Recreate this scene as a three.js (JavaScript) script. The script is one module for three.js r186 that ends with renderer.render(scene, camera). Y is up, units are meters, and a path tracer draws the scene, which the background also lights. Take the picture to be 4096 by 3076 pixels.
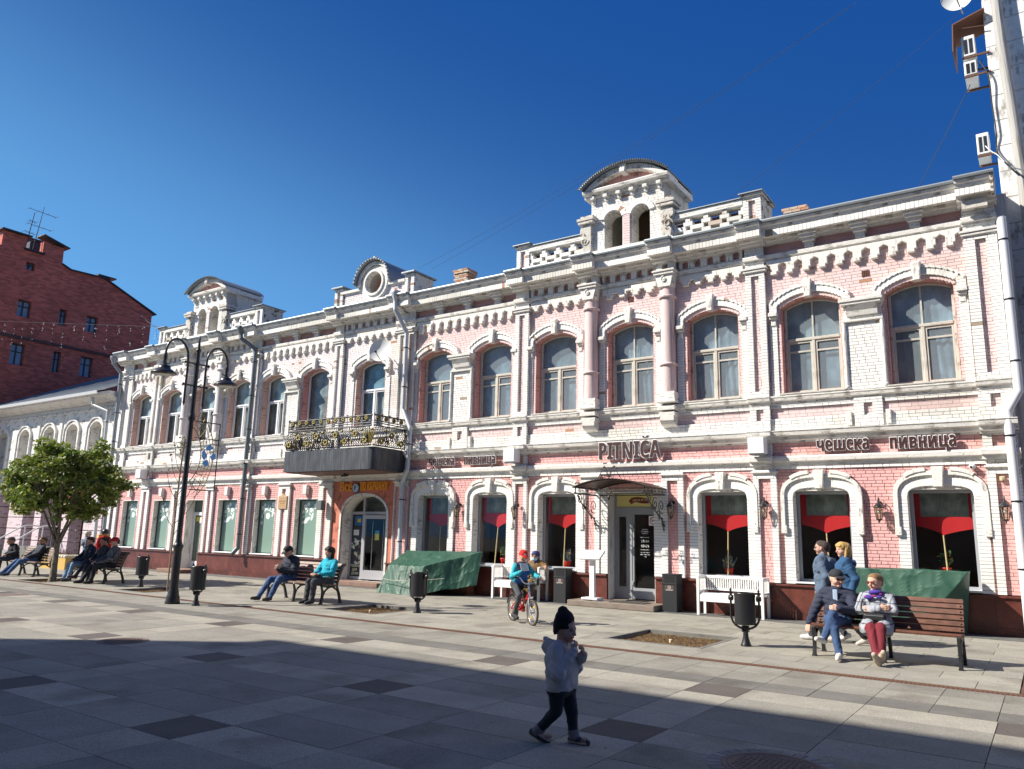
import * as THREE from 'three';
import { mergeGeometries } from 'three/addons/utils/BufferGeometryUtils.js';
import { RoundedBoxGeometry } from 'three/addons/geometries/RoundedBoxGeometry.js';
import { TextGeometry } from 'three/addons/geometries/TextGeometry.js';
import { FontLoader } from 'three/addons/loaders/FontLoader.js';

// ---------------------------------------------------------------- camera, sky, sun, exposure
const scene = new THREE.Scene();
const camera = new THREE.PerspectiveCamera(53.07, 1024 / 769, 0.05, 600);
camera.position.set(0, 1.65, 17.75);
camera.quaternion.setFromRotationMatrix(new THREE.Matrix4().makeBasis(
  new THREE.Vector3(0.82464794, 0.02365005, -0.56515171),
  new THREE.Vector3(0.08953599, 0.9810716, 0.17170269),
  new THREE.Vector3(0.55851507, -0.19219568, 0.80692115)));
camera.updateMatrixWorld(true);
const renderer = new THREE.WebGLRenderer({ antialias: true });
renderer.toneMapping = THREE.LinearToneMapping;
renderer.toneMappingExposure = 1.65;
renderer.shadowMap.enabled = true;

const sunDir = new THREE.Vector3(-0.95, 1, 0.775).normalize();
{ // clear spring sky: deep blue overhead, paler towards the horizon and towards the sun
  const W = 512, H = 256, d = new Float32Array(W * H * 4);
  for (let j = 0; j < H; j++) for (let i = 0; i < W; i++) {
    const el = ((j + 0.5) / H - 0.5) * Math.PI, az = ((i + 0.5) / W - 0.5) * 2 * Math.PI;
    const v = new THREE.Vector3(Math.cos(el) * Math.cos(az), Math.sin(el), Math.cos(el) * Math.sin(az));
    const s = Math.max(-1, Math.min(1, v.dot(sunDir))), e = Math.max(0, v.y);
    const w = 1 / (1 + Math.exp(-(3.64 - 13.7 * e + 3.93 * s))), h = 0.35 * Math.exp((s - 1) * 16);   // paler towards the horizon and the sun
    const o = (j * W + i) * 4, k = (lo, hi) => (lo + (hi - lo) * w) / 1.65 + h;
    d[o] = k(0.009, 0.16); d[o + 1] = k(0.078, 0.45); d[o + 2] = k(0.33, 0.88); d[o + 3] = 1;
  }
  const sky = new THREE.DataTexture(d, W, H, THREE.RGBAFormat, THREE.FloatType);
  sky.mapping = THREE.EquirectangularReflectionMapping; sky.magFilter = THREE.LinearFilter; sky.needsUpdate = true;
  scene.background = sky; scene.environment = sky;
}
const sun = new THREE.DirectionalLight(new THREE.Color(1, 0.93, 0.82), 5);
sun.position.copy(sunDir).multiplyScalar(60).add(new THREE.Vector3(-16, 0, 4)); sun.target.position.set(-16, 0, 4);
sun.castShadow = true; sun.shadow.mapSize.set(4096, 4096);
Object.assign(sun.shadow.camera, { left: -42, right: 42, top: 30, bottom: -30, near: 1, far: 140 });
scene.add(sun, sun.target);

// ---------------------------------------------------------------- helpers
const V = (x, y, z) => new THREE.Vector3(x, y, z), V2 = (x, y) => new THREE.Vector2(x, y);
const PI = Math.PI, R = (a) => a * PI / 180;
let seed = 12345;
const rnd = () => { seed |= 0; seed = seed + 0x6D2B79F5 | 0; let t = Math.imul(seed ^ seed >>> 15, 1 | seed); t = t + Math.imul(t ^ t >>> 7, 61 | t) ^ t; return ((t ^ t >>> 14) >>> 0) / 4294967296; };
const rr = (a, b) => a + (b - a) * rnd();
const pick = (a) => a[Math.floor(rnd() * a.length)];
const col = (r, g, b) => new THREE.Color().setRGB(r, g, b);
const mat = (c, roughness = 0.8, o = {}) => new THREE.MeshStandardMaterial({ color: c.isColor ? c : col(...c), roughness, ...o });
const phys = (c, roughness = 0.8, o = {}) => new THREE.MeshPhysicalMaterial({ color: c.isColor ? c : col(...c), roughness, ...o });
// value noise
function hash2(x, y, s) { let h = Math.imul(x, 374761393) + Math.imul(y, 668265263) + Math.imul(s, 974711); h = Math.imul(h ^ h >>> 13, 1274126177); return ((h ^ h >>> 16) >>> 0) / 4294967296; }
function vnoise(x, y, p, s) { // periodic with period p
  const xi = Math.floor(x), yi = Math.floor(y), fx = x - xi, fy = y - yi, u = fx * fx * (3 - 2 * fx), v = fy * fy * (3 - 2 * fy);
  const m = (a) => ((a % p) + p) % p, a = hash2(m(xi), m(yi), s), b = hash2(m(xi + 1), m(yi), s), c = hash2(m(xi), m(yi + 1), s), d = hash2(m(xi + 1), m(yi + 1), s);
  return a + (b - a) * u + (c - a) * v + (a - b - c + d) * u * v;
}
const fbm = (u, v, p, s, oct = 4) => { let a = 0, w = 0.5, t = 0; for (let i = 0; i < oct; i++) { a += w * vnoise(u * p, v * p, p, s + i); t += w; w *= 0.55; p *= 2; } return a / t; };
function tex(n, fn, srgb = true, rx = 1, ry = 1) { // fn(u,v) -> [r,g,b] 0..1
  const d = new Uint8Array(n * n * 4);
  for (let j = 0; j < n; j++) for (let i = 0; i < n; i++) { const c = fn((i + 0.5) / n, (j + 0.5) / n), o = (j * n + i) * 4; d[o] = 255 * Math.min(1, Math.max(0, c[0])); d[o + 1] = 255 * Math.min(1, Math.max(0, c[1])); d[o + 2] = 255 * Math.min(1, Math.max(0, c[2])); d[o + 3] = 255; }
  const t = new THREE.DataTexture(d, n, n); t.wrapS = t.wrapT = THREE.RepeatWrapping; t.magFilter = THREE.LinearFilter; t.minFilter = THREE.LinearMipmapLinearFilter; t.generateMipmaps = true;
  if (srgb) t.colorSpace = THREE.SRGBColorSpace; t.repeat.set(rx, ry); t.needsUpdate = true; return t;
}
function canvasTex(w, h, draw) { const c = document.createElement('canvas'); c.width = w; c.height = h; draw(c.getContext('2d'), w, h); const t = new THREE.CanvasTexture(c); t.colorSpace = THREE.SRGBColorSpace; return t; }
const grey = (v) => [v, v, v];

// geometry helpers
const bx = (w, h, d, x = 0, y = 0, z = 0, ry = 0, rx = 0, rz = 0) => { const g = new THREE.BoxGeometry(w, h, d); if (rx) g.rotateX(rx); if (rz) g.rotateZ(rz); if (ry) g.rotateY(ry); return g.translate(x, y, z); };
const bb = (x0, x1, y0, y1, z0, z1) => bx(x1 - x0, y1 - y0, z1 - z0, (x0 + x1) / 2, (y0 + y1) / 2, (z0 + z1) / 2);
const rbx = (w, h, d, x = 0, y = 0, z = 0, r = 0.01, seg = 2) => new RoundedBoxGeometry(w, h, d, seg, Math.min(r, w / 2.1, h / 2.1, d / 2.1)).translate(x, y, z);
const cyl = (r0, r1, h, x = 0, y = 0, z = 0, n = 20, open = false) => new THREE.CylinderGeometry(r1, r0, h, n, 1, open).translate(x, y + h / 2, z);   // r0 bottom, r1 top, y = foot
const sph = (r, x, y, z, sx = 1, sy = 1, sz = 1, n = 14) => new THREE.SphereGeometry(r, n, Math.round(n * 0.7)).scale(sx, sy, sz).translate(x, y, z);
const rod = (a, b, r0, r1 = r0, n = 8) => { const d = b.clone().sub(a), L = d.length(); const g = new THREE.CylinderGeometry(r1, r0, L, n).translate(0, L / 2, 0); return g.applyQuaternion(new THREE.Quaternion().setFromUnitVectors(V(0, 1, 0), d.normalize())).translate(a.x, a.y, a.z); };
const tube = (pts, r, n = 8, seg = 0, closed = false) => new THREE.TubeGeometry(new THREE.CatmullRomCurve3(pts, closed, 'centripetal'), seg || pts.length * 6, r, n, closed);
const lathe = (pts, x = 0, y = 0, z = 0, n = 24) => new THREE.LatheGeometry(pts.map(([r, h]) => V2(r, h)), n).translate(x, y, z);
const merge = (l) => { l = l.filter(Boolean).map((g) => { const q = g.index ? g.toNonIndexed() : g; for (const k of Object.keys(q.attributes)) if (!['position', 'normal', 'uv', 'color'].includes(k)) q.deleteAttribute(k); if (!q.attributes.uv) q.setAttribute('uv', new THREE.BufferAttribute(new Float32Array(q.attributes.position.count * 2), 2)); return q; }); return l.length === 1 ? l[0] : mergeGeometries(l); };
const poly = (pts, holes = []) => { const s = new THREE.Shape(pts.map((p) => V2(p[0], p[1]))); for (const h of holes) s.holes.push(new THREE.Path(h.map((p) => V2(p[0], p[1])))); return s; };
const ext = (shape, d, z = 0, bevel = 0, cs = 8) => new THREE.ExtrudeGeometry(shape, { depth: d - 2 * bevel, bevelEnabled: bevel > 0, bevelSize: bevel, bevelThickness: bevel, bevelOffset: -bevel, bevelSegments: 1, curveSegments: cs, steps: 1 }).translate(0, 0, z + bevel);
// a moulding: profile [[z,y]...] swept along x
function fixWinding(g) { const i = g.index; if (i) { for (let k = 0; k < i.count; k += 3) { const a = i.getX(k); i.setX(k, i.getX(k + 2)); i.setX(k + 2, a); } } else for (const n of Object.keys(g.attributes)) { const at = g.attributes[n], s = at.itemSize; for (let k = 0; k < at.count; k += 3) for (let c = 0; c < s; c++) { const t = at.array[k * s + c]; at.array[k * s + c] = at.array[(k + 2) * s + c]; at.array[(k + 2) * s + c] = t; } } return g; }
const mould = (prof, x0, x1) => { // ExtrudeGeometry along z, turned so that its z becomes x and its x becomes z
  const g = ext(poly(prof), x1 - x0); g.applyMatrix4(new THREE.Matrix4().set(0, 0, 1, x0, 0, 1, 0, 0, 1, 0, 0, 0, 0, 0, 0, 1)); return fixWinding(g); };
const arcPts = (cx, cy, r, a0, a1, n) => Array.from({ length: n + 1 }, (_, i) => { const a = a0 + (a1 - a0) * i / n; return [cx + r * Math.cos(a), cy + r * Math.sin(a)]; });
const spiral = (cx, cy, r0, turns, a0, dir = 1, n = 26) => Array.from({ length: n }, (_, i) => { const t = i / (n - 1), a = a0 + dir * turns * 2 * PI * t, r = r0 * (1 - 0.86 * t); return [cx + r * Math.cos(a), cy + r * Math.sin(a)]; });

// scene bookkeeping
const names = {};
const numbered = (n) => { const k = names[n] = (names[n] ?? -1) + 1; return k ? `${n}_${String(k).padStart(3, '0')}` : n; };
function part(parent, name, geo, m, label) { const o = new THREE.Mesh(Array.isArray(geo) ? merge(geo) : geo, m); o.name = name; o.castShadow = o.receiveShadow = true; if (label) o.userData.label = label; parent.add(o); return o; }
function group(parent, name, x = 0, y = 0, z = 0) { const g = new THREE.Group(); g.name = name; g.position.set(x, y, z); parent.add(g); return g; }
function thing(name, label, category, pos = [0, 0, 0], turn = 0, grp) { const g = new THREE.Group(); g.name = numbered(name); g.position.set(...pos); g.rotation.y = turn; g.userData = { label, category }; if (grp) g.userData.group = grp; scene.add(g); return g; }
function solo(name, label, category, geo, m, grp) { const o = part(scene, numbered(name), geo, m); o.userData = { label, category }; if (grp) o.userData.group = grp; return o; }
function struct(name, geo, m) { const o = part(scene, name, geo, m); o.userData.kind = 'structure'; return o; }
function dup(o, pos, turn, label) { const c = o.clone(); c.name = numbered(o.name.replace(/_\d{3}$/, '')); c.userData = { ...o.userData }; if (label) c.userData.label = label; scene.add(c); c.position.set(...pos); c.rotation.y = turn; return c; }
const planarUV = (g, s = 1, ax = 0, ay = 2) => { const p = g.attributes.position, u = new Float32Array(p.count * 2); for (let i = 0; i < p.count; i++) { u[2 * i] = p.array[3 * i + ax] * s; u[2 * i + 1] = p.array[3 * i + ay] * s; } g.setAttribute('uv', new THREE.BufferAttribute(u, 2)); return g; };
// uv in metres by the dominant axis of the face normal
const boxUV = (g, s = 1) => { if (g.index) g = g.toNonIndexed(); const p = g.attributes.position.array, n = g.attributes.normal.array, c = g.attributes.position.count, u = new Float32Array(c * 2); for (let i = 0; i < c; i++) { const ax = Math.abs(n[3 * i]), ay = Math.abs(n[3 * i + 1]), az = Math.abs(n[3 * i + 2]); const [a, b] = ay >= ax && ay >= az ? [0, 2] : ax >= az ? [2, 1] : [0, 1]; u[2 * i] = p[3 * i + a] * s; u[2 * i + 1] = p[3 * i + b] * s; } g.setAttribute('uv', new THREE.BufferAttribute(u, 2)); return g; };
const tint = (g, r, gg, b) => { const n = g.attributes.position.count, a = new Float32Array(n * 3); for (let i = 0; i < n; i++) { a[3 * i] = r; a[3 * i + 1] = gg; a[3 * i + 2] = b; } g.setAttribute('color', new THREE.BufferAttribute(a, 3)); return g; };
const font = await new FontLoader().loadAsync('fonts/droid/droid_sans_bold.typeface.json');
const fontR = await new FontLoader().loadAsync('fonts/droid/droid_sans_regular.typeface.json');
const text = (s, size, depth, f = font, bevel = 0) => new TextGeometry(s, { font: f, size, depth, curveSegments: 4, bevelEnabled: bevel > 0, bevelSize: bevel, bevelThickness: 0.002, bevelSegments: 1 });
const wOf = (g) => { g.computeBoundingBox(); return g.boundingBox.max.x - g.boundingBox.min.x; };

// ---------------------------------------------------------------- shared materials
const paintBump = tex(256, (u, v) => grey(fbm(u, v, 16, 3, 4)), false);
const dirtTex = tex(512, (u, v) => { const a = fbm(u, v, 6, 21, 5), b = fbm(u, v, 40, 31, 3); const c = fbm(u, v * 0.3, 22, 45, 3), st = Math.max(0, a * 0.6 + c * 0.4 - 0.55) * 1.9; const k = 0.95 + 0.05 * a - 0.12 * Math.max(0, b - 0.60) * 3 - st; return [k, k * (0.995 - st * 0.05), k * (0.985 - st * 0.12)]; });
const flakeTex = tex(512, (u, v) => { const a = fbm(u, v, 7, 401, 5), b = fbm(u, v, 30, 402, 4), t = a * 0.65 + b * 0.35; if (t > 0.585) { const k = 0.3 + 0.5 * b; return [k * 0.8, k * 0.7, k * 0.58]; } const k = 0.95 - 0.12 * b; return [k, k * 0.99, k * 0.97]; });
const M = {
  flaked: mat([0.72, 0.70, 0.66], 0.92, { map: flakeTex, bumpMap: paintBump, bumpScale: 0.012 }),
  columnWhite: mat([0.78, 0.74, 0.74], 0.85, { map: dirtTex, bumpMap: paintBump, bumpScale: 0.004 }),
  revealPale: mat([0.62, 0.43, 0.37], 0.85, { map: dirtTex }),
  white: mat([0.80, 0.79, 0.76], 0.82, { map: dirtTex, bumpMap: paintBump, bumpScale: 0.004 }),
  whiteDirty: mat([0.70, 0.685, 0.645], 0.88, { map: dirtTex, bumpMap: paintBump, bumpScale: 0.008 }),
  pinkUp: mat([0.76, 0.60, 0.59], 0.85, { map: dirtTex, bumpMap: paintBump, bumpScale: 0.004 }),
  reveal: mat([0.62, 0.335, 0.31], 0.85, { map: dirtTex, bumpMap: paintBump, bumpScale: 0.003 }),
  salmon: mat([0.78, 0.36, 0.32], 0.8, { map: dirtTex }),
  brick: mat([1, 1, 1], 0.84, { bumpMap: paintBump, bumpScale: 0.003 }),
  mortarLow: mat([0.30, 0.22, 0.20], 0.95),
  mortarUp: mat([0.46, 0.39, 0.37], 0.95),
  mortarWhite: mat([0.40, 0.38, 0.36], 0.95),
  black: mat([0.012, 0.012, 0.014], 0.45, { metalness: 0.3 }),
  iron: phys([0.018, 0.018, 0.02], 0.38, { metalness: 0.2, clearcoat: 0.4, clearcoatRoughness: 0.3 }),
  chrome: mat([0.6, 0.6, 0.62], 0.25, { metalness: 1 }),
  greyMetal: mat([0.26, 0.29, 0.31], 0.5, { metalness: 0.5 }),
  zinc: mat([0.42, 0.44, 0.46], 0.45, { metalness: 0.6 }),
  whitePipe: mat([0.74, 0.75, 0.76], 0.5),
  glass: phys([0.92, 0.96, 0.95], 0.03, { transmission: 1, thickness: 0, ior: 1.5 }),
  glassDustySky: phys([0.66, 0.78, 0.86], 0.12, { transmission: 0.80, thickness: 0, ior: 1.5 }),  // dust film, with reflected sky put into the bluish colour
  wood: mat([0.60, 0.58, 0.52], 0.75, { map: dirtTex }),
  pvc: mat([0.80, 0.81, 0.82], 0.4),
  greyFrame: mat([0.30, 0.32, 0.35], 0.45),
  dark: mat([0.012, 0.013, 0.016], 0.9),
  room: mat([0.20, 0.145, 0.105], 0.9),
};
// ================================================================ the ground
const pits = [[-6.26, -4.67, 4.05, 5.72], [-13.05, -11.6, 4.3, 5.83], [-20.45, -19.15, 4.9, 6.3], [-25.6, -24.1, 5.3, 6.55]];
const manholes = [[-1.86, 11.52, 0.33], [-11.3, 11.24, 0.3]];
const granite = tex(2048, (u, v) => { // four metres across: crystals, cloudy tone, old stains
  const a = vnoise(u * 700, v * 700, 700, 5), b = fbm(u, v, 9, 9, 4), s = hash2(Math.floor(u * 1400), Math.floor(v * 1400), 4), q = fbm(u, v, 5, 19, 5), st = Math.max(0, q - 0.62) * 0.55, sp = vnoise(u * 40, v * 40, 40, 23) > 0.97 ? 0.12 : 0;
  const k = 0.80 + 0.20 * (a - 0.5) + 0.16 * (b - 0.5) + (s > 0.88 ? 0.10 : 0) - (s < 0.14 ? 0.17 : 0) - st - sp; return [k, k * (0.99 - st * 0.1), k * (0.97 - st * 0.2)]; }, true);
const graniteBump = tex(512, (u, v) => grey(fbm(u, v, 120, 15, 3)), false);
const ribBump = tex(64, (u, v) => grey(Math.sin(v * PI * 16) > 0 ? 1 : 0.1), false);
const M2 = {
  slab: mat([1, 1, 1], 0.85, { map: granite, vertexColors: true, bumpMap: graniteBump, bumpScale: 0.002 }),
  slabRib: mat([1, 1, 1], 0.85, { map: granite, vertexColors: true, bumpMap: ribBump, bumpScale: 0.006 }),
  bed: mat([0.11, 0.105, 0.10], 0.95),
  strip: mat([0.21, 0.215, 0.215], 0.92, { map: granite, bumpMap: graniteBump, bumpScale: 0.003 }),
  soil: mat([0.16, 0.105, 0.05], 1, { map: tex(256, (u, v) => { const k = 0.55 + 0.9 * (fbm(u, v, 24, 77, 4) - 0.3); return [k, k * 0.93, k * 0.85]; }) }),
  kerb: mat([0.30, 0.30, 0.29], 0.9, { map: granite }),
  cast: mat([0.17, 0.125, 0.11], 0.75, { metalness: 0.25 }),
  rust: mat([0.15, 0.075, 0.05], 0.8, { metalness: 0.2 }),
};
{ // far ground: asphalt out to the horizon, with the near paving laid on it
  const s = poly([[-300, -300], [300, -300], [300, 300], [-300, 300]], pits.map(([a, b, c, d]) => [[a - 0.01, -d - 0.01], [b + 0.01, -d - 0.01], [b + 0.01, -c + 0.01], [a - 0.01, -c + 0.01]]));
  struct('ground', new THREE.ShapeGeometry(s).rotateX(-PI / 2).translate(0, -0.012, 0), M2.bed);
}
const pavement = new THREE.Group(); pavement.name = 'pavement'; pavement.userData.kind = 'structure'; scene.add(pavement);
{
  const slabs = [];
  const cut = (r, list) => { // r minus pits
    let out = [r];
    for (const [a, b, c, d] of list) { const nx = []; for (const q of out) { if (q.x1 <= a || q.x0 >= b || q.z1 <= c || q.z0 >= d) { nx.push(q); continue; }
      const A = Math.max(a, q.x0), B = Math.min(b, q.x1), push = (x0, x1, z0, z1) => { if (x1 - x0 > 0.02 && z1 - z0 > 0.02) nx.push({ ...q, x0, x1, z0, z1 }); };
      push(q.x0, a, q.z0, q.z1); push(b, q.x1, q.z0, q.z1); push(A, B, q.z0, c); push(A, B, d, q.z1); } out = nx; }
    return out;
  };
  const holes = pits.map(([a, b, c, d]) => [a - 0.07, b + 0.07, c - 0.07, d + 0.07]);
  const add = (x0, x1, z0, z1, c, rib = false) => { const j = 1 + rr(-0.07, 0.07); for (const q of cut({ x0: x0 + 0.004, x1: x1 - 0.004, z0: z0 + 0.004, z1: z1 - 0.004, c: [c[0] * j, c[1] * j, c[2] * j], rib, y: rr(-0.0012, 0.0012) }, holes)) slabs.push(q); };
  const light = [0.50, 0.48, 0.42], mid = [0.41, 0.40, 0.36], dk = [0.165, 0.142, 0.135], side = [0.455, 0.442, 0.39], side2 = [0.485, 0.468, 0.41], rib = [0.25, 0.245, 0.23];
  const S = 0.59, P = 2.96;
  for (let k = -1; k < 18; k++) for (let r = 0; r < 4; r++) { // street: dark accents every five slabs, every fourth row
    const z0 = 8.57 + (k * 4 + r) * S; if (z0 < 8.5 || z0 > 21.3) continue;
    for (let i = -16; i < 4; i++) { const xb = -3.53 + i * P;
      if (r === 0) { add(xb, xb + S, z0, z0 + S, dk); add(xb + S, xb + P / 2 + S / 2, z0, z0 + S, light); add(xb + P / 2 + S / 2, xb + P, z0, z0 + S, light); }
      else { add(xb, xb + S, z0, z0 + S, light); const w = (P - S) / 2; for (let q = 0; q < 2; q++) add(xb + S + q * w, xb + S + (q + 1) * w, z0, z0 + S, rnd() < 0.5 ? mid : [0.38, 0.37, 0.335]); }
    }
  }
  for (let i = -85; i < 14; i++) { const xb = -3.53 + i * S;
    add(xb, xb + S, 8.06, 8.56, rib, true);
    add(xb, xb + S, 6.90, 7.47, mid); add(xb, xb + S, 7.47, 8.05, mid);
  }
  for (let r = 0; r < 10; r++) for (let i = -62; i < 6; i++) { const w = 0.885, xb = -0.45 + i * w + (r % 2 ? 0.44 : 0), z0 = 0.76 + r * 0.59; if (xb > -0.45) continue; add(xb, Math.min(xb + w, -0.45), z0, Math.min(z0 + S, 6.70), rnd() < 0.5 ? side : side2); }
  for (let r = 0; r < 10; r++) for (let i = 0; i < 5; i++) add(-0.44 + i * 0.9, -0.44 + (i + 1) * 0.9, 0.76 + r * 0.59, Math.min(0.76 + (r + 1) * 0.59, 6.70), [0.24, 0.105, 0.065]);
  const ndc = V(0, 0, 0);
  for (const q of slabs) { const cx = (q.x0 + q.x1) / 2, cz = (q.z0 + q.z1) / 2; ndc.set(cx, 0, cz).project(camera); const d = Math.hypot(cx, cz - 17.75); q.a = (Math.abs(ndc.x) < 1.05 && Math.abs(ndc.y) < 1.08 && ndc.z < 1) ? (q.x1 - q.x0) * (q.z1 - q.z0) / (d * d * d) : 0; }
  slabs.sort((a, b) => b.a - a.a);
  const geo = (q) => { const t = 0.05; const g = bb(q.x0, q.x1, -t, q.y, q.z0, q.z1); const ou = Math.floor(rnd() * 50) * 0.337; const G = boxUV(g, 0.25), u = G.attributes.uv.array; for (let i = 0; i < u.length; i += 2) { u[i] = u[i] + ou; u[i + 1] += ou * 0.7; } return tint(G, ...q.c); };
  const restA = [], restB = [];
  slabs.forEach((q, i) => { if (i < 300 && !q.rib && q.a > 0) part(pavement, 'paving_slab', geo(q), M2.slab); else if (i < 300 && q.rib) part(pavement, 'tactile_slab', geo(q), M2.slabRib); else (q.rib ? restB : restA).push(geo(q)); });
  part(pavement, 'paving_slabs', restA, M2.slab).userData.kind = 'stuff';
  part(pavement, 'tactile_slabs', restB, M2.slabRib).userData.kind = 'stuff';
  part(pavement, 'concrete_apron', [bb(-46, 5, -0.04, 0.006, 0.02, 0.755)], M2.strip);
  boxUV(pavement.children[pavement.children.length - 1].geometry);
}
{ // slot drain: metre-long cast gratings end to end
  const proto = [], z0 = 6.705, z1 = 6.895, zm = 6.80;
  const L = 1.0; proto.push(bb(0.003, L - 0.003, -0.03, 0.003, z0, z0 + 0.022), bb(0.003, L - 0.003, -0.03, 0.003, z1 - 0.022, z1), bb(0.003, L - 0.003, -0.03, 0.002, zm - 0.008, zm + 0.008));
  for (let k = 0; k < 20; k++) { proto.push(bx(0.02, 0.03, 0.08, k * 0.05 + 0.02, -0.014, zm - 0.043, 0.5), bx(0.02, 0.03, 0.08, k * 0.05 + 0.02, -0.014, zm + 0.043, -0.5)); }
  const g0 = merge(proto);
  for (let i = -34; i < 3; i++) { const o = solo('drain_grating', 'one metre long rusty cast iron grating set in the pavement drain line', 'grating', g0, M2.rust, 'gratings of the pavement drain line'); o.position.x = i * L + 0.4; o.position.y = 0.001 * ((i * 7) % 3 - 1); }
}
// tree pits
const pitLabels = ['square tree pit of dry soil nearest the brown slat bench, without a tree', 'empty square tree pit beside the bench with the turquoise jacket', 'tree pit holding the thin bare sapling', 'tree pit holding the leafy green tree'];
const bladeGeo = (() => { const g = new THREE.BufferGeometry(); g.setAttribute('position', new THREE.Float32BufferAttribute([-0.004, 0, 0, 0.004, 0, 0, 0.012, 0.05, 0.01], 3)); g.computeVertexNormals(); return g; })();
const strawMat = mat([0.24, 0.16, 0.06], 0.95);
pits.forEach(([a, b, c, d], i) => {
  const t = thing('tree_pit', pitLabels[i], 'tree pit', [(a + b) / 2, 0, (c + d) / 2], 0, 'square tree pits in the pavement');
  const w = (b - a) / 2, h = (d - c) / 2, k = 0.065;
  for (const [x0, x1, z0, z1] of [[-w - k, w + k, -h - k, -h], [-w - k, w + k, h, h + k], [-w - k, -w, -h, h], [w, w + k, -h, h]]) part(t, 'kerb', boxUV(bb(x0, x1, -0.18, 0.004, z0, z1)), M2.kerb);
  const g = new THREE.PlaneGeometry(2 * w, 2 * h, 40, 40).rotateX(-PI / 2), p = g.attributes.position;
  for (let q = 0; q < p.count; q++) { const x = p.getX(q), z = p.getZ(q); p.setY(q, -0.085 + 0.05 * fbm(x * 0.31 + 5 + i, z * 0.31 + 7, 16, 50 + i, 4)); }
  g.computeVertexNormals(); part(t, 'soil', planarUV(g, 0.9), M2.soil);
  const im = new THREE.InstancedMesh(bladeGeo, strawMat, 1400), m = new THREE.Matrix4(), e = new THREE.Euler(), qn = new THREE.Quaternion();
  for (let q = 0; q < 1400; q++) { e.set(rr(-1.3, 1.3), rr(0, 6.3), rr(-1.3, 1.3)); qn.setFromEuler(e); const s = rr(0.4, 1.3); m.compose(V(rr(-w, w) * 0.97, -0.06, rr(-h, h) * 0.97), qn, V(s, s, s)); im.setMatrixAt(q, m); const v = rr(0.6, 1.4); im.setColorAt(q, col(v, v * rr(0.85, 1), v * 0.8)); }
  im.name = 'dry_grass'; im.userData.kind = 'stuff'; t.add(im);
  if (i === 0 || i === 1) part(t, 'stump', [lathe([[0.0, 0.02], [0.028, 0.02], [0.03, 0], [0.034, -0.06]], 0.02, -0.03, 0.1, 9)], mat([0.55, 0.45, 0.30], 0.9));
});
// manhole covers
manholes.forEach(([x, z, r], i) => {
  const t = thing('manhole_cover', i ? 'iron manhole cover at the edge of the shadow on the street' : 'large round iron manhole cover ringed with small granite setts', 'manhole', [x, 0, z]);
  part(t, 'rim', lathe([[r + 0.045, 0], [r + 0.045, 0.008], [r + 0.01, 0.008], [r + 0.01, 0.002], [r, 0.002]], 0, 0, 0, 48), M2.cast);
  const g = [cyl(r, r, 0.004, 0, 0.0015, 0, 48)];
  for (let a = -7; a <= 7; a++) for (let b = -7; b <= 7; b++) { const X = a * 0.043, Z = b * 0.043; if (Math.hypot(X, Z) < r - 0.035) g.push(bx(0.027, 0.006, 0.027, X, 0.007, Z, (a + b) % 2 ? 0 : PI / 4)); }
  g.push(lathe([[r - 0.02, 0.004], [r - 0.02, 0.009], [r - 0.005, 0.009], [r - 0.005, 0.004]], 0, 0, 0, 48));
  part(t, 'lid', g, M2.cast);
  if (!i) { const n = 30; for (let k = 0; k < n; k++) { const a0 = k / n * 2 * PI + 0.012, a1 = (k + 1) / n * 2 * PI - 0.012, r0 = r + 0.052, r1 = r + 0.15; part(t, 'granite_sett', tint(planarUV(ext(poly([...arcPts(0, 0, r0, a0, a1, 2), ...arcPts(0, 0, r1, a1, a0, 2)]), 0.006, 0).rotateX(-PI / 2)), ...(grey(rr(0.30, 0.42)))), M2.slab); } }
});
{ const t = thing('utility_cover', 'small flat grey round cover set in the sunlit paving', 'manhole', [-20.3, 0, 8.9]); part(t, 'lid', lathe([[0, 0.006], [0.3, 0.006], [0.31, 0.002], [0.36, 0.002], [0.37, 0]], 0, 0, 0, 36), M2.cast); }
// ================================================================ brick building kit
const PAL = { lowPink: [0.75, 0.42, 0.405], lowWhite: [0.80, 0.795, 0.77], upPink: [0.75, 0.575, 0.565], upWhite: [0.79, 0.78, 0.75], frieze: [0.66, 0.37, 0.345], orange: [0.80, 0.25, 0.14] };
const unitBrick = (() => { const h = 0.5, c = 0.035, g = new THREE.BufferGeometry(); // box with the front arrises knocked off (5 faces, back left open)
  const o = [[-h, -h, h - c], [h, -h, h - c], [h, h, h - c], [-h, h, h - c]], i = [[-h + c * .35, -h + c, h], [h - c * .35, -h + c, h], [h - c * .35, h - c, h], [-h + c * .35, h - c, h]], b = [[-h, -h, -h], [h, -h, -h], [h, h, -h], [-h, h, -h]], p = [], u = [];
  const q = (A, B, C, D) => { for (const v of [A, B, C, A, C, D]) { p.push(...v); u.push(v[0] * 0.4 + 0.5, v[1] * 0.13 + 0.5); } };
  q(...i); for (let k = 0; k < 4; k++) { const n = (k + 1) % 4; q(o[k], o[n], i[n], i[k]); q(b[k], b[n], o[n], o[k]); }
  g.setAttribute('position', new THREE.Float32BufferAttribute(p, 3)); g.setAttribute('uv', new THREE.Float32BufferAttribute(u, 2)); g.computeVertexNormals(); return g; })();
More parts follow.
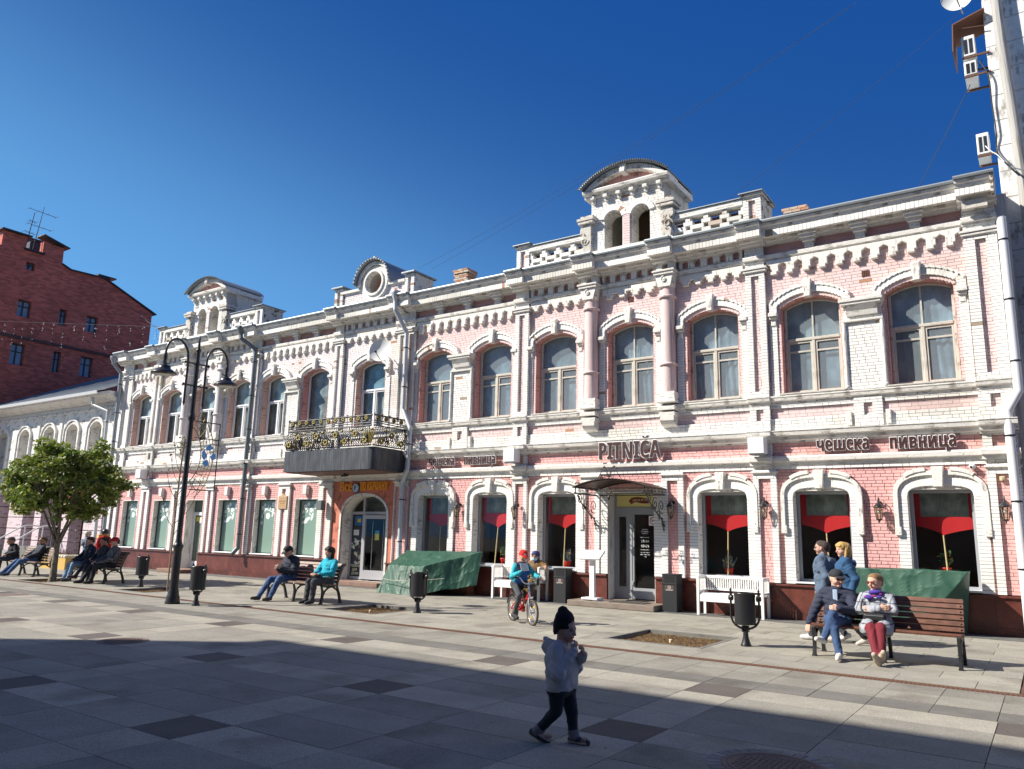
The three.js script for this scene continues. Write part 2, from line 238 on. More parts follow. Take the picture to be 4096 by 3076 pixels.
class Bricks {
  constructor() { this.l = []; this.bed = { low: [], up: [], white: [] }; }
  add(x, y, z, w, h, d, c, rz = 0, j = 0.05) { const k = 1 + rr(-j, j), q = rr(-0.012, 0.012); this.l.push({ x, y, z: z - d / 2 + rr(-0.0015, 0.0015), w, h, d, c: [c[0] * k + q, c[1] * k, c[2] * k - q * 0.5], rz }); }
  // bricks over a rectangle, in front of z - 0.09, leaving the openings free
  field(x0, x1, y0, y1, z, c, ops = [], o = {}) {
    const n = Math.max(1, Math.round((y1 - y0) / (o.course || 0.07))), H = (y1 - y0) / n, jt = o.joint ?? 0.009, d = o.d ?? 0.07;
    for (let k = 0; k < n; k++) { const ya = y0 + k * H, ym = ya + H / 2; let iv = [[x0, x1]];
      for (const p of ops) { const w = p.hw(ym); if (!w) continue; iv = iv.flatMap(([a, b]) => { const l = p.cx - w, r = p.cx + w; if (r <= a || l >= b) return [[a, b]]; const s = []; if (l > a + 0.02) s.push([a, l]); if (r < b - 0.02) s.push([r, b]); return s; }); }
      for (const [a, b] of iv) { if (b - a < (o.whole ?? 0.24)) { this.add((a + b) / 2, ym, z, b - a - 0.002, H - jt, d, c, 0, o.j); continue; }
        const P = 0.376, ph = (k % 2) * 0.188 + (k % 3) * 0.03; let q = Math.floor((a - ph) / P) * P + ph, hd = 0;
        const cuts = []; while (q < b) { cuts.push(q, q + 0.251); q += P; }
        for (let m = 0; m < cuts.length; m++) { const A = Math.max(a, cuts[m]), B = Math.min(b, cuts[m + 1] ?? b); if (B - A > 0.012) this.add((A + B) / 2, ym, z, B - A - (A > a || B < b ? jt : jt * 0.5), H - jt, d, c, 0, o.j); } } }
    if (!ops.length) this.bed[o.bed || 'white'].push(bb(x0 + 0.002, x1 - 0.002, y0 + 0.002, y1 - 0.002, z - (o.back ?? 0.10), z - (o.rec ?? 0.011)));
  }
  row(x0, x1, y0, y1, z, c, w = 0.125, o = {}) { const n = Math.max(1, Math.round((x1 - x0) / w)), W = (x1 - x0) / n; for (let k = 0; k < n; k++) this.add(x0 + (k + 0.5) * W, (y0 + y1) / 2, z + rr(-0.002, 0.002), W - 0.006, y1 - y0, o.d ?? 0.06, c, 0, o.j ?? 0.04); }
  // wedge bricks between two curves p(t), q(t)
  ring(p, q, n, z, c, d = 0.06) { for (let k = 0; k < n; k++) { const a = p((k + 0.5) / n), b = q((k + 0.5) / n), a0 = p(k / n), a1 = p((k + 1) / n), b0 = q(k / n), b1 = q((k + 1) / n); const w = (Math.hypot(a1[0] - a0[0], a1[1] - a0[1]) + Math.hypot(b1[0] - b0[0], b1[1] - b0[1])) / 2; this.add((a[0] + b[0]) / 2, (a[1] + b[1]) / 2, z, w * 0.97, Math.hypot(b[0] - a[0], b[1] - a[1]), d, c, Math.atan2(b[1] - a[1], b[0] - a[0]) - PI / 2, 0.035); } }
  weather() { // grimy and bare patches, brick by brick
    for (const b of this.l) { if (b.y < 3.3) { const n = fbm(b.x * 0.02 + 9, b.y * 0.05 + 3, 16, 511, 4); if (n > 0.6) { const k = 0.93; b.c = [b.c[0] * k, b.c[1] * k, b.c[2] * k * 0.98]; } continue; }
      const n = fbm(b.x * 0.035 + 9, b.y * 0.05 + 3, 16, 501, 4), m = fbm(b.x * 0.012 + 3, b.y * 0.02 + 1, 16, 503, 4); if (n > 0.60) { const k = 1 - Math.min(0.22, (n - 0.60) * 1.6); b.c = [b.c[0] * k, b.c[1] * k * 0.985, b.c[2] * k * 0.95]; }
      const bare = (b.y > 9.05 ? 0.045 : 0.004) + (m > 0.63 ? 0.02 : 0); if (b.c[0] > 0.4 && rnd() < bare) b.c = pick([[0.42, 0.22, 0.13], [0.5, 0.42, 0.34], [0.35, 0.27, 0.2]]); } }
  flush(T, zBase = 0) {
    this.weather();
    const p = V(0, 0, 0), cam = camera.position, o = T.position;
    for (const b of this.l) { p.set(b.x + o.x, b.y + o.y, b.z + o.z).project(camera); const d = Math.hypot(b.x + o.x - cam.x, b.z + o.z - cam.z); b.s = Math.abs(p.x) < 1 && Math.abs(p.y) < 1 ? b.w * Math.min(b.h, 0.07) / (d * d) * (b.y < 3.3 && b.w > 0.2 ? 1.6 : 1) : 0; }
    this.l.sort((a, b) => b.s - a.s);
    const mats = {}; const M4 = new THREE.Matrix4(), Q = new THREE.Quaternion(), ax = V(0, 0, 1);
    const N = Math.min(300, this.l.length);
    for (let i = 0; i < N; i++) { const b = this.l[i], key = b.c.map((v) => Math.round(v * 28)).join(); mats[key] ??= mat(b.c, 0.84, { bumpMap: paintBump, bumpScale: 0.003 }); const m = part(T, 'brick', unitBrick, mats[key]); m.position.set(b.x, b.y, b.z); m.scale.set(b.w, b.h, b.d); m.rotation.z = b.rz; }
    const im = new THREE.InstancedMesh(unitBrick, M.brick, Math.max(1, this.l.length - N)); im.name = 'bricks'; im.userData.kind = 'stuff'; im.castShadow = im.receiveShadow = true;
    for (let i = N; i < this.l.length; i++) { const b = this.l[i]; M4.compose(V(b.x, b.y, b.z), Q.setFromAxisAngle(ax, b.rz), V(b.w, b.h, b.d)); im.setMatrixAt(i - N, M4); im.setColorAt(i - N, col(...b.c.map((v) => Math.max(0.01, v)))); }
    T.add(im);
    for (const [k, m] of [['low', M.mortarLow], ['up', M.mortarUp], ['white', M.mortarWhite]]) if (this.bed[k].length) part(T, 'mortar', this.bed[k], m);
  }
}
const arcTop = (cx, hw, y0, ys, rise) => { const r = (hw * hw + rise * rise) / (2 * rise), cy = ys + rise - r, a = Math.asin(Math.min(1, hw / r)); const pts = [[cx - hw, y0], [cx + hw, y0], [cx + hw, ys]]; for (let k = 1; k < 12; k++) { const t = a - 2 * a * k / 12; pts.push([cx + r * Math.sin(t), cy + r * Math.cos(t)]); } pts.push([cx - hw, ys]); return pts; };
const archOp = (cx, w, y0, ys, rise, g = 0) => ({ cx, hw: (y) => { if (y < y0) return 0; if (y <= ys) return w + g; const W = w + g, r = (W * W + rise * rise) / (2 * rise), cy = ys + rise - r, t = y - cy; return t < r ? Math.min(W, Math.sqrt(r * r - t * t)) : 0; } });
const rectOp = (cx, w, y0, y1) => ({ cx, hw: (y) => (y > y0 && y < y1 ? w : 0) });
const YS = 7.0, RISE = 0.2, YW = 4.95, HW = 0.65;     // upper windows
const filmTex = tex(256, (u, v) => { const a = fbm(u, v, 5, 61, 5), b = fbm(u, v * 0.25, 30, 62, 3); const k = 0.55 + 0.5 * a + 0.15 * (b - 0.5); return [k * 0.97, k, k]; });
const F = { // what hangs behind the panes
  dusk: mat([0.42, 0.47, 0.50], 0.9, { map: filmTex }), film: mat([0.60, 0.66, 0.68], 0.55, { map: filmTex }), paper: mat([0.62, 0.63, 0.60], 0.9, { map: filmTex }),  // dusk: grey sheet, lightened in place of sky mirrored in the panes
  blind: mat([0.30, 0.30, 0.28], 0.9, { map: filmTex }), beige: mat([0.36, 0.33, 0.28], 0.9, { map: filmTex }), foil: mat([0.66, 0.72, 0.76], 0.35, { map: filmTex, metalness: 0.3 }), sheet: mat([0.16, 0.15, 0.13], 0.9, { map: filmTex }), blue: mat([0.25, 0.45, 0.62], 0.5, { map: filmTex }),
};
// a segmental-arched window: frame with fanlight over two casements
function upperWindow(T, cx, o) {
  const w = group(T, 'window'), z = -0.26, m = o.pvc ? M.pvc : M.wood, f = o.pvc ? 0.055 : 0.062, yT = o.transom ?? 6.25, hw = HW - 0.01, y0 = YW + 0.0;
  part(w, 'reveal', ext(poly(arcTop(cx, HW + 0.012, y0 - 0.02, YS, RISE), [arcTop(cx, HW - 0.006, y0 + 0.012, YS, RISE - 0.006)]), 0.30, -0.30), o.reveal || M.reveal);
  const bars = [ext(poly(arcTop(cx, hw - 0.006, y0 + 0.015, YS, RISE - 0.01), [arcTop(cx, hw - f, y0 + f, YS, RISE - f)]), 0.07, z - 0.035, 0.006)];
  const inner = hw - f;
  if (!o.plain) {
    bars.push(rbx(2 * inner, f * 1.1, 0.085, cx, yT, z + 0.006, 0.012), rbx(f * 1.15, yT - y0 - f, 0.08, cx, (yT + y0 + f) / 2 - 0.02, z + 0.002, 0.01));
    if (o.fan2) bars.push(bx(0.035, YS + RISE - f - yT, 0.04, cx, (YS + RISE - f + yT) / 2, z));
    for (const s of [-1, 1]) { const a = cx + s * (inner + f * 0.5) / 2, W = inner - f * 0.62; bars.push(bb(a - W / 2, a + W / 2, y0 + f, y0 + f + 0.045, z - 0.02, z + 0.02), bb(a - W / 2, a + W / 2, yT - f - 0.02, yT - f * 0.55, z - 0.02, z + 0.02), bb(a - W / 2, a - W / 2 + 0.04, y0 + f, yT - 0.03, z - 0.021, z + 0.021), bb(a + W / 2 - 0.04, a + W / 2, y0 + f, yT - 0.03, z - 0.021, z + 0.021)); if (!o.pvc) bars.push(bb(a - W / 2, a + W / 2, yT - 0.30, yT - 0.262, z - 0.019, z + 0.019)); }
  }
  part(w, 'frame', bars, m);
  const pane = (pts, k) => part(w, 'pane', new THREE.ShapeGeometry(poly(pts)).translate(0, 0, z - 0.008), k || (o.pvc ? M.glass : M.glassDustySky));
  if (o.plain) pane(arcTop(cx, hw - 0.02, y0 + 0.02, YS, RISE - 0.02)); else {
    pane(arcTop(cx, hw - 0.02, yT, YS, RISE - 0.02));
    for (const s of [-1, 1]) pane([[cx + Math.min(0, s * inner), y0 + 0.02], [cx + Math.max(0, s * inner), y0 + 0.02], [cx + Math.max(0, s * inner), yT], [cx + Math.min(0, s * inner), yT]]);
  }
  const zc = z - 0.10; // hangings
  const wav = (x0, x1, ya, yb, mm, amp = 0.0015) => { const g = new THREE.PlaneGeometry(x1 - x0, yb - ya, 20, 10).translate((x0 + x1) / 2, (ya + yb) / 2, zc), p = g.attributes.position; for (let i = 0; i < p.count; i++) p.setZ(i, zc + amp * Math.sin(p.getX(i) * 38 + p.getY(i) * 3) + amp * 2 * (fbm(p.getX(i) * 0.13 + 40, p.getY(i) * 0.13 + 40, 16, 8, 3) - 0.5)); g.computeVertexNormals(); part(w, 'hanging', planarUV(g, 0.7, 0, 1), mm); };
  const h = o.hang || {};
  if (h.top) wav(cx - hw, cx + hw, yT, 7.28, h.top, h.amp); if (h.left) wav(cx - hw, cx, 4.7, yT, h.left, h.amp); if (h.right) wav(cx, cx + hw, 4.7, yT, h.right, h.amp);
  part(w, 'sill', [rbx(2 * HW + 0.10, 0.035, 0.40, cx, YW - 0.012, -0.05, 0.01)], o.pvc ? M.white : M.whiteDirty);
  return w;
}
const keystone = (cx, y0, y1, w0, w1, d, z = 0) => ext(poly([[cx - w0 / 2, y0], [cx + w0 / 2, y0], [cx + w1 / 2, y1], [cx - w1 / 2, y1]]), d, z, 0.012);
function upperHood(B, T, cx, W = PAL.upWhite) { // white segmental hood over the window, with keystone and little imposts
  const cv = (g, e) => { const w = HW + g, ri = RISE + e, r = (w * w + ri * ri) / (2 * ri), cy = YS + 0.0 + ri - r + e * 0.0, a = Math.asin(w / r); return (t) => [cx + r * Math.sin(-a + 2 * a * t), cy + r * Math.cos(-a + 2 * a * t) + g * 0.5]; };
  B.ring(cv(0.0, 0), cv(0.07, 0.04), 20, 0.03, PAL.upPink, 0.08);
  B.ring(cv(0.075, 0.045), cv(0.20, 0.13), 20, 0.075, W, 0.13);
  B.ring(cv(0.20, 0.13), cv(0.245, 0.16), 16, 0.10, W, 0.13);
  part(T, 'keystone', keystone(cx, 7.15, 7.56, 0.13, 0.19, 0.17), M.white);
  for (const s of [-1, 1]) { const x = cx + s * (HW + 0.15); B.field(x - 0.085, x + 0.085, 6.80, 7.12, 0.075, W, [], { whole: 1 });
    part(T, 'impost', [rbx(0.2, 0.09, 0.17, x, 6.84, 0.06, 0.01), rbx(0.17, 0.06, 0.12, x, 6.765, 0.04, 0.01), rbx(0.12, 0.16, 0.07, x, 6.66, 0.02, 0.02)], M.white); }
}
// lower window of the tavern: basket-arched white surround
const LW = { hw: 0.59, y0: 0.80, y1: 2.765 };
const supEl = (cx, a, y, b, n) => (t) => { const th = PI - PI * t, c = Math.cos(th), s = Math.sin(th); return [cx + a * Math.sign(c) * Math.pow(Math.abs(c), 2 / n), y + b * Math.pow(Math.abs(s), 2 / n)]; };
function strip(curve, w, d, z, n = 40, t0 = 0, t1 = 1, foot) { const A = [], Bp = []; for (let k = 0; k <= n; k++) { const t = t0 + (t1 - t0) * k / n, p = curve(t), e = 1e-3, q0 = curve(Math.max(0, t - e)), q1 = curve(Math.min(1, t + e)); let nx = -(q1[1] - q0[1]), ny = q1[0] - q0[0]; const L = Math.hypot(nx, ny) || 1; nx /= L; ny /= L; A.push([p[0] + nx * w / 2, p[1] + ny * w / 2]); Bp.push([p[0] - nx * w / 2, p[1] - ny * w / 2]); } if (foot != null) { A.unshift([A[0][0], foot]); Bp.unshift([Bp[0][0], foot]); A.push([A[A.length - 1][0], foot]); Bp.push([Bp[Bp.length - 1][0], foot]); } return ext(poly([...A, ...Bp.reverse()]), d, z, 0.005, 1); }
function tavernSurround(B, T, cx) {
  for (const s of [-1, 1]) { const a = cx + s * LW.hw, b = cx + s * 0.80; B.field(Math.min(a, b), Math.max(a, b), 0.76, 2.62, 0.055, PAL.lowWhite, [], { whole: 1, d: 0.05 }); }
  B.ring(supEl(cx, 0.585, 2.60, 0.235, 3.2), supEl(cx, 0.80, 2.62, 0.47, 2.7), 26, 0.06, PAL.lowWhite, 0.07);
  B.bed.white.push(ext(poly([...Array.from({ length: 25 }, (_, k) => supEl(cx, 0.79, 2.62, 0.46, 2.7)(k / 24)), ...Array.from({ length: 25 }, (_, k) => supEl(cx, 0.60, 2.60, 0.24, 3.2)(1 - k / 24))]), 0.06, -0.012));
  part(T, 'hood_mould', strip(supEl(cx, 0.80, 2.62, 0.47, 2.7), 0.085, 0.11, 0, 44, 0, 1, 1.98), M.white);
  for (const s of [-1, 1]) { part(T, 'hood_mould', [strip(supEl(cx, 0.78, 2.64, 0.53, 2.7), 0.08, 0.13, 0, 14, s < 0 ? 0.24 : 0.56, s < 0 ? 0.44 : 0.76)], M.white); part(T, 'hood_foot', [rbx(0.12, 0.17, 0.13, cx + s * 0.785, 1.92, 0.06, 0.012)], M.white); }
  part(T, 'keystone', keystone(cx, 2.80, 3.21, 0.16, 0.225, 0.18), M.white);
}
function plinth(T, x0, x1, d = 0.06) { const n = Math.max(1, Math.round((x1 - x0) / 0.62)), W = (x1 - x0) / n; for (let k = 0; k < n; k++) { part(T, 'granite_tile', boxUV(bb(x0 + k * W + 0.002, x0 + (k + 1) * W - 0.002, 0.16, 0.70, -0.05, d + rr(-0.0015, 0.0015)), 0.9), pick(M.granites)); part(T, 'granite_tile', boxUV(bb(x0 + k * W + 0.002, x0 + (k + 1) * W - 0.002, 0.0, 0.157, -0.05, d + rr(-0.0015, 0.0015)), 0.9), pick(M.granites)); }
  part(T, 'plinth_cap', boxUV(rbx(x1 - x0, 0.045, d + 0.12, (x0 + x1) / 2, 0.724, d / 2 - 0.015, 0.008)), M.granites[0]); }
const redGranite = tex(256, (u, v) => { const a = fbm(u, v, 90, 41, 3), b = fbm(u, v, 6, 43, 4), k = 0.72 + 0.35 * (a - 0.5) + 0.35 * (b - 0.5); return [k, k * 0.97, k * 0.95]; });
M.granites = [[0.255, 0.068, 0.05], [0.225, 0.06, 0.046], [0.28, 0.08, 0.06]].map((c) => phys(c, 0.42, { map: redGranite, clearcoat: 0.15, clearcoatRoughness: 0.35 }));
// pilaster with a sunk panel
function pilaster(B, x0, x1, y0, y1, z, cw, cp, pw, py0, py1, o = {}) { const c = (x0 + x1) / 2, a = c - pw / 2, b = c + pw / 2;
  if (py0 > y0 + 0.02) B.field(x0, x1, y0, py0, z, cw, [], o); if (py1 < y1 - 0.02) B.field(x0, x1, py1, y1, z, cw, [], o);
  B.field(x0, a, py0, py1, z, cw, [], { ...o, whole: 1 }); B.field(b, x1, py0, py1, z, cw, [], { ...o, whole: 1 }); B.field(a, b, py0, py1, z - 0.065, cp, [], { ...o, whole: 0.1, back: 0.02 }); }
// belt between the floors: ledge, frieze, moulding
function belt(T, x0, x1, dz = 0) { part(T, 'belt_course', [mould([[0, 3.33], [0.06 + dz, 3.33], [0.065 + dz, 3.40], [0.13 + dz, 3.42], [0.14 + dz, 3.50], [0.12 + dz, 3.535], [0, 3.545]], x0, x1)], M.white);
  part(T, 'belt_course', [mould([[0, 3.84], [0.04 + dz, 3.84], [0.05 + dz, 3.88], [0.11 + dz, 3.90], [0.13 + dz, 3.97], [0.20 + dz, 3.99], [0.22 + dz, 4.075], [0.235 + dz, 4.085], [0.235 + dz, 4.10], [0, 4.125]], x0, x1)], M.white); }
function sillCourse(T, x0, x1, dz = 0) { part(T, 'sill_course', [mould([[0, 4.72], [0.05 + dz, 4.72], [0.06 + dz, 4.78], [0.12 + dz, 4.80], [0.135 + dz, 4.86], [0.15 + dz, 4.875], [0.15 + dz, 4.905], [0, 4.925]], x0, x1)], M.white); }
function friezeLedge(T, x0, x1, dz = 0) { part(T, 'frieze_ledge', [mould([[0, 8.16], [0.05 + dz, 8.16], [0.06 + dz, 8.21], [0.11 + dz, 8.22], [0.12 + dz, 8.30], [0.10 + dz, 8.325], [0, 8.335]], x0, x1)], M.white); }
function cornice(B, T, x0, x1, dz = 0) {
  part(T, 'cornice', [mould([[0, 8.56], [0.12 + dz, 8.56], [0.13 + dz, 8.615], [0.20 + dz, 8.625], [0.22 + dz, 8.69], [0.33 + dz, 8.70], [0.33 + dz, 8.665], [0.37 + dz, 8.665], [0.37 + dz, 8.83], [0.41 + dz, 8.84], [0.43 + dz, 8.90], [0.47 + dz, 8.92], [0.485 + dz, 8.985], [0, 9.0]], x0, x1)], M.white);
  B.row(x0, x1, 8.67, 8.83, 0.395 + dz, PAL.upWhite, 0.085);
  part(T, 'roof_flashing', [mould([[-0.1, 9.0], [0.53 + dz, 8.99], [0.54 + dz, 9.03], [0.53 + dz, 9.06], [-0.1, 9.10]], x0 - 0.01, x1 + 0.01)], M.greyMetal);
}
function modillion(T, cx) { part(T, 'modillion', [rbx(0.40, 0.055, 0.32, cx, 8.635, 0.16, 0.008), rbx(0.34, 0.07, 0.27, cx, 8.575, 0.135, 0.008), rbx(0.27, 0.08, 0.20, cx, 8.50, 0.10, 0.01), rbx(0.20, 0.13, 0.13, cx, 8.40, 0.065, 0.01)], M.white); }
// corbel table: pointed-headed notches between stepped corbels (wings), or little stairs (centre)
function corbels(T, x0, x1, kind) { const n = Math.round((x1 - x0) / 0.355), P = (x1 - x0) / n;
  for (let k = 0; k < n; k++) { const a = x0 + k * P, b = a + P, m = (a + b) / 2, h = P * 0.25;
    const sh = kind ? [[a, 8.17], [b, 8.17], [b, 8.04], [m + P * 0.33, 8.04], [m + P * 0.33, 7.97], [m + P * 0.2, 7.97], [m + P * 0.2, 7.90], [m - P * 0.2, 7.90], [m - P * 0.2, 7.97], [m - P * 0.33, 7.97], [m - P * 0.33, 8.04], [a, 8.04]]
      : [[a, 8.17], [b, 8.17], [b, 8.09], [m + h, 8.03], [m + h, 7.88], [m + h * 0.55, 7.88], [m + h * 0.55, 7.81], [m - h, 7.81], [m - h, 8.03], [a, 8.09]];
    part(T, 'corbel', ext(poly(sh), 0.10, 0, 0.008), M.white); } }
// small round-headed niches under the cornice
function nicheBand(T, x0, x1, dz = 0, n) { n = n || Math.max(1, Math.round((x1 - x0) / 0.32)); const P = (x1 - x0) / n, holes = []; for (let k = 0; k < n; k++) { const c = x0 + (k + 0.5) * P, w = 0.082; holes.push([[c - w, 8.345], [c + w, 8.345], ...arcPts(c, 8.475, w, 0, PI, 8)]); }
  part(T, 'niche_band', ext(poly([[x0, 8.335], [x1, 8.335], [x1, 8.57], [x0, 8.57]], holes), 0.11 + dz, 0, 0, 1), M.white); part(T, 'niche_back', [bb(x0 + 0.01, x1 - 0.01, 8.34, 8.565, -0.02, 0.012)], M.friezePink); }
M.friezePink = mat(PAL.frieze, 0.85, { map: dirtTex });
M.upPinkFlat = mat(PAL.upPink, 0.85, { map: dirtTex });
function column(T, cx, cm = M.pinkUp) { // engaged column over a console, with volute capital
  const g = group(T, 'column'), z = 0.10, r = 0.185;
  part(g, 'shaft', lathe([[r, 5.2], [r, 5.88], [r + 0.035, 5.885], [r + 0.045, 5.915], [r + 0.035, 5.945], [r, 5.95], [r - 0.005, 7.62], [r + 0.035, 7.625], [r + 0.045, 7.66], [r + 0.03, 7.69], [r, 7.695], [r, 7.9]], cx, 0, z, 24), cm);
  
  part(g, 'base', [rbx(0.44, 0.24, 0.30, cx, 5.09, 0.14, 0.012), rbx(0.50, 0.06, 0.36, cx, 4.965, 0.16, 0.012)], M.white);
  part(g, 'console', [rbx(0.46, 0.10, 0.34, cx, 4.80, 0.15, 0.012), rbx(0.42, 0.10, 0.30, cx, 4.66, 0.13, 0.012), mould([[0, 4.62], [0.28, 4.62], [0.27, 4.50], [0.20, 4.42], [0.10, 4.37], [0, 4.34]], cx - 0.18, (cx - 0.18) + (0.36))], M.white);
  const vol = (s) => tube(spiral(cx + s * 0.0, 8.10, 0.085, 1.3, PI / 2, s).map(([x, y]) => V(x, y, z + 0.235)), 0.016, 6, 30);
  part(g, 'capital', [ext(poly([[cx - 0.17, 7.90], [cx + 0.17, 7.90], [cx + 0.20, 8.00], [cx + 0.24, 8.22], [cx - 0.24, 8.22], [cx - 0.20, 8.00]]), 0.30, 0.02, 0.015), vol(1), lathe([[0, 0.03], [0.03, 0.03], [0.05, 0]]).rotateX(PI / 2).translate(cx, 8.10, z + 0.22), rbx(0.54, 0.07, 0.42, cx, 8.255, 0.16, 0.01), rbx(0.60, 0.05, 0.46, cx, 8.315, 0.17, 0.01)], M.white);
}
const WP = (sets, T, x, y0, y1, w, z) => part(T, 'strip', [bb(x - w / 2, x + w / 2, y0, y1, 0, z)], M.white);
// ================================================================ attic storeys
function atticGable(B, T, cx, hw) {
  const pw = 0.44, z = 0.10, W = PAL.upWhite, y0 = 9.06;
  for (const s of [-1, 1]) { // end piers with sunk panels
    const c = cx + s * (hw - pw / 2), x0 = c - pw / 2, x1 = c + pw / 2;
    pilaster(B, x0, x1, y0, 9.90, z, W, PAL.upPink, 0.16, 9.2, 9.78, { j: 0.1 });
    part(T, 'attic_pier', [bb(x0, x1, y0 - 0.02, 9.90, -0.85, z - 0.075), rbx(pw + 0.10, 0.06, 1.05, c, 9.925, -0.36, 0.01)].map((q) => boxUV(q, 0.6)), M.flaked);
    part(T, 'pier_cap', [rbx(pw + 0.16, 0.03, 1.14, c, 9.97, -0.36, 0.008)], M.greyMetal);
    // openwork parapet between the pier and the aedicule
    const a = s < 0 ? x1 : cx + 1.22, b = s < 0 ? cx - 1.22 : x0, n = 9, P = (b - a) / n;
    B.field(a, b, y0, 9.16, z - 0.02, W, [], { back: 0.3 }); 
    part(T, 'parapet_coping', [rbx(b - a, 0.16, 0.34, (a + b) / 2, 9.80, -0.06, 0.012), bb(a, b, y0 - 0.02, 9.15, -0.24, z - 0.1)], M.white); part(T, 'parapet_backing', [bb(a, b, y0, 9.74, -0.42, -0.32)], mat([0.30, 0.15, 0.11], 0.95)); part(T, 'parapet_flashing', [rbx(b - a + 0.04, 0.025, 0.42, (a + b) / 2, 9.895, -0.06, 0.006)], M.greyMetal);
    const pat = ['10000001', '11000011', '01111110', '11000011', '10000001'], per = 4, cw = (b - a) / (per * 8);
    for (let r = 0; r < 5; r++) for (let p = 0; p < per; p++) { let c = 0; while (c < 8) { if (pat[r][c] === '0') { c++; continue; } let e = c; while (e < 8 && pat[r][e] === '1') e++; B.add(a + (p * 8 + (c + e) / 2) * cw, 9.16 + (r + 0.5) * 0.112, z - 0.03, (e - c) * cw + 0.002, 0.108, 0.22, W, 0, 0.1); c = e; } }
  }
  // the aedicule: two arched openings under a curved pediment
  const ops = [cx - 0.40, cx + 0.40], hole = (c) => arcTop(c, 0.265, 9.28, 10.18, 0.2);
  const body = poly([[cx - 1.08, y0 - 0.03], [cx + 1.08, y0 - 0.03], [cx + 1.08, 10.9], [cx - 1.08, 10.9]], ops.map(hole));
  const g = group(T, 'attic_aedicule');
  part(g, 'front_wall', ext(body, 0.45, -0.36), M.mortarWhite);
  const aops = ops.map((c) => archOp(c, 0.265, 9.28, 10.18, 0.2));
  B.field(cx - 1.08, cx + 1.08, y0, 10.9, z, W, aops, { j: 0.09 });
  B.field(cx - 0.10, cx + 0.10, 9.28, 10.2, z + 0.035, PAL.upPink, [], { whole: 1 });
  for (const c of ops) { const cv = (e) => { const w = 0.265 + e, ri = 0.2 + e, r = (w * w + ri * ri) / (2 * ri), cy = 10.18 + ri - r; const al = Math.asin(w / r); return (t) => [c + r * Math.sin(-al + 2 * al * t), cy + r * Math.cos(-al + 2 * al * t)]; }; B.ring(cv(0), cv(0.15), 11, z + 0.045, W, 0.08); part(g, 'opening_lining', ext(poly(arcTop(c, 0.285, 9.26, 10.18, 0.21), [arcTop(c, 0.262, 9.29, 10.18, 0.196)]), 0.42, -0.34), M.whiteDirty); }
  part(g, 'side_wall', [bb(cx - 1.07, cx - 0.86, y0, 10.9, -1.5, -0.36), bb(cx + 0.86, cx + 1.07, y0, 10.9, -1.5, -0.36), bb(cx - 1.07, cx + 1.07, y0, 10.9, -1.6, -1.5)], M.whiteDirty);
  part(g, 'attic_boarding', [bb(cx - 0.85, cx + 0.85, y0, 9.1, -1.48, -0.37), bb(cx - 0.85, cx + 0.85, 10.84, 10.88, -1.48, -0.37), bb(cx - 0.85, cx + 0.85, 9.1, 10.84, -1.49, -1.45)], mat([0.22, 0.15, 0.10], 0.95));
  part(g, 'opening_sill', [rbx(2.3, 0.07, 0.26, cx, 9.235, 0.12, 0.01)], M.white);
  for (const s of [-1, 1]) { const x = cx + s * 1.02; // scroll buttresses, weathered
    part(g, 'scroll_buttress', [ext(poly([[0, y0], [0.36, y0], [0.36, 9.22], [0.27, 9.3], [0.30, 9.45], [0.22, 9.58], [0.26, 9.75], [0.36, 9.86], [0.34, 10.02], [0.2, 10.1], [0, 10.1]].map(([a, b]) => [x + s * a, b])), 0.34, -0.12, 0.012), rbx(0.46, 0.07, 0.46, x + s * 0.15, 10.14, 0.06, 0.01), rbx(0.52, 0.08, 0.50, x + s * 0.15, 10.23, 0.06, 0.01), rbx(0.40, 0.07, 0.40, x + s * 0.13, 10.31, 0.05, 0.01), tube(spiral(x + s * 0.2, 9.62, 0.13, 1.2, 0, s).map(([a, b]) => V(a, b, 0.22)), 0.022, 6, 26)].map((q) => boxUV(q, 0.8)), M.flaked); }
  // entablature
  part(g, 'entablature', [mould([[-0.4, 10.86], [z + 0.06, 10.86], [z + 0.08, 10.93], [z + 0.20, 10.95], [z + 0.22, 11.02], [z + 0.20, 11.05], [-0.4, 11.05]], cx - 1.26, cx + 1.26), bb(cx + 0.9, cx + 1.24, 10.88, 11.04, -1.5, -0.4), bb(cx - 1.24, cx - 0.9, 10.88, 11.04, -1.5, -0.4)], M.white);
  for (let k = 0; k < 6; k++) { const x = cx - 0.98 + k * 0.392; part(g, 'bracket', [rbx(0.13, 0.09, 0.18, x, 10.82, z + 0.07, 0.008), rbx(0.09, 0.10, 0.11, x, 10.73, z + 0.03, 0.008)], M.white); }
  const r = 1.75, cy = 11.05 + 0.48 - r, al = Math.acos((11.06 - cy) / r), seg = (R2) => Array.from({ length: 21 }, (_, k) => { const t = al - 2 * al * k / 20; return [cx + R2 * Math.sin(t), cy + R2 * Math.cos(t)]; });
  part(g, 'pediment', [ext(poly([...seg(r), ...seg(r - 0.16).map(([x, y]) => [x, Math.max(y, 11.05)]).reverse()]), 0.34, -0.04, 0.01), ext(poly(seg(r - 0.02).concat([])), 1.5, -1.5)], M.white);
  part(g, 'tympanum', ext(poly(seg(r - 0.15).filter((p) => p[1] > 11.055)), 0.2, -0.1), M.reveal);
  part(g, 'keystone', keystone(cx, 11.30, 11.56, 0.15, 0.2, 0.44, -0.05), M.white);
  { const A = seg(r + 0.035).map(([x, y]) => [cx + (x - cx) * 1.06, y]), Bq = seg(r + 0.005).map(([x, y]) => [cx + (x - cx) * 1.06, y]); part(g, 'pediment_roof', ext(poly([...A, ...Bq.reverse()]), 1.95, -1.5), M.greyMetal); }
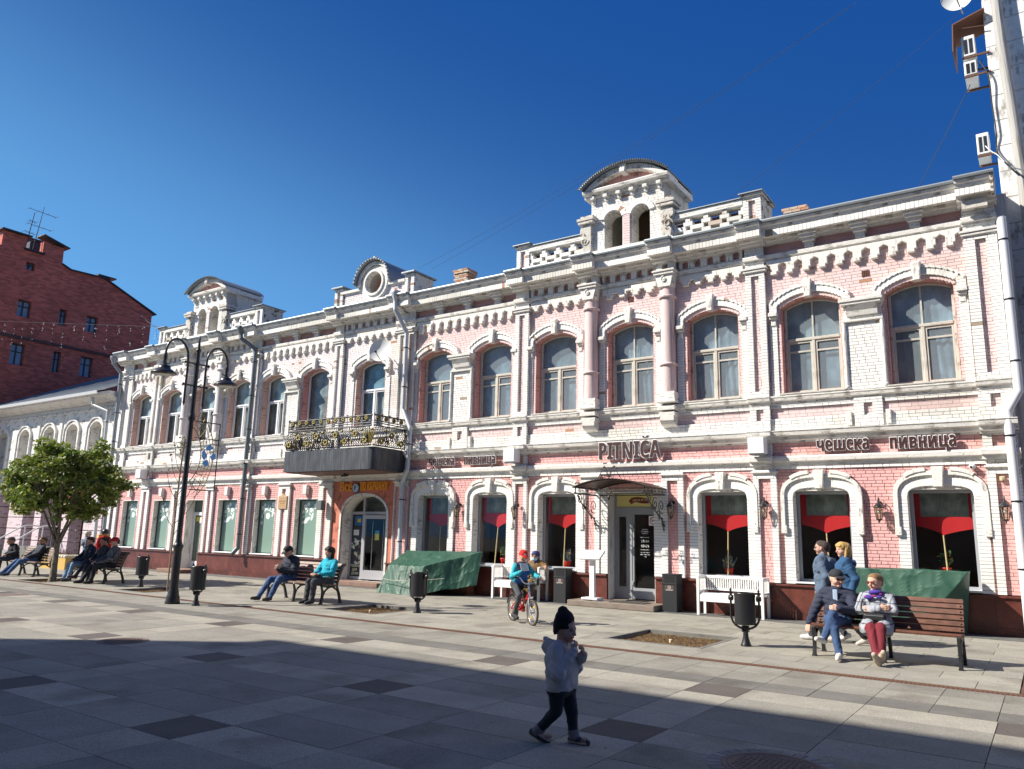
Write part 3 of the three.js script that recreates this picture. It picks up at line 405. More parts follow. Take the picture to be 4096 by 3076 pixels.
  for (let k = 0; k < 44; k++) { const t = al * 1.04 - 2 * al * 1.04 * (k + 0.5) / 44; B.add(cx + (r + 0.028) * Math.sin(t) * 1.06, cy + (r + 0.028) * Math.cos(t), 0.47, 0.035, 0.05, 0.05, [0.10, 0.11, 0.12], -t, 0.1); }
}
function atticRound(B, T, x0, x1, cx) { // round oculus gable between two piers
  const z = 0.10, W = PAL.upWhite, pw = 0.40, g = group(T, 'round_gable'), cy = 9.84;
  for (const c of [x0 + pw / 2, x1 - pw / 2]) { pilaster(B, c - pw / 2, c + pw / 2, 9.06, 9.90, z, W, PAL.upPink, 0.14, 9.2, 9.78, { j: 0.1 }); part(g, 'attic_pier', [bb(c - pw / 2, c + pw / 2, 9.04, 9.9, -0.85, z - 0.075)], M.whiteDirty); part(g, 'pier_cap', [rbx(pw + 0.16, 0.05, 1.14, c, 9.93, -0.36, 0.008)], M.greyMetal); }
  B.field(x0 + pw, x1 - pw, 9.06, 9.68, z - 0.06, PAL.upPink, [{ cx, hw: (y) => (Math.abs(y - cy) < 0.56 ? Math.sqrt(0.56 * 0.56 - (y - cy) ** 2) : 0) }], { j: 0.08 });
  part(g, 'parapet_wall', ext(poly([[x0 + pw, 9.04], [x1 - pw, 9.04], [x1 - pw, 9.69], [cx + 0.55, 9.69], ...arcPts(cx, cy, 0.6, -0.2, PI + 0.2, 20), [x0 + pw, 9.69]], [arcPts(cx, cy, 0.375, 0, 2 * PI, 28)]), 0.36, -0.34), M.mortarWhite);
  part(g, 'parapet_coping', [bb(x0 + pw, cx - 0.62, 9.68, 9.77, -0.3, 0.12), bb(cx + 0.62, x1 - pw, 9.68, 9.77, -0.3, 0.12)], M.white);
  part(g, 'oculus_ring', ext(poly(arcPts(cx, cy, 0.47, 0, 2 * PI, 40), [arcPts(cx, cy, 0.37, 0, 2 * PI, 32)]), 0.24, -0.05, 0.015), M.white);
  B.ring((t) => [cx + 0.47 * Math.cos(2 * PI * t), cy + 0.47 * Math.sin(2 * PI * t)], (t) => [cx + 0.60 * Math.cos(2 * PI * t), cy + 0.60 * Math.sin(2 * PI * t)], 34, 0.14, W, 0.12);
  part(g, 'oculus_lining', [new THREE.CylinderGeometry(0.378, 0.378, 1.0, 32, 1, true).rotateX(PI / 2).translate(cx, cy, -0.5)], M.reveal);
  part(g, 'oculus_back', [cyl(0.36, 0.36, 0.02, 0, 0, 0, 28).rotateX(PI / 2).translate(cx, cy, -1.0)], chimneyMats[0]);
  part(g, 'hood', ext(poly([...arcPts(cx, cy, 0.74, -0.05, PI + 0.05, 24), ...arcPts(cx, cy, 0.62, PI + 0.05, -0.05, 24)]), 0.32, -0.12, 0.012), M.white);
  part(g, 'hood_roof', ext(poly([...arcPts(cx, cy, 0.80, -0.05, PI + 0.05, 24), ...arcPts(cx, cy, 0.755, PI + 0.05, -0.05, 24)]), 1.5, -1.2), M.greyMetal);
  for (let k = 0; k < 40; k++) { const t = PI * (k + 0.5) / 40; B.add(cx + 0.79 * Math.cos(t), cy + 0.79 * Math.sin(t), 0.34, 0.04, 0.05, 0.05, k % 2 ? [0.1, 0.11, 0.12] : [0.5, 0.5, 0.5], t - PI / 2, 0.1); }
  part(g, 'peak', [bx(0.10, 0.16, 0.2, cx, 10.68, 0.1, 0, 0, PI / 4)], M.white);
}
// brick chimney
function chimney(label, x, z, y0, y1, w, d) { const t = thing('chimney', label, 'chimney', [x, 0, z]), B = new Bricks(); const n = Math.round((y1 - y0) / 0.075); for (let k = 0; k < n; k++) { const y = y0 + (k + 0.5) * 0.075, e = k > n - 3 ? 0.03 : 0, q = k % 2; const c = () => { const v = rnd(); return v < 0.3 ? [0.42, 0.2, 0.12] : v < 0.6 ? [0.55, 0.36, 0.24] : [0.5, 0.42, 0.33]; };
  for (let i = 0; i < 3; i++) B.add(-w / 2 - e + (i + 0.5) * (w + 2 * e) / 3 + (q ? 0.03 : -0.03), y, d / 2 + e, (w + 2 * e) / 3 - 0.01, 0.066, 0.12, c()); part(t, 'course', bb(-w / 2 - e + 0.012, w / 2 + e - 0.012, y - 0.033, y + 0.033, -d / 2 - e, d / 2 + e - 0.012), chimneyMats[k % 3]); } B.flush(t); }
const chimneyMats = [mat([0.4, 0.24, 0.16], 0.95), mat([0.46, 0.31, 0.22], 0.95), mat([0.36, 0.19, 0.12], 0.95)];

// ================================================================ one long two-storey frontage
function frontage(T, o) {
  const B = new Bricks(), { x0, x1, up, low, upPil, lowPil, centre, cols } = o;
  const uo = up.map((u) => archOp(u.cx, HW, YW, YS, RISE)), holesU = up.map((u) => arcTop(u.cx, HW + 0.01, YW - 0.02, YS, RISE));
  part(T, 'upper_wall', ext(poly([[x0, 3.9], [x1, 3.9], [x1, 9.0], [x0, 9.0]], holesU), 0.5, -0.508), M.mortarUp);
  part(T, 'lower_wall', ext(poly([[x0, 0], [x1, 0], [x1, 3.9], [x0, 3.9]], low.map((l) => l.hole)), 0.5, -0.512), M.mortarLow);
  part(T, 'side_wall', [bb(x0, x0 + 0.4, 0, 9.0, -10, -0.52), bb(x1 - 0.4, x1, 0, 9.0, -10, -0.52), bb(x0, x1, 0, 9.0, -10.4, -10)], o.sideMat || M.whiteDirty);
  part(T, 'floor_slab', [bb(x0 + 0.4, x1 - 0.4, 3.6, 3.9, -10, -0.53), bb(x0 + 0.4, x1 - 0.4, 8.7, 8.9, -10, -0.53), bb(x0 + 0.4, x1 - 0.4, 0.02, 0.12, -10, -0.53), bb(x0 + 0.4, x1 - 0.4, 0.12, 3.6, -4.2, -4.1), bb(x0 + 0.4, x1 - 0.4, 3.9, 8.7, -4.2, -4.1)], M.room);
  part(T, 'roof', [mould([[0.3, 9.06], [-5, 10.15], [-10.6, 9.0], [-10.6, 8.95], [-5, 10.08], [0.3, 9.0]], x0, (x0) + (x1 - x0))], M.greyMetal);
  // fields
  B.field(x0, x1, 0.76, 3.245, 0, PAL.lowPink, low.map((l) => l.op).concat(o.lowSkip || []), { joint: 0.011 });
  B.field(x0, x1, 3.245, 3.33, 0.035, PAL.lowWhite, [], { course: 0.085 });
  B.field(x0, x1, 3.545, 3.84, 0.0, PAL.lowPink, [], { bed: 'low' });
  B.field(x0, x1, 4.125, 4.925, 0.0, PAL.upPink, [], { bed: 'up', rec: 0.005 });
  B.field(x0, x1, 4.925, 8.17, 0, PAL.upPink, uo, { joint: 0.008 });
  B.field(x0, x1, 8.335, 8.60, 0.0, PAL.frieze, [], { bed: 'up' });
  // white bands round the apron panels
  B.field(x0, x1, 4.125, 4.40, 0.045, PAL.upWhite, []); B.field(x0, x1, 4.63, 4.74, 0.045, PAL.upWhite, [], { course: 0.055 });
  const P = upPil.slice().sort((a, b) => a[0] - b[0]);
  const gaps = []; let q = x0; for (const [a, b] of P) { if (a - q > 0.05) gaps.push([q, a]); q = b; } if (x1 - q > 0.05) gaps.push([q, x1]);
  for (const [a, b] of gaps) { belt(T, a, b); sillCourse(T, a, b); friezeLedge(T, a, b); }
  for (const [a, b] of P) { belt(T, a - 0.03, b + 0.03, 0.10); sillCourse(T, a - 0.02, b + 0.02, 0.08); friezeLedge(T, a - 0.02, b + 0.02, 0.09);
    pilaster(B, a, b, 4.925, 8.17, 0.12, PAL.upWhite, PAL.upPink, Math.min(0.19, (b - a) * 0.4), 5.05, 7.84, {});
    pilaster(B, a, b, 4.125, 4.74, 0.12, PAL.upWhite, PAL.upPink, Math.min(0.17, (b - a) * 0.36), 4.36, 4.62, {});
    B.field(a, b, 8.335, 8.60, 0.13, PAL.upWhite, []); pilaster(B, a, b, 3.545, 3.84, 0.10, PAL.lowWhite, PAL.lowPink, Math.min(0.26, (b - a) * 0.5), 3.59, 3.80, { bed: 'white' });
    part(T, 'pilaster_cap', [rbx(b - a + 0.08, 0.05, 0.17, (a + b) / 2, 7.96, 0.08, 0.008), rbx(b - a + 0.14, 0.05, 0.20, (a + b) / 2, 8.02, 0.09, 0.008)], M.white); }
  for (const [a, b] of lowPil) { pilaster(B, a, b, 0.76, 3.245, 0.09, PAL.lowWhite, PAL.lowPink, o.lowPanel ?? 0.27, 0.76, 3.04, {}); part(T, 'pilaster_cap', [rbx(b - a + 0.06, 0.045, 0.14, (a + b) / 2, 3.19, 0.07, 0.008)], M.white); }
  // white jambs and piers of the upper floor
  for (const u of up) for (const s of [-1, 1]) { const a = u.cx + s * (HW + 0.085), b = a + s * 0.16; B.field(Math.min(a, b), Math.max(a, b), 4.925, 6.62, 0.03, PAL.upWhite, [], { whole: 1 }); }
  for (const [a, b] of o.piers) { const c = (a + b) / 2; B.field(a, b, 4.925, 6.55, 0.075, PAL.upWhite, []); B.field(a + 0.05, b - 0.05, 6.55, 6.80, 0.075, PAL.upWhite, []);
    part(T, 'pier_cap', [rbx(b - a + 0.02, 0.05, 0.14, c, 6.45, 0.07, 0.008), mould([[0, 6.56], [0.14, 6.56], [0.17, 6.66], [0.26, 6.78], [0, 6.80]], a + 0.09, (a + 0.09) + (b - a - 0.18)), rbx(b - a, 0.06, 0.27, c, 6.82, 0.12, 0.008), rbx(b - a + 0.08, 0.07, 0.31, c, 6.885, 0.13, 0.008)], M.white);
    for (const s of [-1, 1]) { part(T, 'colonnette', [cyl(0.045, 0.045, 1.42, c + s * ((b - a) / 2 - 0.02), 5.0, 0.09, 10), sph(0.06, c + s * ((b - a) / 2 - 0.02), 4.98, 0.09), rbx(0.10, 0.30, 0.12, c + s * ((b - a) / 2 - 0.02), 4.30, 0.06, 0.01)], M.white); } 
    pilaster(B, a + 0.12, b - 0.12, 4.125, 4.74, 0.09, PAL.upWhite, PAL.upPink, 0.17, 4.36, 4.62, {}); }
  for (const u of up) { if (u.hood !== false) upperHood(B, T, u.cx); upperWindow(T, u.cx, u); }
  // under the cornice
  for (const [a, b] of o.wings) { corbels(T, a, b, 0); cornice(B, T, a, b); }
  for (const c of o.mods) modillion(T, c);
  for (const [a, b] of centre) { corbels(T, a, b, 1); nicheBand(T, a, b); cornice(B, T, a, b, 0.08); }
  for (const c of cols) { column(T, c, o.colMat); nicheBand(T, c - 0.24, c + 0.24, 0.16, 1); cornice(B, T, c - 0.31, c + 0.31, 0.26); }
  for (const [a, b] of P) cornice(B, T, a - 0.05, b + 0.05, 0.17);
  for (const l of low) l.build && l.build(B, T);
  return B;
}
const win = (cx, hang, extra = {}) => ({ cx, hang, ...extra });

// ================================================================ the tavern building (right)
const tavern = thing('tavern_building', 'two storey pink and white brick building with tavern signs over arched windows', 'building');
const potMats = { pot: mat([0.62, 0.02, 0.015], 0.5), leaf: mat([0.05, 0.11, 0.03], 0.6, { side: THREE.DoubleSide }), grey: mat([0.16, 0.20, 0.21], 0.6, { side: THREE.DoubleSide }), flower: mat([0.7, 0.35, 0.03], 0.6) };
const blindGrey = mat([0.35, 0.37, 0.33], 0.95, { map: filmTex }), blindRed = mat([0.50, 0.012, 0.016], 0.9), poleMat = mat([0.62, 0.47, 0.24], 0.7);
function potPlant(label, x, z, y, kind) { const t = thing('potted_plant', label, 'plant', [x, y, z], 0, 'potted plants on the tavern window sills'); part(t, 'pot', [lathe([[0, 0], [0.075, 0], [0.10, 0.19], [0.11, 0.19], [0.11, 0.22], [0.09, 0.22], [0.085, 0.17], [0, 0.17]])], potMats.pot); const lf = []; for (let k = 0; k < 46; k++) { const a = rr(0, 6.28), e = rr(0.05, 0.3), r = rr(0.03, 0.2); const L = kind ? rr(0.12, 0.35) : rr(0.04, 0.09); const g = new THREE.PlaneGeometry(kind ? 0.014 : 0.05, L, 1, 2).translate(0, L / 2, 0).rotateX(rr(-0.9, 0.9)).rotateY(a).translate(Math.cos(a) * r * 0.6, 0.2 + (kind ? 0 : e), Math.sin(a) * r * 0.4); lf.push(g); } part(t, 'leaves', lf, kind ? potMats.grey : potMats.leaf); const fl = []; for (let k = 0; k < 7; k++) fl.push(sph(0.018, rr(-0.12, 0.12), rr(0.26, 0.46), rr(-0.05, 0.1), 1, 0.7, 1, 6)); part(t, 'blossom', fl, potMats.flower); }
function tavernWindow(T, cx, o = {}) {
  const w = group(T, 'window'), z = -0.24, { hw, y0, y1 } = LW, h = hw - 0.012;
  part(w, 'reveal', ext(poly([[cx - hw - 0.01, y0 - 0.02], [cx + hw + 0.01, y0 - 0.02], [cx + hw + 0.01, y1 + 0.07], [cx - hw - 0.01, y1 + 0.07]], [[[cx - hw + 0.004, y0 + 0.004], [cx + hw - 0.004, y0 + 0.004], [cx + hw - 0.004, y1], [cx - hw + 0.004, y1]]]), 0.30, -0.28), M.white);
  part(w, 'frame', [ext(poly([[cx - h, y0 + 0.01], [cx + h, y0 + 0.01], [cx + h, y1 - 0.004], [cx - h, y1 - 0.004]], [[[cx - h + 0.06, y0 + 0.07], [cx + h - 0.06, y0 + 0.07], [cx + h - 0.06, y1 - 0.065], [cx - h + 0.06, y1 - 0.065]]]), 0.07, z - 0.035, 0.006)], M.greyFrame);
  part(w, 'pane', new THREE.PlaneGeometry(2 * h - 0.1, y1 - y0 - 0.1).translate(cx, (y0 + y1) / 2, z), M.glass);
  part(w, 'sill', [rbx(2 * hw + 0.06, 0.035, 0.34, cx, y0 - 0.005, -0.07, 0.01)], M.pvc);
  const zb = z - 0.16, yb = 2.24 + rr(-0.03, 0.03), dv = rr(-0.04, 0.04), e = h - 0.03; // roman blind: grey cloth, red borders and pointed valance
  const wavy = (x0, x1, ya, yb2, m) => { const g = new THREE.PlaneGeometry(x1 - x0, yb2 - ya, 16, 6).translate((x0 + x1) / 2, (ya + yb2) / 2, zb), p = g.attributes.position; for (let i = 0; i < p.count; i++) p.setZ(i, zb + 0.006 * Math.sin(p.getX(i) * 31)); g.computeVertexNormals(); return part(w, 'blind', planarUV(g, 1, 0, 1), m); };
  wavy(cx - e + 0.13, cx + e - 0.10, yb, 2.76, blindGrey); wavy(cx - e, cx - e + 0.13, yb, 2.76, blindRed); wavy(cx + e - 0.10, cx + e, yb, 2.76, blindRed);
  { const s = new THREE.Shape(); s.moveTo(cx - e, yb); s.lineTo(cx + e, yb); s.lineTo(cx + e, 2.03 + dv); s.quadraticCurveTo(cx + e * 0.35, 1.98 + dv, cx + dv, 1.86); s.quadraticCurveTo(cx - e * 0.35, 1.98, cx - e, 2.03 - dv * 0.5); part(w, 'valance', ext(s, 0.006, zb + 0.01), blindRed); }
  part(w, 'blind_pole', rod(V(cx + dv, 1.86, zb + 0.03), V(cx + rr(-0.02, 0.06), y0, zb + 0.12), 0.014, 0.018), poleMat);
}
const tavernLow = (cx) => ({ hole: [[cx - 0.6, 0.78], [cx + 0.6, 0.78], [cx + 0.6, 2.83], [cx - 0.6, 2.83]], op: rectOp(cx, 0.6, 0.76, 2.83), build: (B, T) => { tavernSurround(B, T, cx); tavernWindow(T, cx); } });
const RW = [-15.13, -12.97, -10.83, -8.57, -6.37, -4.07, -1.84], LWx = [-15.0, -12.92, -10.72, -8.57, -6.23, -4.03, -1.75];
{
  const T = tavern, X0 = -16.3, X1 = -0.34;
  const B = frontage(T, {
    x0: X0, x1: X1,
    up: [win(RW[0], { top: F.dusk, left: F.dusk, right: F.dusk }), win(RW[1], { top: F.dusk, left: F.dusk, right: F.dusk }), win(RW[2], { top: F.dusk, left: F.dusk, right: F.dusk }, { fan2: false }), win(RW[3], { top: F.foil, left: F.dusk, right: F.dusk, amp: 0.03 }, { fan2: true }), win(RW[4], { top: F.foil, left: F.dusk, right: F.dusk, amp: 0.03 }, { fan2: true }), win(RW[5], { top: F.paper, left: F.dusk, right: F.dusk }, { fan2: true }), win(RW[6], { top: F.foil, left: F.sheet, right: F.dusk, amp: 0.02 }, { fan2: true })],
    low: [0, 1, 2, 4, 5, 6].map((i) => tavernLow(LWx[i])).concat([{ hole: [[-9.2, 0.0], [-7.94, 0.0], [-7.94, 2.86], [-9.2, 2.86]], op: rectOp(-8.57, 0.63, 0.0, 2.86) }]),
    upPil: [[X0, -15.98], [-12.14, -11.68], [-5.48, -5.02], [-0.93, X1]],
    lowPil: [[X0, -15.98], [-12.14, -11.66], [-9.98, -9.42], [-7.72, -7.16], [-5.48, -4.95], [-0.91, X1]],
    centre: [[-11.63, -9.98], [-9.34, -7.79], [-7.15, -5.53]], cols: [-9.66, -7.47],
    wings: [[-15.93, -12.19], [-4.97, -0.98]], mods: [-14.98, -13.9, -12.8, -3.98, -2.89, -1.80], piers: [[-14.46, -13.66], [-3.36, -2.55]],
  });
  plinth(T, X0, -9.22); plinth(T, -7.92, X1);
  plinth(T, X1 - 0.001, X1 + 0.0011, 0.05);
  // the doorway: white brick jambs, grey door and fixed light
  for (const s of [-1, 1]) { const a = -8.57 + s * 0.63, b = a + s * 0.22; B.field(Math.min(a, b), Math.max(a, b), 0.76, 3.0, 0.06, PAL.lowWhite, [], { whole: 1 }); }
  part(T, 'door_reveal', [bb(-9.21, -9.195, 0.12, 2.86, -0.5, 0.02), bb(-7.945, -7.93, 0.12, 2.86, -0.5, 0.02), bb(-9.2, -7.94, 2.845, 2.865, -0.5, 0.02)], M.white);
  const dr = group(T, 'door'), z = -0.34, fm = M.greyFrame; 
  const bar = (x0, x1, y0, y1, d = 0.07) => bb(x0, x1, y0, y1, z - d / 2, z + d / 2);
  part(dr, 'frame', [bar(-9.19, -9.13, 0.16, 2.84), bar(-8.01, -7.95, 0.16, 2.84), bar(-9.13, -8.01, 2.76, 2.84), bar(-9.13, -8.01, 2.30, 2.42), bar(-8.80, -8.70, 0.16, 2.30, 0.075), bar(-9.13, -8.80, 2.18, 2.30, 0.071), bar(-9.13, -8.80, 0.16, 0.46, 0.071), bar(-9.13, -9.07, 0.46, 2.18, 0.071), bar(-8.86, -8.80, 0.46, 2.18, 0.071)], fm);
  part(dr, 'leaf', [bar(-8.70, -8.64, 0.18, 2.30, 0.05), bar(-8.06, -8.01, 0.18, 2.30, 0.05), bar(-8.64, -8.06, 0.18, 0.44, 0.05), bar(-8.64, -8.06, 2.24, 2.30, 0.05)], fm);
  part(dr, 'pane', [new THREE.PlaneGeometry(0.58, 1.8).translate(-8.35, 1.34, z)], M.glass); part(dr, 'pane', [new THREE.PlaneGeometry(0.22, 1.74).translate(-8.965, 1.32, z)], M.glass);
  part(dr, 'hinge', [0.5, 1.15, 1.9].map((y) => rbx(0.05, 0.09, 0.04, -9.16, y, z + 0.05, 0.006)), M.zinc); part(dr, 'hinge', [0.55, 1.95].map((y) => rbx(0.05, 0.09, 0.04, -8.68, y, z + 0.045, 0.006)), M.zinc);
  part(dr, 'pull_handle', [cyl(0.012, 0.012, 1.3, -8.62, 0.5, z + 0.06, 8)], M.black);
  const decal = (w, h, x, y, zz, draw, tw = 256, th = 256, tr = true) => part(dr, 'sticker', new THREE.PlaneGeometry(w, h).translate(x, y, zz), new THREE.MeshStandardMaterial({ map: canvasTex(tw, th, draw), transparent: tr, roughness: 0.6, alphaTest: tr ? 0.35 : 0 }));
  decal(1.12, 0.33, -8.57, 2.59, z + 0.012, (g, W, H) => { g.fillStyle = '#d8cf86'; g.fillRect(0, 0, W, H); g.fillStyle = '#6d2410'; g.beginPath(); g.moveTo(W * .36, H * .3); g.quadraticCurveTo(W * .5, H * .15, W * .68, H * .3); g.quadraticCurveTo(W * .75, H * .34, W * .8, H * .26); g.lineTo(W * .8, H * .7); g.quadraticCurveTo(W * .62, H * .76, W * .5, H * .62); g.quadraticCurveTo(W * .42, H * .62, W * .36, H * .8); g.lineTo(W * .33, H * .66); g.lineTo(W * .29, H * .55); g.closePath(); g.fill(); g.fillStyle = '#f0e6c0'; g.font = `italic ${H * .22}px serif`; g.save(); g.translate(W * .39, H * .56); g.rotate(-0.06); g.fillText('rád ze tě vidíme', 0, 0); g.restore(); }, 768, 226, false);
  decal(0.24, 0.24, -8.13, 2.09, z + 0.008, (g, W, H) => { g.fillStyle = '#f2eeee'; g.fillRect(0, 0, W, H); g.strokeStyle = '#b01522'; g.lineWidth = W * .07; g.beginPath(); g.arc(W / 2, H / 2, W * .36, 0, 7); g.stroke(); g.strokeStyle = '#161616'; g.lineWidth = W * .06; g.beginPath(); g.moveTo(W * .25, H * .52); g.lineTo(W * .75, H * .52); g.stroke(); g.strokeStyle = '#b01522'; g.beginPath(); g.moveTo(W * .25, H * .25); g.lineTo(W * .75, H * .75); g.stroke(); }, 256, 256, false);
  decal(0.44, 0.85, -8.36, 1.52, z + 0.008, (g, W, H) => { g.fillStyle = '#e8ecee'; g.textAlign = 'center'; g.font = `bold ${H * .055}px sans-serif`; g.fillText('PITNIČA', W / 2, H * .17); g.fillRect(W * .33, H * .08, W * .34, H * .012); g.fillRect(W * .33, H * .2, W * .34, H * .012); g.font = `${H * .035}px sans-serif`; g.fillText('РЕЖИМ РАБОТЫ', W / 2, H * .33); g.font = `bold ${H * .10}px sans-serif`; g.fillText('12-24', W / 2, H * .46); g.fillText('12-02', W / 2, H * .60); g.font = `${H * .035}px sans-serif`; g.fillText('пятница-суббота', W / 2, H * .68); g.fillText('чешская пивная', W / 2, H * .76); g.fillText('добро пожаловать', W / 2, H * .82); g.fillText('столы', W / 2, H * .88); }, 256, 512);
  part(T, 'cornice_end', [bb(X1 - 0.02, X1 + 0.035, 8.60, 8.98, -0.3, 0.66), bb(X1 - 0.55, X1 - 0.1, 8.42, 8.60, 0.3, 0.42)].map((q) => boxUV(q, 0.9)), M.flaked);
  part(T, 'party_wall', [bb(X1, -0.12, 0, 8.9, -9, -0.35)], M.whiteDirty);
  // roofline, chimneys
  atticGable(B, T, -8.6, 3.56);
  // lettering on the frieze
  const white = mat([0.8, 0.8, 0.8], 0.5), brown = mat([0.055, 0.018, 0.015], 0.45);
  const sign = (s, x0, x1, y, size, zf, label, f = font) => { const t = thing('sign_lettering', label, 'sign'), g = text(s, size, 0.012, f), w = wOf(g), k = (x1 - x0) / w; const sh = text(s, size, 0.04, f, size * 0.05); part(t, 'letters', g.scale(k, 1, 1).translate(x0, y, zf), brown); part(t, 'letter_rims', sh.scale(k, 1, 1).translate(x0, y, zf - 0.043), white); part(t, 'standoff', [0.15, 0.5, 0.85].map((q) => bx(0.02, 0.02, zf, x0 + (x1 - x0) * q, y + size * 0.4, zf / 2)), M.black); };
  sign('PITNIČA', -9.40, -7.72, 3.62, 0.42, 0.22, 'tall dark brown capital letters with white rims above the tavern door');
  sign('чешска', -4.05, -3.0, 3.62, 0.30, 0.15, 'short dark brown word on the frieze beside the white metal box');
  sign('пивница', -2.60, -1.40, 3.61, 0.30, 0.15, 'longer word in dark brown letters on the frieze near the white corner drainpipe');
  sign('чешска', -15.15, -14.2, 3.63, 0.29, 0.15, 'short word in brown letters on the frieze in the lattice shadow of the balcony');
  sign('пивница', -13.82, -12.72, 3.63, 0.29, 0.15, 'longer word in brown letters on the frieze above the tarpaulin beside the shop');
  B.flush(T);
}
chimney('short brick chimney with a weathered top on the roof right of the gabled attic', -4.6, -1.6, 9.2, 10.05, 0.55, 0.5);
chimney('square brick chimney on the roof between the two gabled attics', -15.4, -1.6, 9.2, 10.3, 0.55, 0.5);
// ================================================================ the shop building (left)
PAL.upPink = [0.76, 0.69, 0.69];
const shop = thing('shop_building', 'two storey pink and white brick building with balcony and round roof window', 'building');
const filmGreen = (print) => phys([1, 1, 1], 0.35, { map: print, clearcoat: 0.6, clearcoatRoughness: 0.05 });
const flowerPrint = (flip, kind) => canvasTex(256, 440, (g, W, H) => {
  g.fillStyle = '#7d978a'; g.fillRect(0, 0, W, H); if (flip) { g.translate(W, 0); g.scale(-1, 1); } g.fillStyle = g.strokeStyle = '#f1f5f2';
  const fl = (x, y, r) => { for (let k = 0; k < 5; k++) { g.beginPath(); g.arc(x + Math.cos(k * 1.257) * r * .62, y + Math.sin(k * 1.257) * r * .62, r * .5, 0, 7); g.fill(); } g.fillStyle = '#8fa397'; g.beginPath(); g.arc(x, y, r * .2, 0, 7); g.fill(); g.fillStyle = '#f1f5f2'; };
  const leaf = (x, y, a, L) => { g.save(); g.translate(x, y); g.rotate(a); g.beginPath(); g.moveTo(0, 0); g.quadraticCurveTo(L * .35, L * .5, 0, L); g.quadraticCurveTo(-L * .35, L * .5, 0, 0); g.fill(); g.restore(); };
  if (kind) { for (const [x, y, r] of [[190, 45, 24], [60, 52, 22], [130, 78, 18], [232, 26, 16], [95, 30, 16], [40, 92, 16]]) fl(x, y, r); for (const [x, y, a] of [[90, 70, .4], [110, 96, -.6], [55, 120, .9], [150, 60, -.2]]) leaf(x, y, a, 34);
    g.beginPath(); g.ellipse(95, 150, 34, 13, -.35, 0, 7); g.fill(); g.beginPath(); g.ellipse(60, 175, 36, 14, -.2, 0, 7); g.fill(); g.beginPath(); g.ellipse(148, 130, 34, 12, -1.3, 0, 7); g.fill(); }
  else { g.lineWidth = 7; g.beginPath(); g.moveTo(40, 70); g.quadraticCurveTo(140, 70, 256, 140); g.stroke(); for (const [x, y, r] of [[60, 35, 15], [175, 32, 22], [110, 128, 26], [170, 78, 15], [30, 188, 15], [36, 60, 18]]) fl(x, y, r); for (const [x, y, a] of [[95, 70, -2.8], [130, 80, -3], [170, 96, .1], [60, 80, .5], [60, 90, -2.6], [30, 110, 0]]) leaf(x, y, a, 44);
    g.beginPath(); g.ellipse(222, 80, 17, 42, .45, 0, 7); g.fill(); g.beginPath(); g.arc(238, 42, 14, 0, 7); g.fill(); }
});
const prints = [filmGreen(flowerPrint(false, 0)), filmGreen(flowerPrint(false, 1))];
const UL = [-31.38, -29.2, -26.98, -24.78, -22.78, -20.57, -17.93], LL = [-31.45, -29.15, -26.92, -24.9, -22.75, -20.6];
const shopLow = (cx, k) => ({ hole: [[cx - 0.56, 0.79], [cx + 0.56, 0.79], [cx + 0.56, 2.69], [cx - 0.56, 2.69]], op: rectOp(cx, 0.56, 0.76, 2.69), build: (B, T) => {
  const w = group(T, 'window'), z = -0.23; part(w, 'reveal', ext(poly([[cx - 0.575, 0.77], [cx + 0.575, 0.77], [cx + 0.575, 2.71], [cx - 0.575, 2.71]], [[[cx - 0.553, 0.8], [cx + 0.553, 0.8], [cx + 0.553, 2.685], [cx - 0.553, 2.685]]]), 0.42, -0.41), M.white);
  part(w, 'frame', ext(poly([[cx - 0.552, 0.8], [cx + 0.552, 0.8], [cx + 0.552, 2.684], [cx - 0.552, 2.684]], [[[cx - 0.51, 0.85], [cx + 0.51, 0.85], [cx + 0.51, 2.64], [cx - 0.51, 2.64]]]), 0.05, z), mat([0.03, 0.045, 0.045], 0.4));
  part(w, 'pane', new THREE.PlaneGeometry(1.03, 1.80).translate(cx, 1.745, z + 0.02), prints[k]); part(w, 'sill', rbx(1.16, 0.04, 0.44, cx, 0.80, -0.14, 0.01), M.pvc);
  part(T, 'keystone', ext(poly([[cx - 0.085, 2.83], [cx + 0.085, 2.83], [cx + 0.11, 3.16], [cx - 0.11, 3.16]]), 0.14, 0, 0.012), M.white); } });
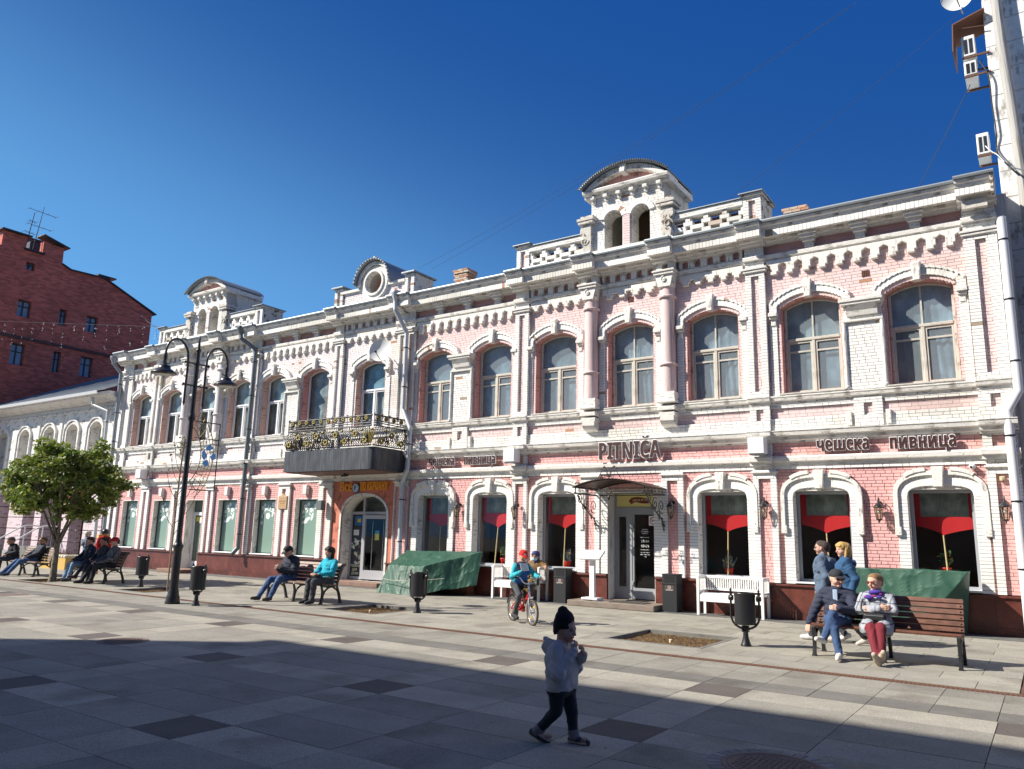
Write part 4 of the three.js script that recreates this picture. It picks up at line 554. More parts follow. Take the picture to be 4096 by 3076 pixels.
{
  const T = shop, X0 = -33.0, X1 = -16.3;
  const pv = (top, l, r) => ({ top, left: l, right: r });
  const B = frontage(T, {
    x0: X0, x1: X1, colMat: M.columnWhite,
    up: [win(UL[0], pv(F.film, F.beige, F.dusk), { pvc: true, reveal: M.revealPale }), win(UL[1], pv(F.film, F.blind, F.blind), { pvc: true, reveal: M.revealPale }), win(UL[2], pv(F.film, F.beige, F.dusk), { pvc: true, reveal: M.revealPale }), win(UL[3], pv(F.film, F.beige, F.dusk), { pvc: true, reveal: M.revealPale }), win(UL[4], pv(F.film, F.blind, F.dusk), { pvc: true, reveal: M.revealPale }), win(UL[5], pv(F.dusk, F.dusk, F.blind), { pvc: true, plain: true }), win(UL[6], pv(F.blue, F.dusk, F.dusk), { pvc: true, reveal: M.revealPale })],
    low: [0, 1, 3, 4, 5].map((i) => shopLow(LL[i], i % 2)).concat([
      { hole: [[-27.45, 0], [-26.4, 0], [-26.4, 2.70], [-27.45, 2.70]], op: rectOp(-26.925, 0.525, 0, 2.70) },
      { hole: [[-18.86, 0], [-16.84, 0], [-16.84, 2.1], ...Array.from({ length: 17 }, (_, k) => supEl(-17.85, 1.01, 2.1, 0.68, 2.3)(1 - k / 16)), [-18.86, 2.1]], op: rectOp(-17.85, 1.36, 0, 3.3) }]),
    upPil: [[X0, -32.2], [-30.5, -30.04], [-24.05, -23.55], [-19.62, -19.2], [-16.72, X1]],
    lowPil: [[X0, -32.35], [-30.62, -30.02], [-28.4, -27.8], [-26.2, -25.72], [-24.08, -23.52], [-22.0, -21.4], [-19.95, -19.3], [-16.55, X1]], lowPanel: 0.2,
    centre: [[-29.99, -28.35], [-27.73, -26.15], [-25.53, -24.1], [-19.15, -16.77]], cols: [-28.04, -25.84],
    wings: [[-32.15, -30.55], [-23.5, -19.67]], mods: [-31.35, -22.7, -21.65, -20.6], piers: [[-22.06, -21.28]],
  });
  plinth(T, X0, -27.47); plinth(T, -26.38, -19.28); plinth(T, -16.78, X1);
  atticGable(B, T, -27.16, 3.42); atticRound(B, T, -19.82, -16.15, -17.9);
  // side door of the left half
  { const d = group(T, 'door'), z = -0.34, bar = (x0, x1, y0, y1, k = 0.06) => bb(x0, x1, y0, y1, z - k / 2, z + k / 2); part(d, 'reveal', [bb(-27.46, -27.44, 0.1, 2.71, -0.45, 0.01), bb(-26.41, -26.39, 0.1, 2.71, -0.45, 0.01), bb(-27.44, -26.41, 2.69, 2.71, -0.45, 0.01)], M.white);
    part(d, 'leaf', [bar(-27.43, -27.32, 0.14, 2.24), bar(-26.53, -26.42, 0.14, 2.24), bar(-27.32, -26.53, 2.12, 2.24), bar(-27.32, -26.53, 0.14, 0.40), tube([V(-27.36, 1.0, z + 0.04), V(-27.34, 1.02, z + 0.09), V(-27.34, 1.28, z + 0.09), V(-27.36, 1.3, z + 0.04)], 0.014, 6)], M.pvc);
    part(d, 'pane', [new THREE.PlaneGeometry(0.8, 1.74).translate(-26.925, 1.26, z)], mat([0.11, 0.15, 0.12], 0.25)); part(d, 'fanlight', [new THREE.PlaneGeometry(1.0, 0.44).translate(-26.925, 2.47, z)], mat([0.10, 0.14, 0.125], 0.25));
    part(d, 'sticker', [bx(0.17, 0.17, 0.004, -27.16, 1.98, z + 0.006)], mat([0.75, 0.65, 0.03], 0.6)); part(d, 'sticker', [bx(0.15, 0.22, 0.004, -26.96, 1.94, z + 0.006)], mat([0.75, 0.72, 0.7], 0.6));
    part(T, 'door_step', boxUV(rbx(1.5, 0.13, 0.9, -26.95, 0.07, 0.38, 0.015)), mat([0.42, 0.27, 0.22], 0.85, { map: granite })); }
  // the shop entrance: terracotta plaster round a glazed arch
  const pl = mat([0.62, 0.215, 0.15], 0.85, { map: dirtTex, bumpMap: paintBump, bumpScale: 0.004 });
  const hole = [[-18.85, 0.0], [-16.85, 0.0], [-16.85, 2.1], ...Array.from({ length: 17 }, (_, k) => supEl(-17.85, 1.0, 2.1, 0.68, 2.3)(1 - k / 16)), [-18.85, 2.1]];
  part(T, 'entrance_plaster', ext(poly([[-19.28, 0.0], [-16.57, 0.0], [-16.57, 3.24], [-19.28, 3.24]], [hole]), 0.05, -0.03), pl);
  part(T, 'entrance_arch', ext(poly([[-18.93, 0.12], [-18.93, 2.1], ...Array.from({ length: 17 }, (_, k) => supEl(-17.85, 1.08, 2.1, 0.76, 2.3)(k / 16)), [-16.77, 2.1], [-16.77, 0.12], ...hole.slice(2).map((p) => p).reverse().length ? [[-16.85, 0.12], ...hole.slice(2), [-18.85, 0.12]] : []]), 0.05, 0.0, 0.006), M.white);
  const g = group(T, 'entrance'), z = -0.42, bar = (x0, x1, y0, y1, k = 0.07) => bb(x0, x1, y0, y1, z - k / 2, z + k / 2), fr = mat([0.42, 0.43, 0.46], 0.45);
  part(g, 'reveal', ext(poly([[-18.87, 0.1], [-16.83, 0.1], [-16.83, 2.1], ...Array.from({ length: 17 }, (_, k) => supEl(-17.85, 1.02, 2.1, 0.70, 2.3)(1 - k / 16)), [-18.87, 2.1]], [[[-18.845, 0.13], [-16.855, 0.13], [-16.855, 2.1], ...Array.from({ length: 17 }, (_, k) => supEl(-17.85, 0.995, 2.1, 0.675, 2.3)(1 - k / 16)), [-18.845, 2.1]]]), 0.48, -0.5), M.white);
  part(g, 'frame', [bar(-18.84, -18.78, 0.16, 2.3), bar(-16.92, -16.86, 0.16, 2.3), bar(-18.3, -18.23, 0.16, 2.76), bar(-17.2, -17.13, 0.16, 2.76), bar(-18.84, -16.86, 2.2, 2.29, 0.08), bar(-18.84, -18.3, 0.16, 0.24), bar(-17.13, -16.86, 0.16, 0.24)], fr);
  const shopPrint = (s) => canvasTex(200, 800, (q, W, H) => { q.fillStyle = '#2a3440'; q.fillRect(0, 0, W, H); q.fillStyle = s ? '#a3252b' : '#1e6fb0'; q.fillRect(W * .2, H * .03, W * .75, H * .15); q.fillStyle = s ? '#24427e' : '#e7c22a'; q.fillRect(W * .45, H * .07, W * .3, H * .06); q.fillStyle = '#e8eaea'; q.fillRect(W * .15, H * .25, W * .5, H * .09); for (let k = 0; k < 30; k++) { q.fillStyle = ['#dfe6e2', '#cfd8e4', '#e3d9a2', '#2f3f38', '#b9c9b2', '#7c2a50'][k % 6]; q.beginPath(); q.ellipse(hash2(k, 3, s) * W, H * (.4 + .4 * hash2(k, 5, s)), 12 + 26 * hash2(k, 7, s), 10 + 22 * hash2(k, 9, s), k, 0, 7); q.fill(); } q.fillStyle = '#2d6b4a'; q.beginPath(); q.arc(W * .7, H * .62, 26, 0, 7); q.fill(); q.font = `bold ${W * .22}px sans-serif`; q.fillStyle = '#d9dfb2'; q.fillText(s ? 'ОПТОМ' : 'ТОВАРЫ', W * .02, H * .85); if (!s) { q.fillText('ДЛЯ', W * .2, H * .91); q.fillText('ДОМА', W * .15, H * .97); } });
  for (const [x, w, s] of [[-18.54, 0.48, 0], [-17.025, 0.21, 1]]) part(g, 'printed_pane', new THREE.PlaneGeometry(w, 1.96).translate(x, 1.22, z), phys([1, 1, 1], 0.25, { map: shopPrint(s), clearcoat: 0.7, clearcoatRoughness: 0.04 }));
  part(g, 'fanlight', [new THREE.ShapeGeometry(poly([[-18.84, 2.29], ...Array.from({ length: 17 }, (_, k) => supEl(-17.85, 0.99, 2.1, 0.67, 2.3)(k / 16)).filter((p) => p[1] > 2.3), [-16.86, 2.29]])).translate(0, 0, z)], M.glass);
  part(g, 'fanlight_backing', [bb(-18.85, -16.85, 2.28, 2.8, z - 0.5, z - 0.48)], F.dusk);
  { const d = group(T, 'door', -17.2, 0, z); d.rotation.y = PI + 0.14; // leaf standing open towards the street
    const W = 0.98; part(d, 'leaf', [bb(0, 0.09, 0.18, 2.18, -0.03, 0.03), bb(W - 0.11, W, 0.18, 2.18, -0.03, 0.03), bb(0.09, W - 0.11, 2.06, 2.18, -0.03, 0.03), bb(0.09, W - 0.11, 0.18, 0.46, -0.03, 0.03), rbx(0.05, 0.14, 0.06, W - 0.04, 1.0, 0.06, 0.008), rbx(0.05, 0.14, 0.06, W - 0.04, 1.8, 0.06, 0.008)], fr);
    part(d, 'pane', [new THREE.PlaneGeometry(W - 0.2, 1.6).translate(W / 2 - 0.01, 1.26, 0)], M.glass); part(d, 'sticker', [bx(0.16, 0.2, 0.004, W * 0.42, 1.5, 0.006)], mat([0.75, 0.66, 0.08], 0.6)); part(d, 'sticker', [bx(0.16, 0.1, 0.004, W * 0.42, 1.65, 0.006)], mat([0.08, 0.3, 0.5], 0.6)); part(d, 'push_bar', [cyl(0.013, 0.013, 1.5, 0.2, 0.5, 0.05, 6), cyl(0.013, 0.013, 1.5, 0.62, 0.5, 0.05, 6)], M.chrome); }
  part(T, 'door_step', boxUV(rbx(2.2, 0.13, 0.62, -17.85, 0.07, 0.1, 0.015)), mat([0.42, 0.27, 0.22], 0.85, { map: granite }));
  B.flush(T);
}
{ // orange letters and coin over the shop door
  const t = thing('shop_sign', 'orange raised letters with a round blue coin over the arched shop door', 'sign'), o = mat([0.88, 0.36, 0.02], 0.5), dk = mat([0.28, 0.07, 0.01], 0.6);
  const L = (s, x0, x1, y, size, f) => { const g = text(s, size, 0.05, f), w = wOf(g); part(t, 'letters', g.scale((x1 - x0) / w, 1, 1).translate(x0, y, 0.06), o); };
  const serif = await new FontLoader().loadAsync('fonts/droid/droid_serif_bold.typeface.json');
  L('Всё', -18.95, -18.38, 2.93, 0.30, serif); L('ПО', -18.02, -17.78, 2.94, 0.27, font); L('КАРМАНУ', -17.7, -16.85, 2.94, 0.27, font);
  part(t, 'coin_rim', [new THREE.CylinderGeometry(0.155, 0.155, 0.06, 28).rotateX(PI / 2).translate(-18.2, 3.02, 0.08)], mat([0.03, 0.10, 0.2], 0.5)); part(t, 'coin_face', [new THREE.CylinderGeometry(0.128, 0.128, 0.02, 28).rotateX(PI / 2).translate(-18.2, 3.02, 0.115)], mat([0.55, 0.6, 0.66], 0.5));
  part(t, 'coin_mark', [bx(0.02, 0.15, 0.012, -18.23, 3.02, 0.13), bx(0.09, 0.016, 0.012, -18.22, 2.985, 0.13), ext(poly(arcPts(0, 0, 0.045, -PI / 2, PI / 2, 10), [arcPts(0.002, 0, 0.026, -PI / 2, PI / 2, 8)]), 0.012).translate(-18.22, 3.05, 0.124)], mat([0.03, 0.10, 0.2], 0.5));
}
// ================================================================ low white neighbour further left
{
  const T = thing('white_building', 'low white plastered building with metal roof behind the leafy tree', 'building'), X0 = -45.4, X1 = -33.05;
  const pw = mat([0.78, 0.77, 0.74], 0.85, { map: dirtTex, bumpMap: paintBump, bumpScale: 0.004 }), lil = mat([0.66, 0.55, 0.60], 0.85, { map: dirtTex }), cx = [-44.1, -41.75, -39.25, -37.05, -34.95];
  const arch = (c, e) => arcTop(c, 0.50 + e, 4.1 - e, 5.98, 0.26 + e);
  part(T, 'upper_wall', ext(poly([[X0, 3.6], [X1, 3.6], [X1, 7.4], [X0, 7.4]], cx.map((c) => arch(c, 0))), 0.5, -0.5), pw);
  for (const c of cx) { const w = group(T, 'window'); part(w, 'surround', ext(poly(arch(c, 0.20), [arch(c, 0.0)]), 0.08, -0.02, 0.012), pw); part(w, 'surround', ext(poly(arch(c, 0.24), [arch(c, 0.15)]), 0.13, -0.02, 0.012), pw);
    part(w, 'frame', [ext(poly(arch(c, 0.0), [arch(c, -0.06)]), 0.06, -0.4), bx(0.06, 1.9, 0.05, c, 5.0, -0.37), bx(0.9, 0.06, 0.05, c, 5.5, -0.37)], M.pvc); part(w, 'pane', new THREE.ShapeGeometry(poly(arch(c, -0.03))).translate(0, 0, -0.38), M.glass); part(w, 'hanging', [bb(c - 0.55, c + 0.55, 4.0, 6.4, -0.52, -0.51)], F.beige); }
  part(T, 'pilaster', [bb(-38.30, -38.05, 3.8, 6.72, 0, 0.06), rbx(0.4, 0.09, 0.14, -38.17, 6.74, 0.06, 0.01)], pw); part(T, 'pilaster', [bb(-40.5, -40.25, 3.8, 6.72, 0, 0.06), rbx(0.4, 0.09, 0.14, -40.37, 6.74, 0.06, 0.01)], pw);
  part(T, 'cornice', [mould([[0, 6.76], [0.06, 6.78], [0.07, 6.84], [0.02, 6.86], [0.02, 7.05], [0.14, 7.08], [0.26, 7.14], [0.62, 7.27], [0.66, 7.40], [0, 7.42]], X0, X1 + 0.0)], pw);
  for (let k = 0; k < 80; k++) { const x = X1 - 0.5 - k * 0.15; part(T, 'dentil', bb(x - 0.05, x + 0.05, 6.9, 7.03, 0.0, 0.07), pw); }
  part(T, 'belt_course', [mould([[0, 3.45], [0.1, 3.48], [0.16, 3.6], [0, 3.66]], X0, X1)], pw);
  part(T, 'roof', [mould([[0.78, 7.44], [0.78, 7.47], [-5.5, 10.3], [-5.5, 10.2]], X0 - 0.2, X1 - 0.02)], mat([0.16, 0.19, 0.22], 0.5, { metalness: 0.4, map: dirtTex }));
  for (let k = 0; k < 20; k++) part(T, 'roof_seam', rod(V(X0 + 0.3 + k * 0.62, 7.48, 0.75), V(X0 + 0.3 + k * 0.62, 10.3, -5.45), 0.018, 0.018, 5), M.greyMetal);
  part(T, 'gutter', [mould([[0.68, 7.32], [0.80, 7.32], [0.84, 7.44], [0.81, 7.44], [0.78, 7.35], [0.68, 7.35]], X0, X1 - 0.7)], M.whitePipe);
  // ground floor: rusticated piers and deep doorways
  const piers = [[-45.4, -43.6], [-42.3, -40.75], [-39.6, -38.95], [-37.0, -36.2], [-35.0, -33.05]];
  part(T, 'back_wall', [bb(X0, X1, 0, 3.5, -2.6, -2.5), bb(X0, X0 + 0.3, 0, 7.3, -8, -0.5), bb(X1 - 0.3, X1, 0, 7.3, -8, -0.5)], mat([0.30, 0.17, 0.12], 0.9)); part(T, 'floor_slab', [bb(X0, X1, 3.3, 3.55, -8, 0.0), bb(X0, X1, 7.2, 7.35, -8, -0.1), bb(X0, X1, 3.55, 7.2, -8, -7.9)], lil);
  for (const [a, b] of piers) for (let k = 0; k < 6; k++) part(T, 'rusticated_block', rbx(b - a, 0.50, 0.55, (a + b) / 2, 0.62 + k * 0.53, -0.24, 0.02), k < 5 ? lil : pw);
  for (const [a, b] of piers) part(T, 'plinth', bb(a - 0.02, b + 0.02, 0, 0.37, -0.5, 0.06), mat([0.35, 0.34, 0.33], 0.9));
  part(T, 'awning', [mould([[0, 3.2], [0.7, 2.75], [0.7, 2.6], [0.68, 2.6], [0.68, 2.72], [0, 3.15]], -36.3, -35.1)], mat([0.55, 0.02, 0.03], 0.7));
  for (const x of [-43.0, -40.2, -38.0, -35.6]) { const d = group(T, 'door'); part(d, 'leaf', [bb(x - 0.5, x + 0.5, 0.5, 2.6, -1.0, -0.94)], mat([0.12, 0.07, 0.05], 0.6)); part(d, 'frame', [bb(x - 0.56, x - 0.5, 0.5, 2.7, -1.02, -0.9), bb(x + 0.5, x + 0.56, 0.5, 2.7, -1.02, -0.9), bb(x - 0.56, x + 0.56, 2.6, 2.7, -1.02, -0.9)], M.pvc); }
  const st = thing('entrance_steps', 'concrete entrance steps with white metal handrails against the white building', 'steps', [-38.2, 0, 0.9]); for (let k = 0; k < 4; k++) part(st, 'step', boxUV(bb(-0.9, 0.9, 0.16 * k, 0.16 * (k + 1), -0.9, 0.75 - 0.3 * k)), M2.kerb); for (const s of [-0.85, 0.85]) part(st, 'handrail', [tube([V(s, 0.9, 0.8), V(s, 1.55, -0.3), V(s, 1.55, -0.9)], 0.03, 8), rod(V(s, 0, 0.8), V(s, 0.9, 0.8), 0.025), rod(V(s, 0.5, -0.3), V(s, 1.55, -0.3), 0.025)], M.pvc);
  const bx1 = thing('flower_box', 'yellow concrete flower box with a pale scalloped rim near the white building', 'planter', [-31.2, 0, 2.6]); part(bx1, 'box', [bb(-0.9, 0.9, 0, 0.42, -0.3, 0.3)], mat([0.55, 0.36, 0.10], 0.9)); for (let k = 0; k < 9; k++) part(bx1, 'rim_block', rbx(0.17, 0.12, 0.64, -0.8 + k * 0.2, 0.47, 0, 0.05), mat([0.6, 0.55, 0.42], 0.9)); const tw = []; for (let k = 0; k < 160; k++) { const x = rr(-0.8, 0.8), y = rr(0.5, 0.75); tw.push(rod(V(x, 0.42, rr(-0.2, 0.2)), V(x + rr(-0.2, 0.2), y, rr(-0.2, 0.2)), 0.006, 0.003, 4)); } part(bx1, 'twigs', tw, mat([0.10, 0.05, 0.05], 0.9));
}
// ================================================================ tall red brick building behind it: a gable wall in shade
{
  const T = thing('red_brick_building', 'tall red brick building with stepped gable wall rising behind the low white building', 'building'), X = -45.9;
  const brickTex = tex(1024, (u, v) => { // brick courses far too small to tell apart at this distance
    const r = Math.floor(v * 128), s = (r % 2) * 0.5, c = Math.floor(u * 40 + s), fu = (u * 40 + s) % 1, fv = (v * 128) % 1, m = fu < 0.05 || fv < 0.14, h = hash2(c, r, 3), n = fbm(u, v, 4, 91, 4); const k = (0.86 + 0.26 * h) * (0.85 + 0.3 * n); return m ? [0.62 * k, 0.46 * k, 0.42 * k] : [0.74 * k, 0.385 * k, 0.32 * k]; });
  const bm = mat([1, 0.98, 0.98], 0.9, { map: brickTex }); 
  // outline in (z, y), measured on the plane of the gable
  const out = [[-8.1, 0], [-8.1, 14.95], [-5.4, 16.1], [-4.8, 16.32], [-2.85, 16.25], [-2.39, 16.45], [-2.36, 17.45], [-1.25, 17.5], [-1.25, 16.75], [-0.35, 16.7], [-0.38, 17.45], [0.85, 17.45], [0.85, 16.6], [2.2, 16.6], [2.2, 0]];
  const wins = []; for (const [z0, y0, w, h] of [[-1.1, 12.9, 0.7, 0.95], [-3.02, 12.9, 0.42, 0.95], [-4.83, 12.9, 0.68, 0.95], [-1.1, 10.17, 0.72, 1.2], [-3.02, 10.15, 0.44, 1.2], [-4.85, 10.18, 0.72, 1.2], [-0.98, 15.62, 0.48, 0.44], [1.0, 12.9, 0.6, 0.95], [0.95, 10.2, 0.6, 1.2]]) wins.push([z0, z0 + w, y0, y0 + h]);
  const g = ext(poly(out.map(([z, y]) => [-z, y]), wins.map(([a, b, c, d]) => [[-a, c], [-b, c], [-b, d], [-a, d]])), 0.4).rotateY(PI / 2).translate(X - 0.4, 0, 0);   // shape x = -z
  part(T, 'gable_wall', boxUV(g, 0.09), bm);
  part(T, 'rear_block', boxUV(bb(X - 14, X - 0.42, 0, 14.8, -8.1, 2.2), 0.09), bm);
  part(T, 'string_course_shade_tone', bb(X - 0.02, X + 0.10, 11.62, 11.78, -8.0, 0.4), mat([0.10, 0.055, 0.05], 0.9));  // projecting brick band; its dark colour stands in for the ledge shadow
  const roofm = mat([0.05, 0.055, 0.065], 0.6, { metalness: 0.3 });
  const cap = (z0, y0, z1, y1, w = 0.6, t = 0.07, nm = 'coping') => { const L = Math.hypot(z1 - z0, y1 - y0); part(T, nm, bx(w, t, L + 0.04).rotateX(-Math.atan2(y1 - y0, z1 - z0)).translate(X - 0.15, (y0 + y1) / 2 + 0.03, (z0 + z1) / 2), roofm); };
  cap(-8.3, 14.9, -5.4, 16.1); cap(-5.4, 16.1, -4.8, 16.32); cap(-4.8, 16.32, -2.85, 16.25); cap(-2.85, 16.25, -2.36, 16.45); cap(-2.55, 17.42, -1.1, 17.78, 0.9); cap(-0.5, 17.45, 1.0, 17.45, 0.9); cap(-1.3, 16.7, -0.3, 16.7, 0.8);
  part(T, 'roof_stack', [bb(X - 2.6, X - 1.9, 16, 18.05, -1.9, -1.3), bb(X - 2.7, X - 1.8, 18.05, 18.12, -2.0, -1.2)], roofm); part(T, 'roof_stack', [bb(X - 1.2, X - 0.6, 15.9, 16.62, -5.5, -4.9), bb(X - 1.4, X - 0.4, 16.6, 16.68, -5.8, -4.7)], roofm);
  for (const [a, b, c, d] of wins) { const w = group(T, 'window'), f = mat([0.05, 0.06, 0.08], 0.6), zc = (a + b) / 2; part(w, 'frame', [bb(X - 0.3, X - 0.22, c, d, a, a + 0.05), bb(X - 0.3, X - 0.22, c, d, b - 0.05, b), bb(X - 0.3, X - 0.22, c, c + 0.06, a + 0.05, b - 0.05), bb(X - 0.3, X - 0.22, d - 0.06, d, a + 0.05, b - 0.05), bb(X - 0.3, X - 0.22, c, d, zc - 0.03, zc + 0.03), bb(X - 0.3, X - 0.22, c + (d - c) * 0.62, c + (d - c) * 0.62 + 0.05, a, b)], f); part(w, 'pane', [bb(X - 0.29, X - 0.28, c, d, a, b)], phys([0.24, 0.31, 0.40], 0.2, { clearcoat: 1, clearcoatRoughness: 0.03 })); part(w, 'lintel', boxUV(bb(X - 0.03, X + 0.03, d + 0.0, d + 0.12, a - 0.08, b + 0.08), 0.09), bm); }  // pale blue pane colour has the sky reflection painted in
  const an = thing('rooftop_antenna', 'pair of thin rooftop aerial masts standing on the red brick gable', 'antenna', [X - 0.5, 16.7, -0.9]); part(an, 'mast', [rod(V(0, 0, 0), V(0, 3.0, -0.3), 0.03, 0.015)], M.black); part(an, 'mast', [rod(V(0, 0, 0.4), V(0, 2.5, 0.15), 0.03, 0.02)], M.black); for (const [y, z, L] of [[2.6, -0.27, 1.5], [1.7, -0.2, 1.3], [1.2, 0.27, 0.6], [0.8, 0.3, 0.5], [1.9, 0.2, 0.4]]) part(an, 'boom', [rod(V(0, y, z - L / 2), V(0, y + 0.05, z + L / 2), 0.014), ...Array.from({ length: 4 }, (_, k) => rod(V(-0.25, y + 0.02, z - L / 2 + L * k / 3), V(0.25, y + 0.02, z - L / 2 + L * k / 3), 0.008))], M.black);
}
// ================================================================ white panel building at the right edge
{
  const T = thing('white_panel_building', 'tall white panel building rising beside the tavern roof with a grey pipe', 'building'), X0 = -0.2, z = -0.85;
  const pm = mat([0.80, 0.80, 0.80], 0.8, { map: dirtTex, bumpMap: paintBump, bumpScale: 0.006 });
  part(T, 'core', [bb(X0 + 0.05, 9, 0, 22, -9, z - 0.06)], mat([0.5, 0.5, 0.5], 0.9));
  for (let r = 0; r < 36; r++) for (let c = 0; c < 5; c++) part(T, 'facade_panel', boxUV(rbx(1.2 - 0.012, 0.6 - 0.012, 0.07, X0 + 0.6 + c * 1.2 - (r % 2 ? 0.0 : 0), 0.3 + r * 0.6, z - 0.03, 0.008), 0.7), pm);
  part(T, 'side_panel', boxUV(bb(X0, X0 + 0.05, 0, 22, -9, z - 0.065), 0.7), pm);
  part(T, 'wall_pipe', [tube([V(0.05, 22, z + 0.2), V(0.06, 15, z + 0.18), V(0.10, 12, z + 0.22), V(0.16, 10.6, z + 0.2), V(0.20, 9, z + 0.2), V(0.2, 3, z + 0.2)], 0.10, 10, 60)], mat([0.45, 0.44, 0.42], 0.8, { map: dirtTex, bumpMap: paintBump, bumpScale: 0.02 }));
}
// ================================================================ the building across the street, whose shadow lies on the paving
{ const T = thing('opposite_building', 'plain four storey building across the street that shades the near paving', 'building'), m = mat([0.52, 0.47, 0.40], 0.9, { map: dirtTex }); part(T, 'wall', bb(-24.9, 24, 0, 15.9, 22.2, 34), m); part(T, 'roof', bb(-25.1, 24.2, 15.9, 16.0, 22.0, 34.2), M.greyMetal);
  for (let k = 0; k < 14; k++) for (let r = 0; r < 4; r++) part(T, 'window', bb(-22 + k * 3.3, -20.6 + k * 3.3, 1.2 + r * 3.7, 3.2 + r * 3.7, 22.15, 22.21), phys([0.10, 0.11, 0.12], 0.08)); }
// ================================================================ fixtures on the frontages
{ // balcony over the shop door: clad slab, wrought railing with gilt flowers
  const g = group(shop, 'balcony'), X0 = -20.05, X1 = -16.06, D = 1.55, clad = mat([0.115, 0.12, 0.13], 0.55, { metalness: 0.35, map: tex(512, (u, v) => { const s = fbm(u, v * 0.05, 60, 71, 3), k = 0.72 + 0.5 * (s - 0.4) + 0.25 * (fbm(u, v, 8, 72, 4) - 0.5); return [k * 0.95, k * 0.97, k]; }) }), gold = mat([0.23, 0.19, 0.055], 0.5, { metalness: 0.3 });
  const sh = new THREE.Shape(); sh.moveTo(X0, 0); sh.lineTo(X0, -D + 0.12); sh.quadraticCurveTo(X0, -D, X0 + 0.12, -D); sh.lineTo(X1 - 0.28, -D); sh.quadraticCurveTo(X1, -D, X1, -D + 0.28); sh.lineTo(X1, 0);
  part(g, 'slab', boxUV(new THREE.ExtrudeGeometry(sh, { depth: 0.66, bevelEnabled: false, curveSegments: 8 }).rotateX(-PI / 2).translate(0, 3.45, 0.02), 0.6), clad);
  part(g, 'soffit', [bb(X0 + 0.06, X1 - 0.1, 3.432, 3.448, 0.05, D - 0.1)], mat([0.16, 0.10, 0.085], 0.8));
  part(g, 'spotlight', [bx(0.2, 0.05, 0.14, -17.95, 3.36, 0.85, 0, 0.3), bx(0.03, 0.08, 0.03, -17.95, 3.40, 0.85)], M.black);
  const y0 = 4.14, zf = D - 0.06;
  const side = (mk, L, nm) => { // mk(u,y,b): point at run u, height y, bulge b
    const r = [], q = [], gl = [];
    for (const [y, rad] of [[y0 + 0.03, 0.02], [4.76, 0.018], [4.84, 0.016], [4.90, 0.016], [5.07, 0.024]]) r.push(rod(mk(0, y, 0), mk(L, y, 0), rad));
    const bulge = (y) => 0.16 * Math.sin(PI * Math.min(1, Math.max(0, (y - y0) / 0.62)) ** 0.8);
    const n = Math.round(L / 0.095); for (let k = -5; k <= n; k++) for (const s of [-1, 1]) { const pts = []; for (let i = 0; i <= 5; i++) { const y = y0 + 0.04 + i * 0.14, u = (s > 0 ? k : k + 5) * 0.095 + s * i * 0.095; if (u < 0 || u > L) continue; pts.push(mk(u, Math.min(4.75, y), bulge(y))); } if (pts.length > 1) q.push(tube(pts, 0.0095, 4, pts.length * 2)); }
    for (let k = 0; k <= L / 0.33; k++) { const u = k * 0.33; r.push(rod(mk(u, 4.76, 0), mk(u, 5.07, 0), 0.009)); r.push(sph(0.024, ...mk(u, 5.11, 0).toArray(), 1, 1, 1, 7)); r.push(rod(mk(u, 4.9, 0), mk(Math.min(L, u + 0.33), 5.06, 0), 0.006), rod(mk(u, 5.06, 0), mk(Math.min(L, u + 0.33), 4.9, 0), 0.006)); }
    for (let k = 0; k < Math.floor(L / 0.33); k++) { const u = k * 0.33 + 0.165; const f = []; for (let a = 0; a < 6; a++) f.push(sph(0.042, ...mk(u + 0.05 * Math.cos(a * 1.05), 4.985 + 0.045 * Math.sin(a * 1.05), 0.015).toArray(), 1, 0.75, 0.8, 6)); gl.push(merge(f)); }
    for (let k = 0; k * 0.42 < L - 0.2; k++) { const u = 0.24 + k * 0.42, y = 4.30 + 0.2 * (k % 2), f = []; for (let a = 0; a < 8; a++) f.push(sph(0.055, ...mk(u + 0.07 * Math.cos(a * 0.785), y + 0.07 * Math.sin(a * 0.785), bulge(y) + 0.02).toArray(), 1, 0.6, 0.7, 6)); gl.push(merge(f)); gl.push(sph(0.05, ...mk(u + 0.2, 4.62, bulge(4.62) + 0.02).toArray(), 1.4, 0.8, 0.7, 6), sph(0.05, ...mk(Math.max(0.05, u - 0.14), 4.28, bulge(4.3) + 0.02).toArray(), 0.6, 1.6, 0.7, 6)); }
    for (let k = 0; k * 1.1 < L; k++) for (const s of [-1, 1]) { const u = Math.min(L - 0.1, 0.55 + k * 1.1); q.push(tube(spiral(u + s * 0.13, 4.38, 0.11, 1.2, 0, s).map(([a, b]) => mk(Math.max(0, Math.min(L, a)), b, bulge(b) + 0.02)), 0.018, 5, 26)); r.push(rod(mk(u, 4.16, 0), mk(u, 4.78, 0), 0.012)); }
    part(g, 'rail', r, M.iron); part(g, 'lattice', q, M.iron); for (const f of gl) part(g, 'gilt_flower', f, gold);
  };
  side((u, y, b) => V(X0 + 0.1 + u, y, zf + b), X1 - X0 - 0.3); side((u, y, b) => V(X1 - 0.12 + b * 0.7, y, zf - u), D - 0.1); side((u, y, b) => V(X0 + 0.06 - b, y, zf - u), D - 0.1);
  { const f = []; for (let a = -3; a <= 3; a++) f.push(sph(0.05, X1 - 0.16 + a * 0.03, 4.42, zf + 0.14, 0.45, 4.2, 0.6, 8).translate(-X1 + 0.16, -4.25, 0).rotateZ(-a * 0.14).translate(X1 - 0.16, 4.25, 0)); part(g, 'gilt_acanthus', f, gold); }
}
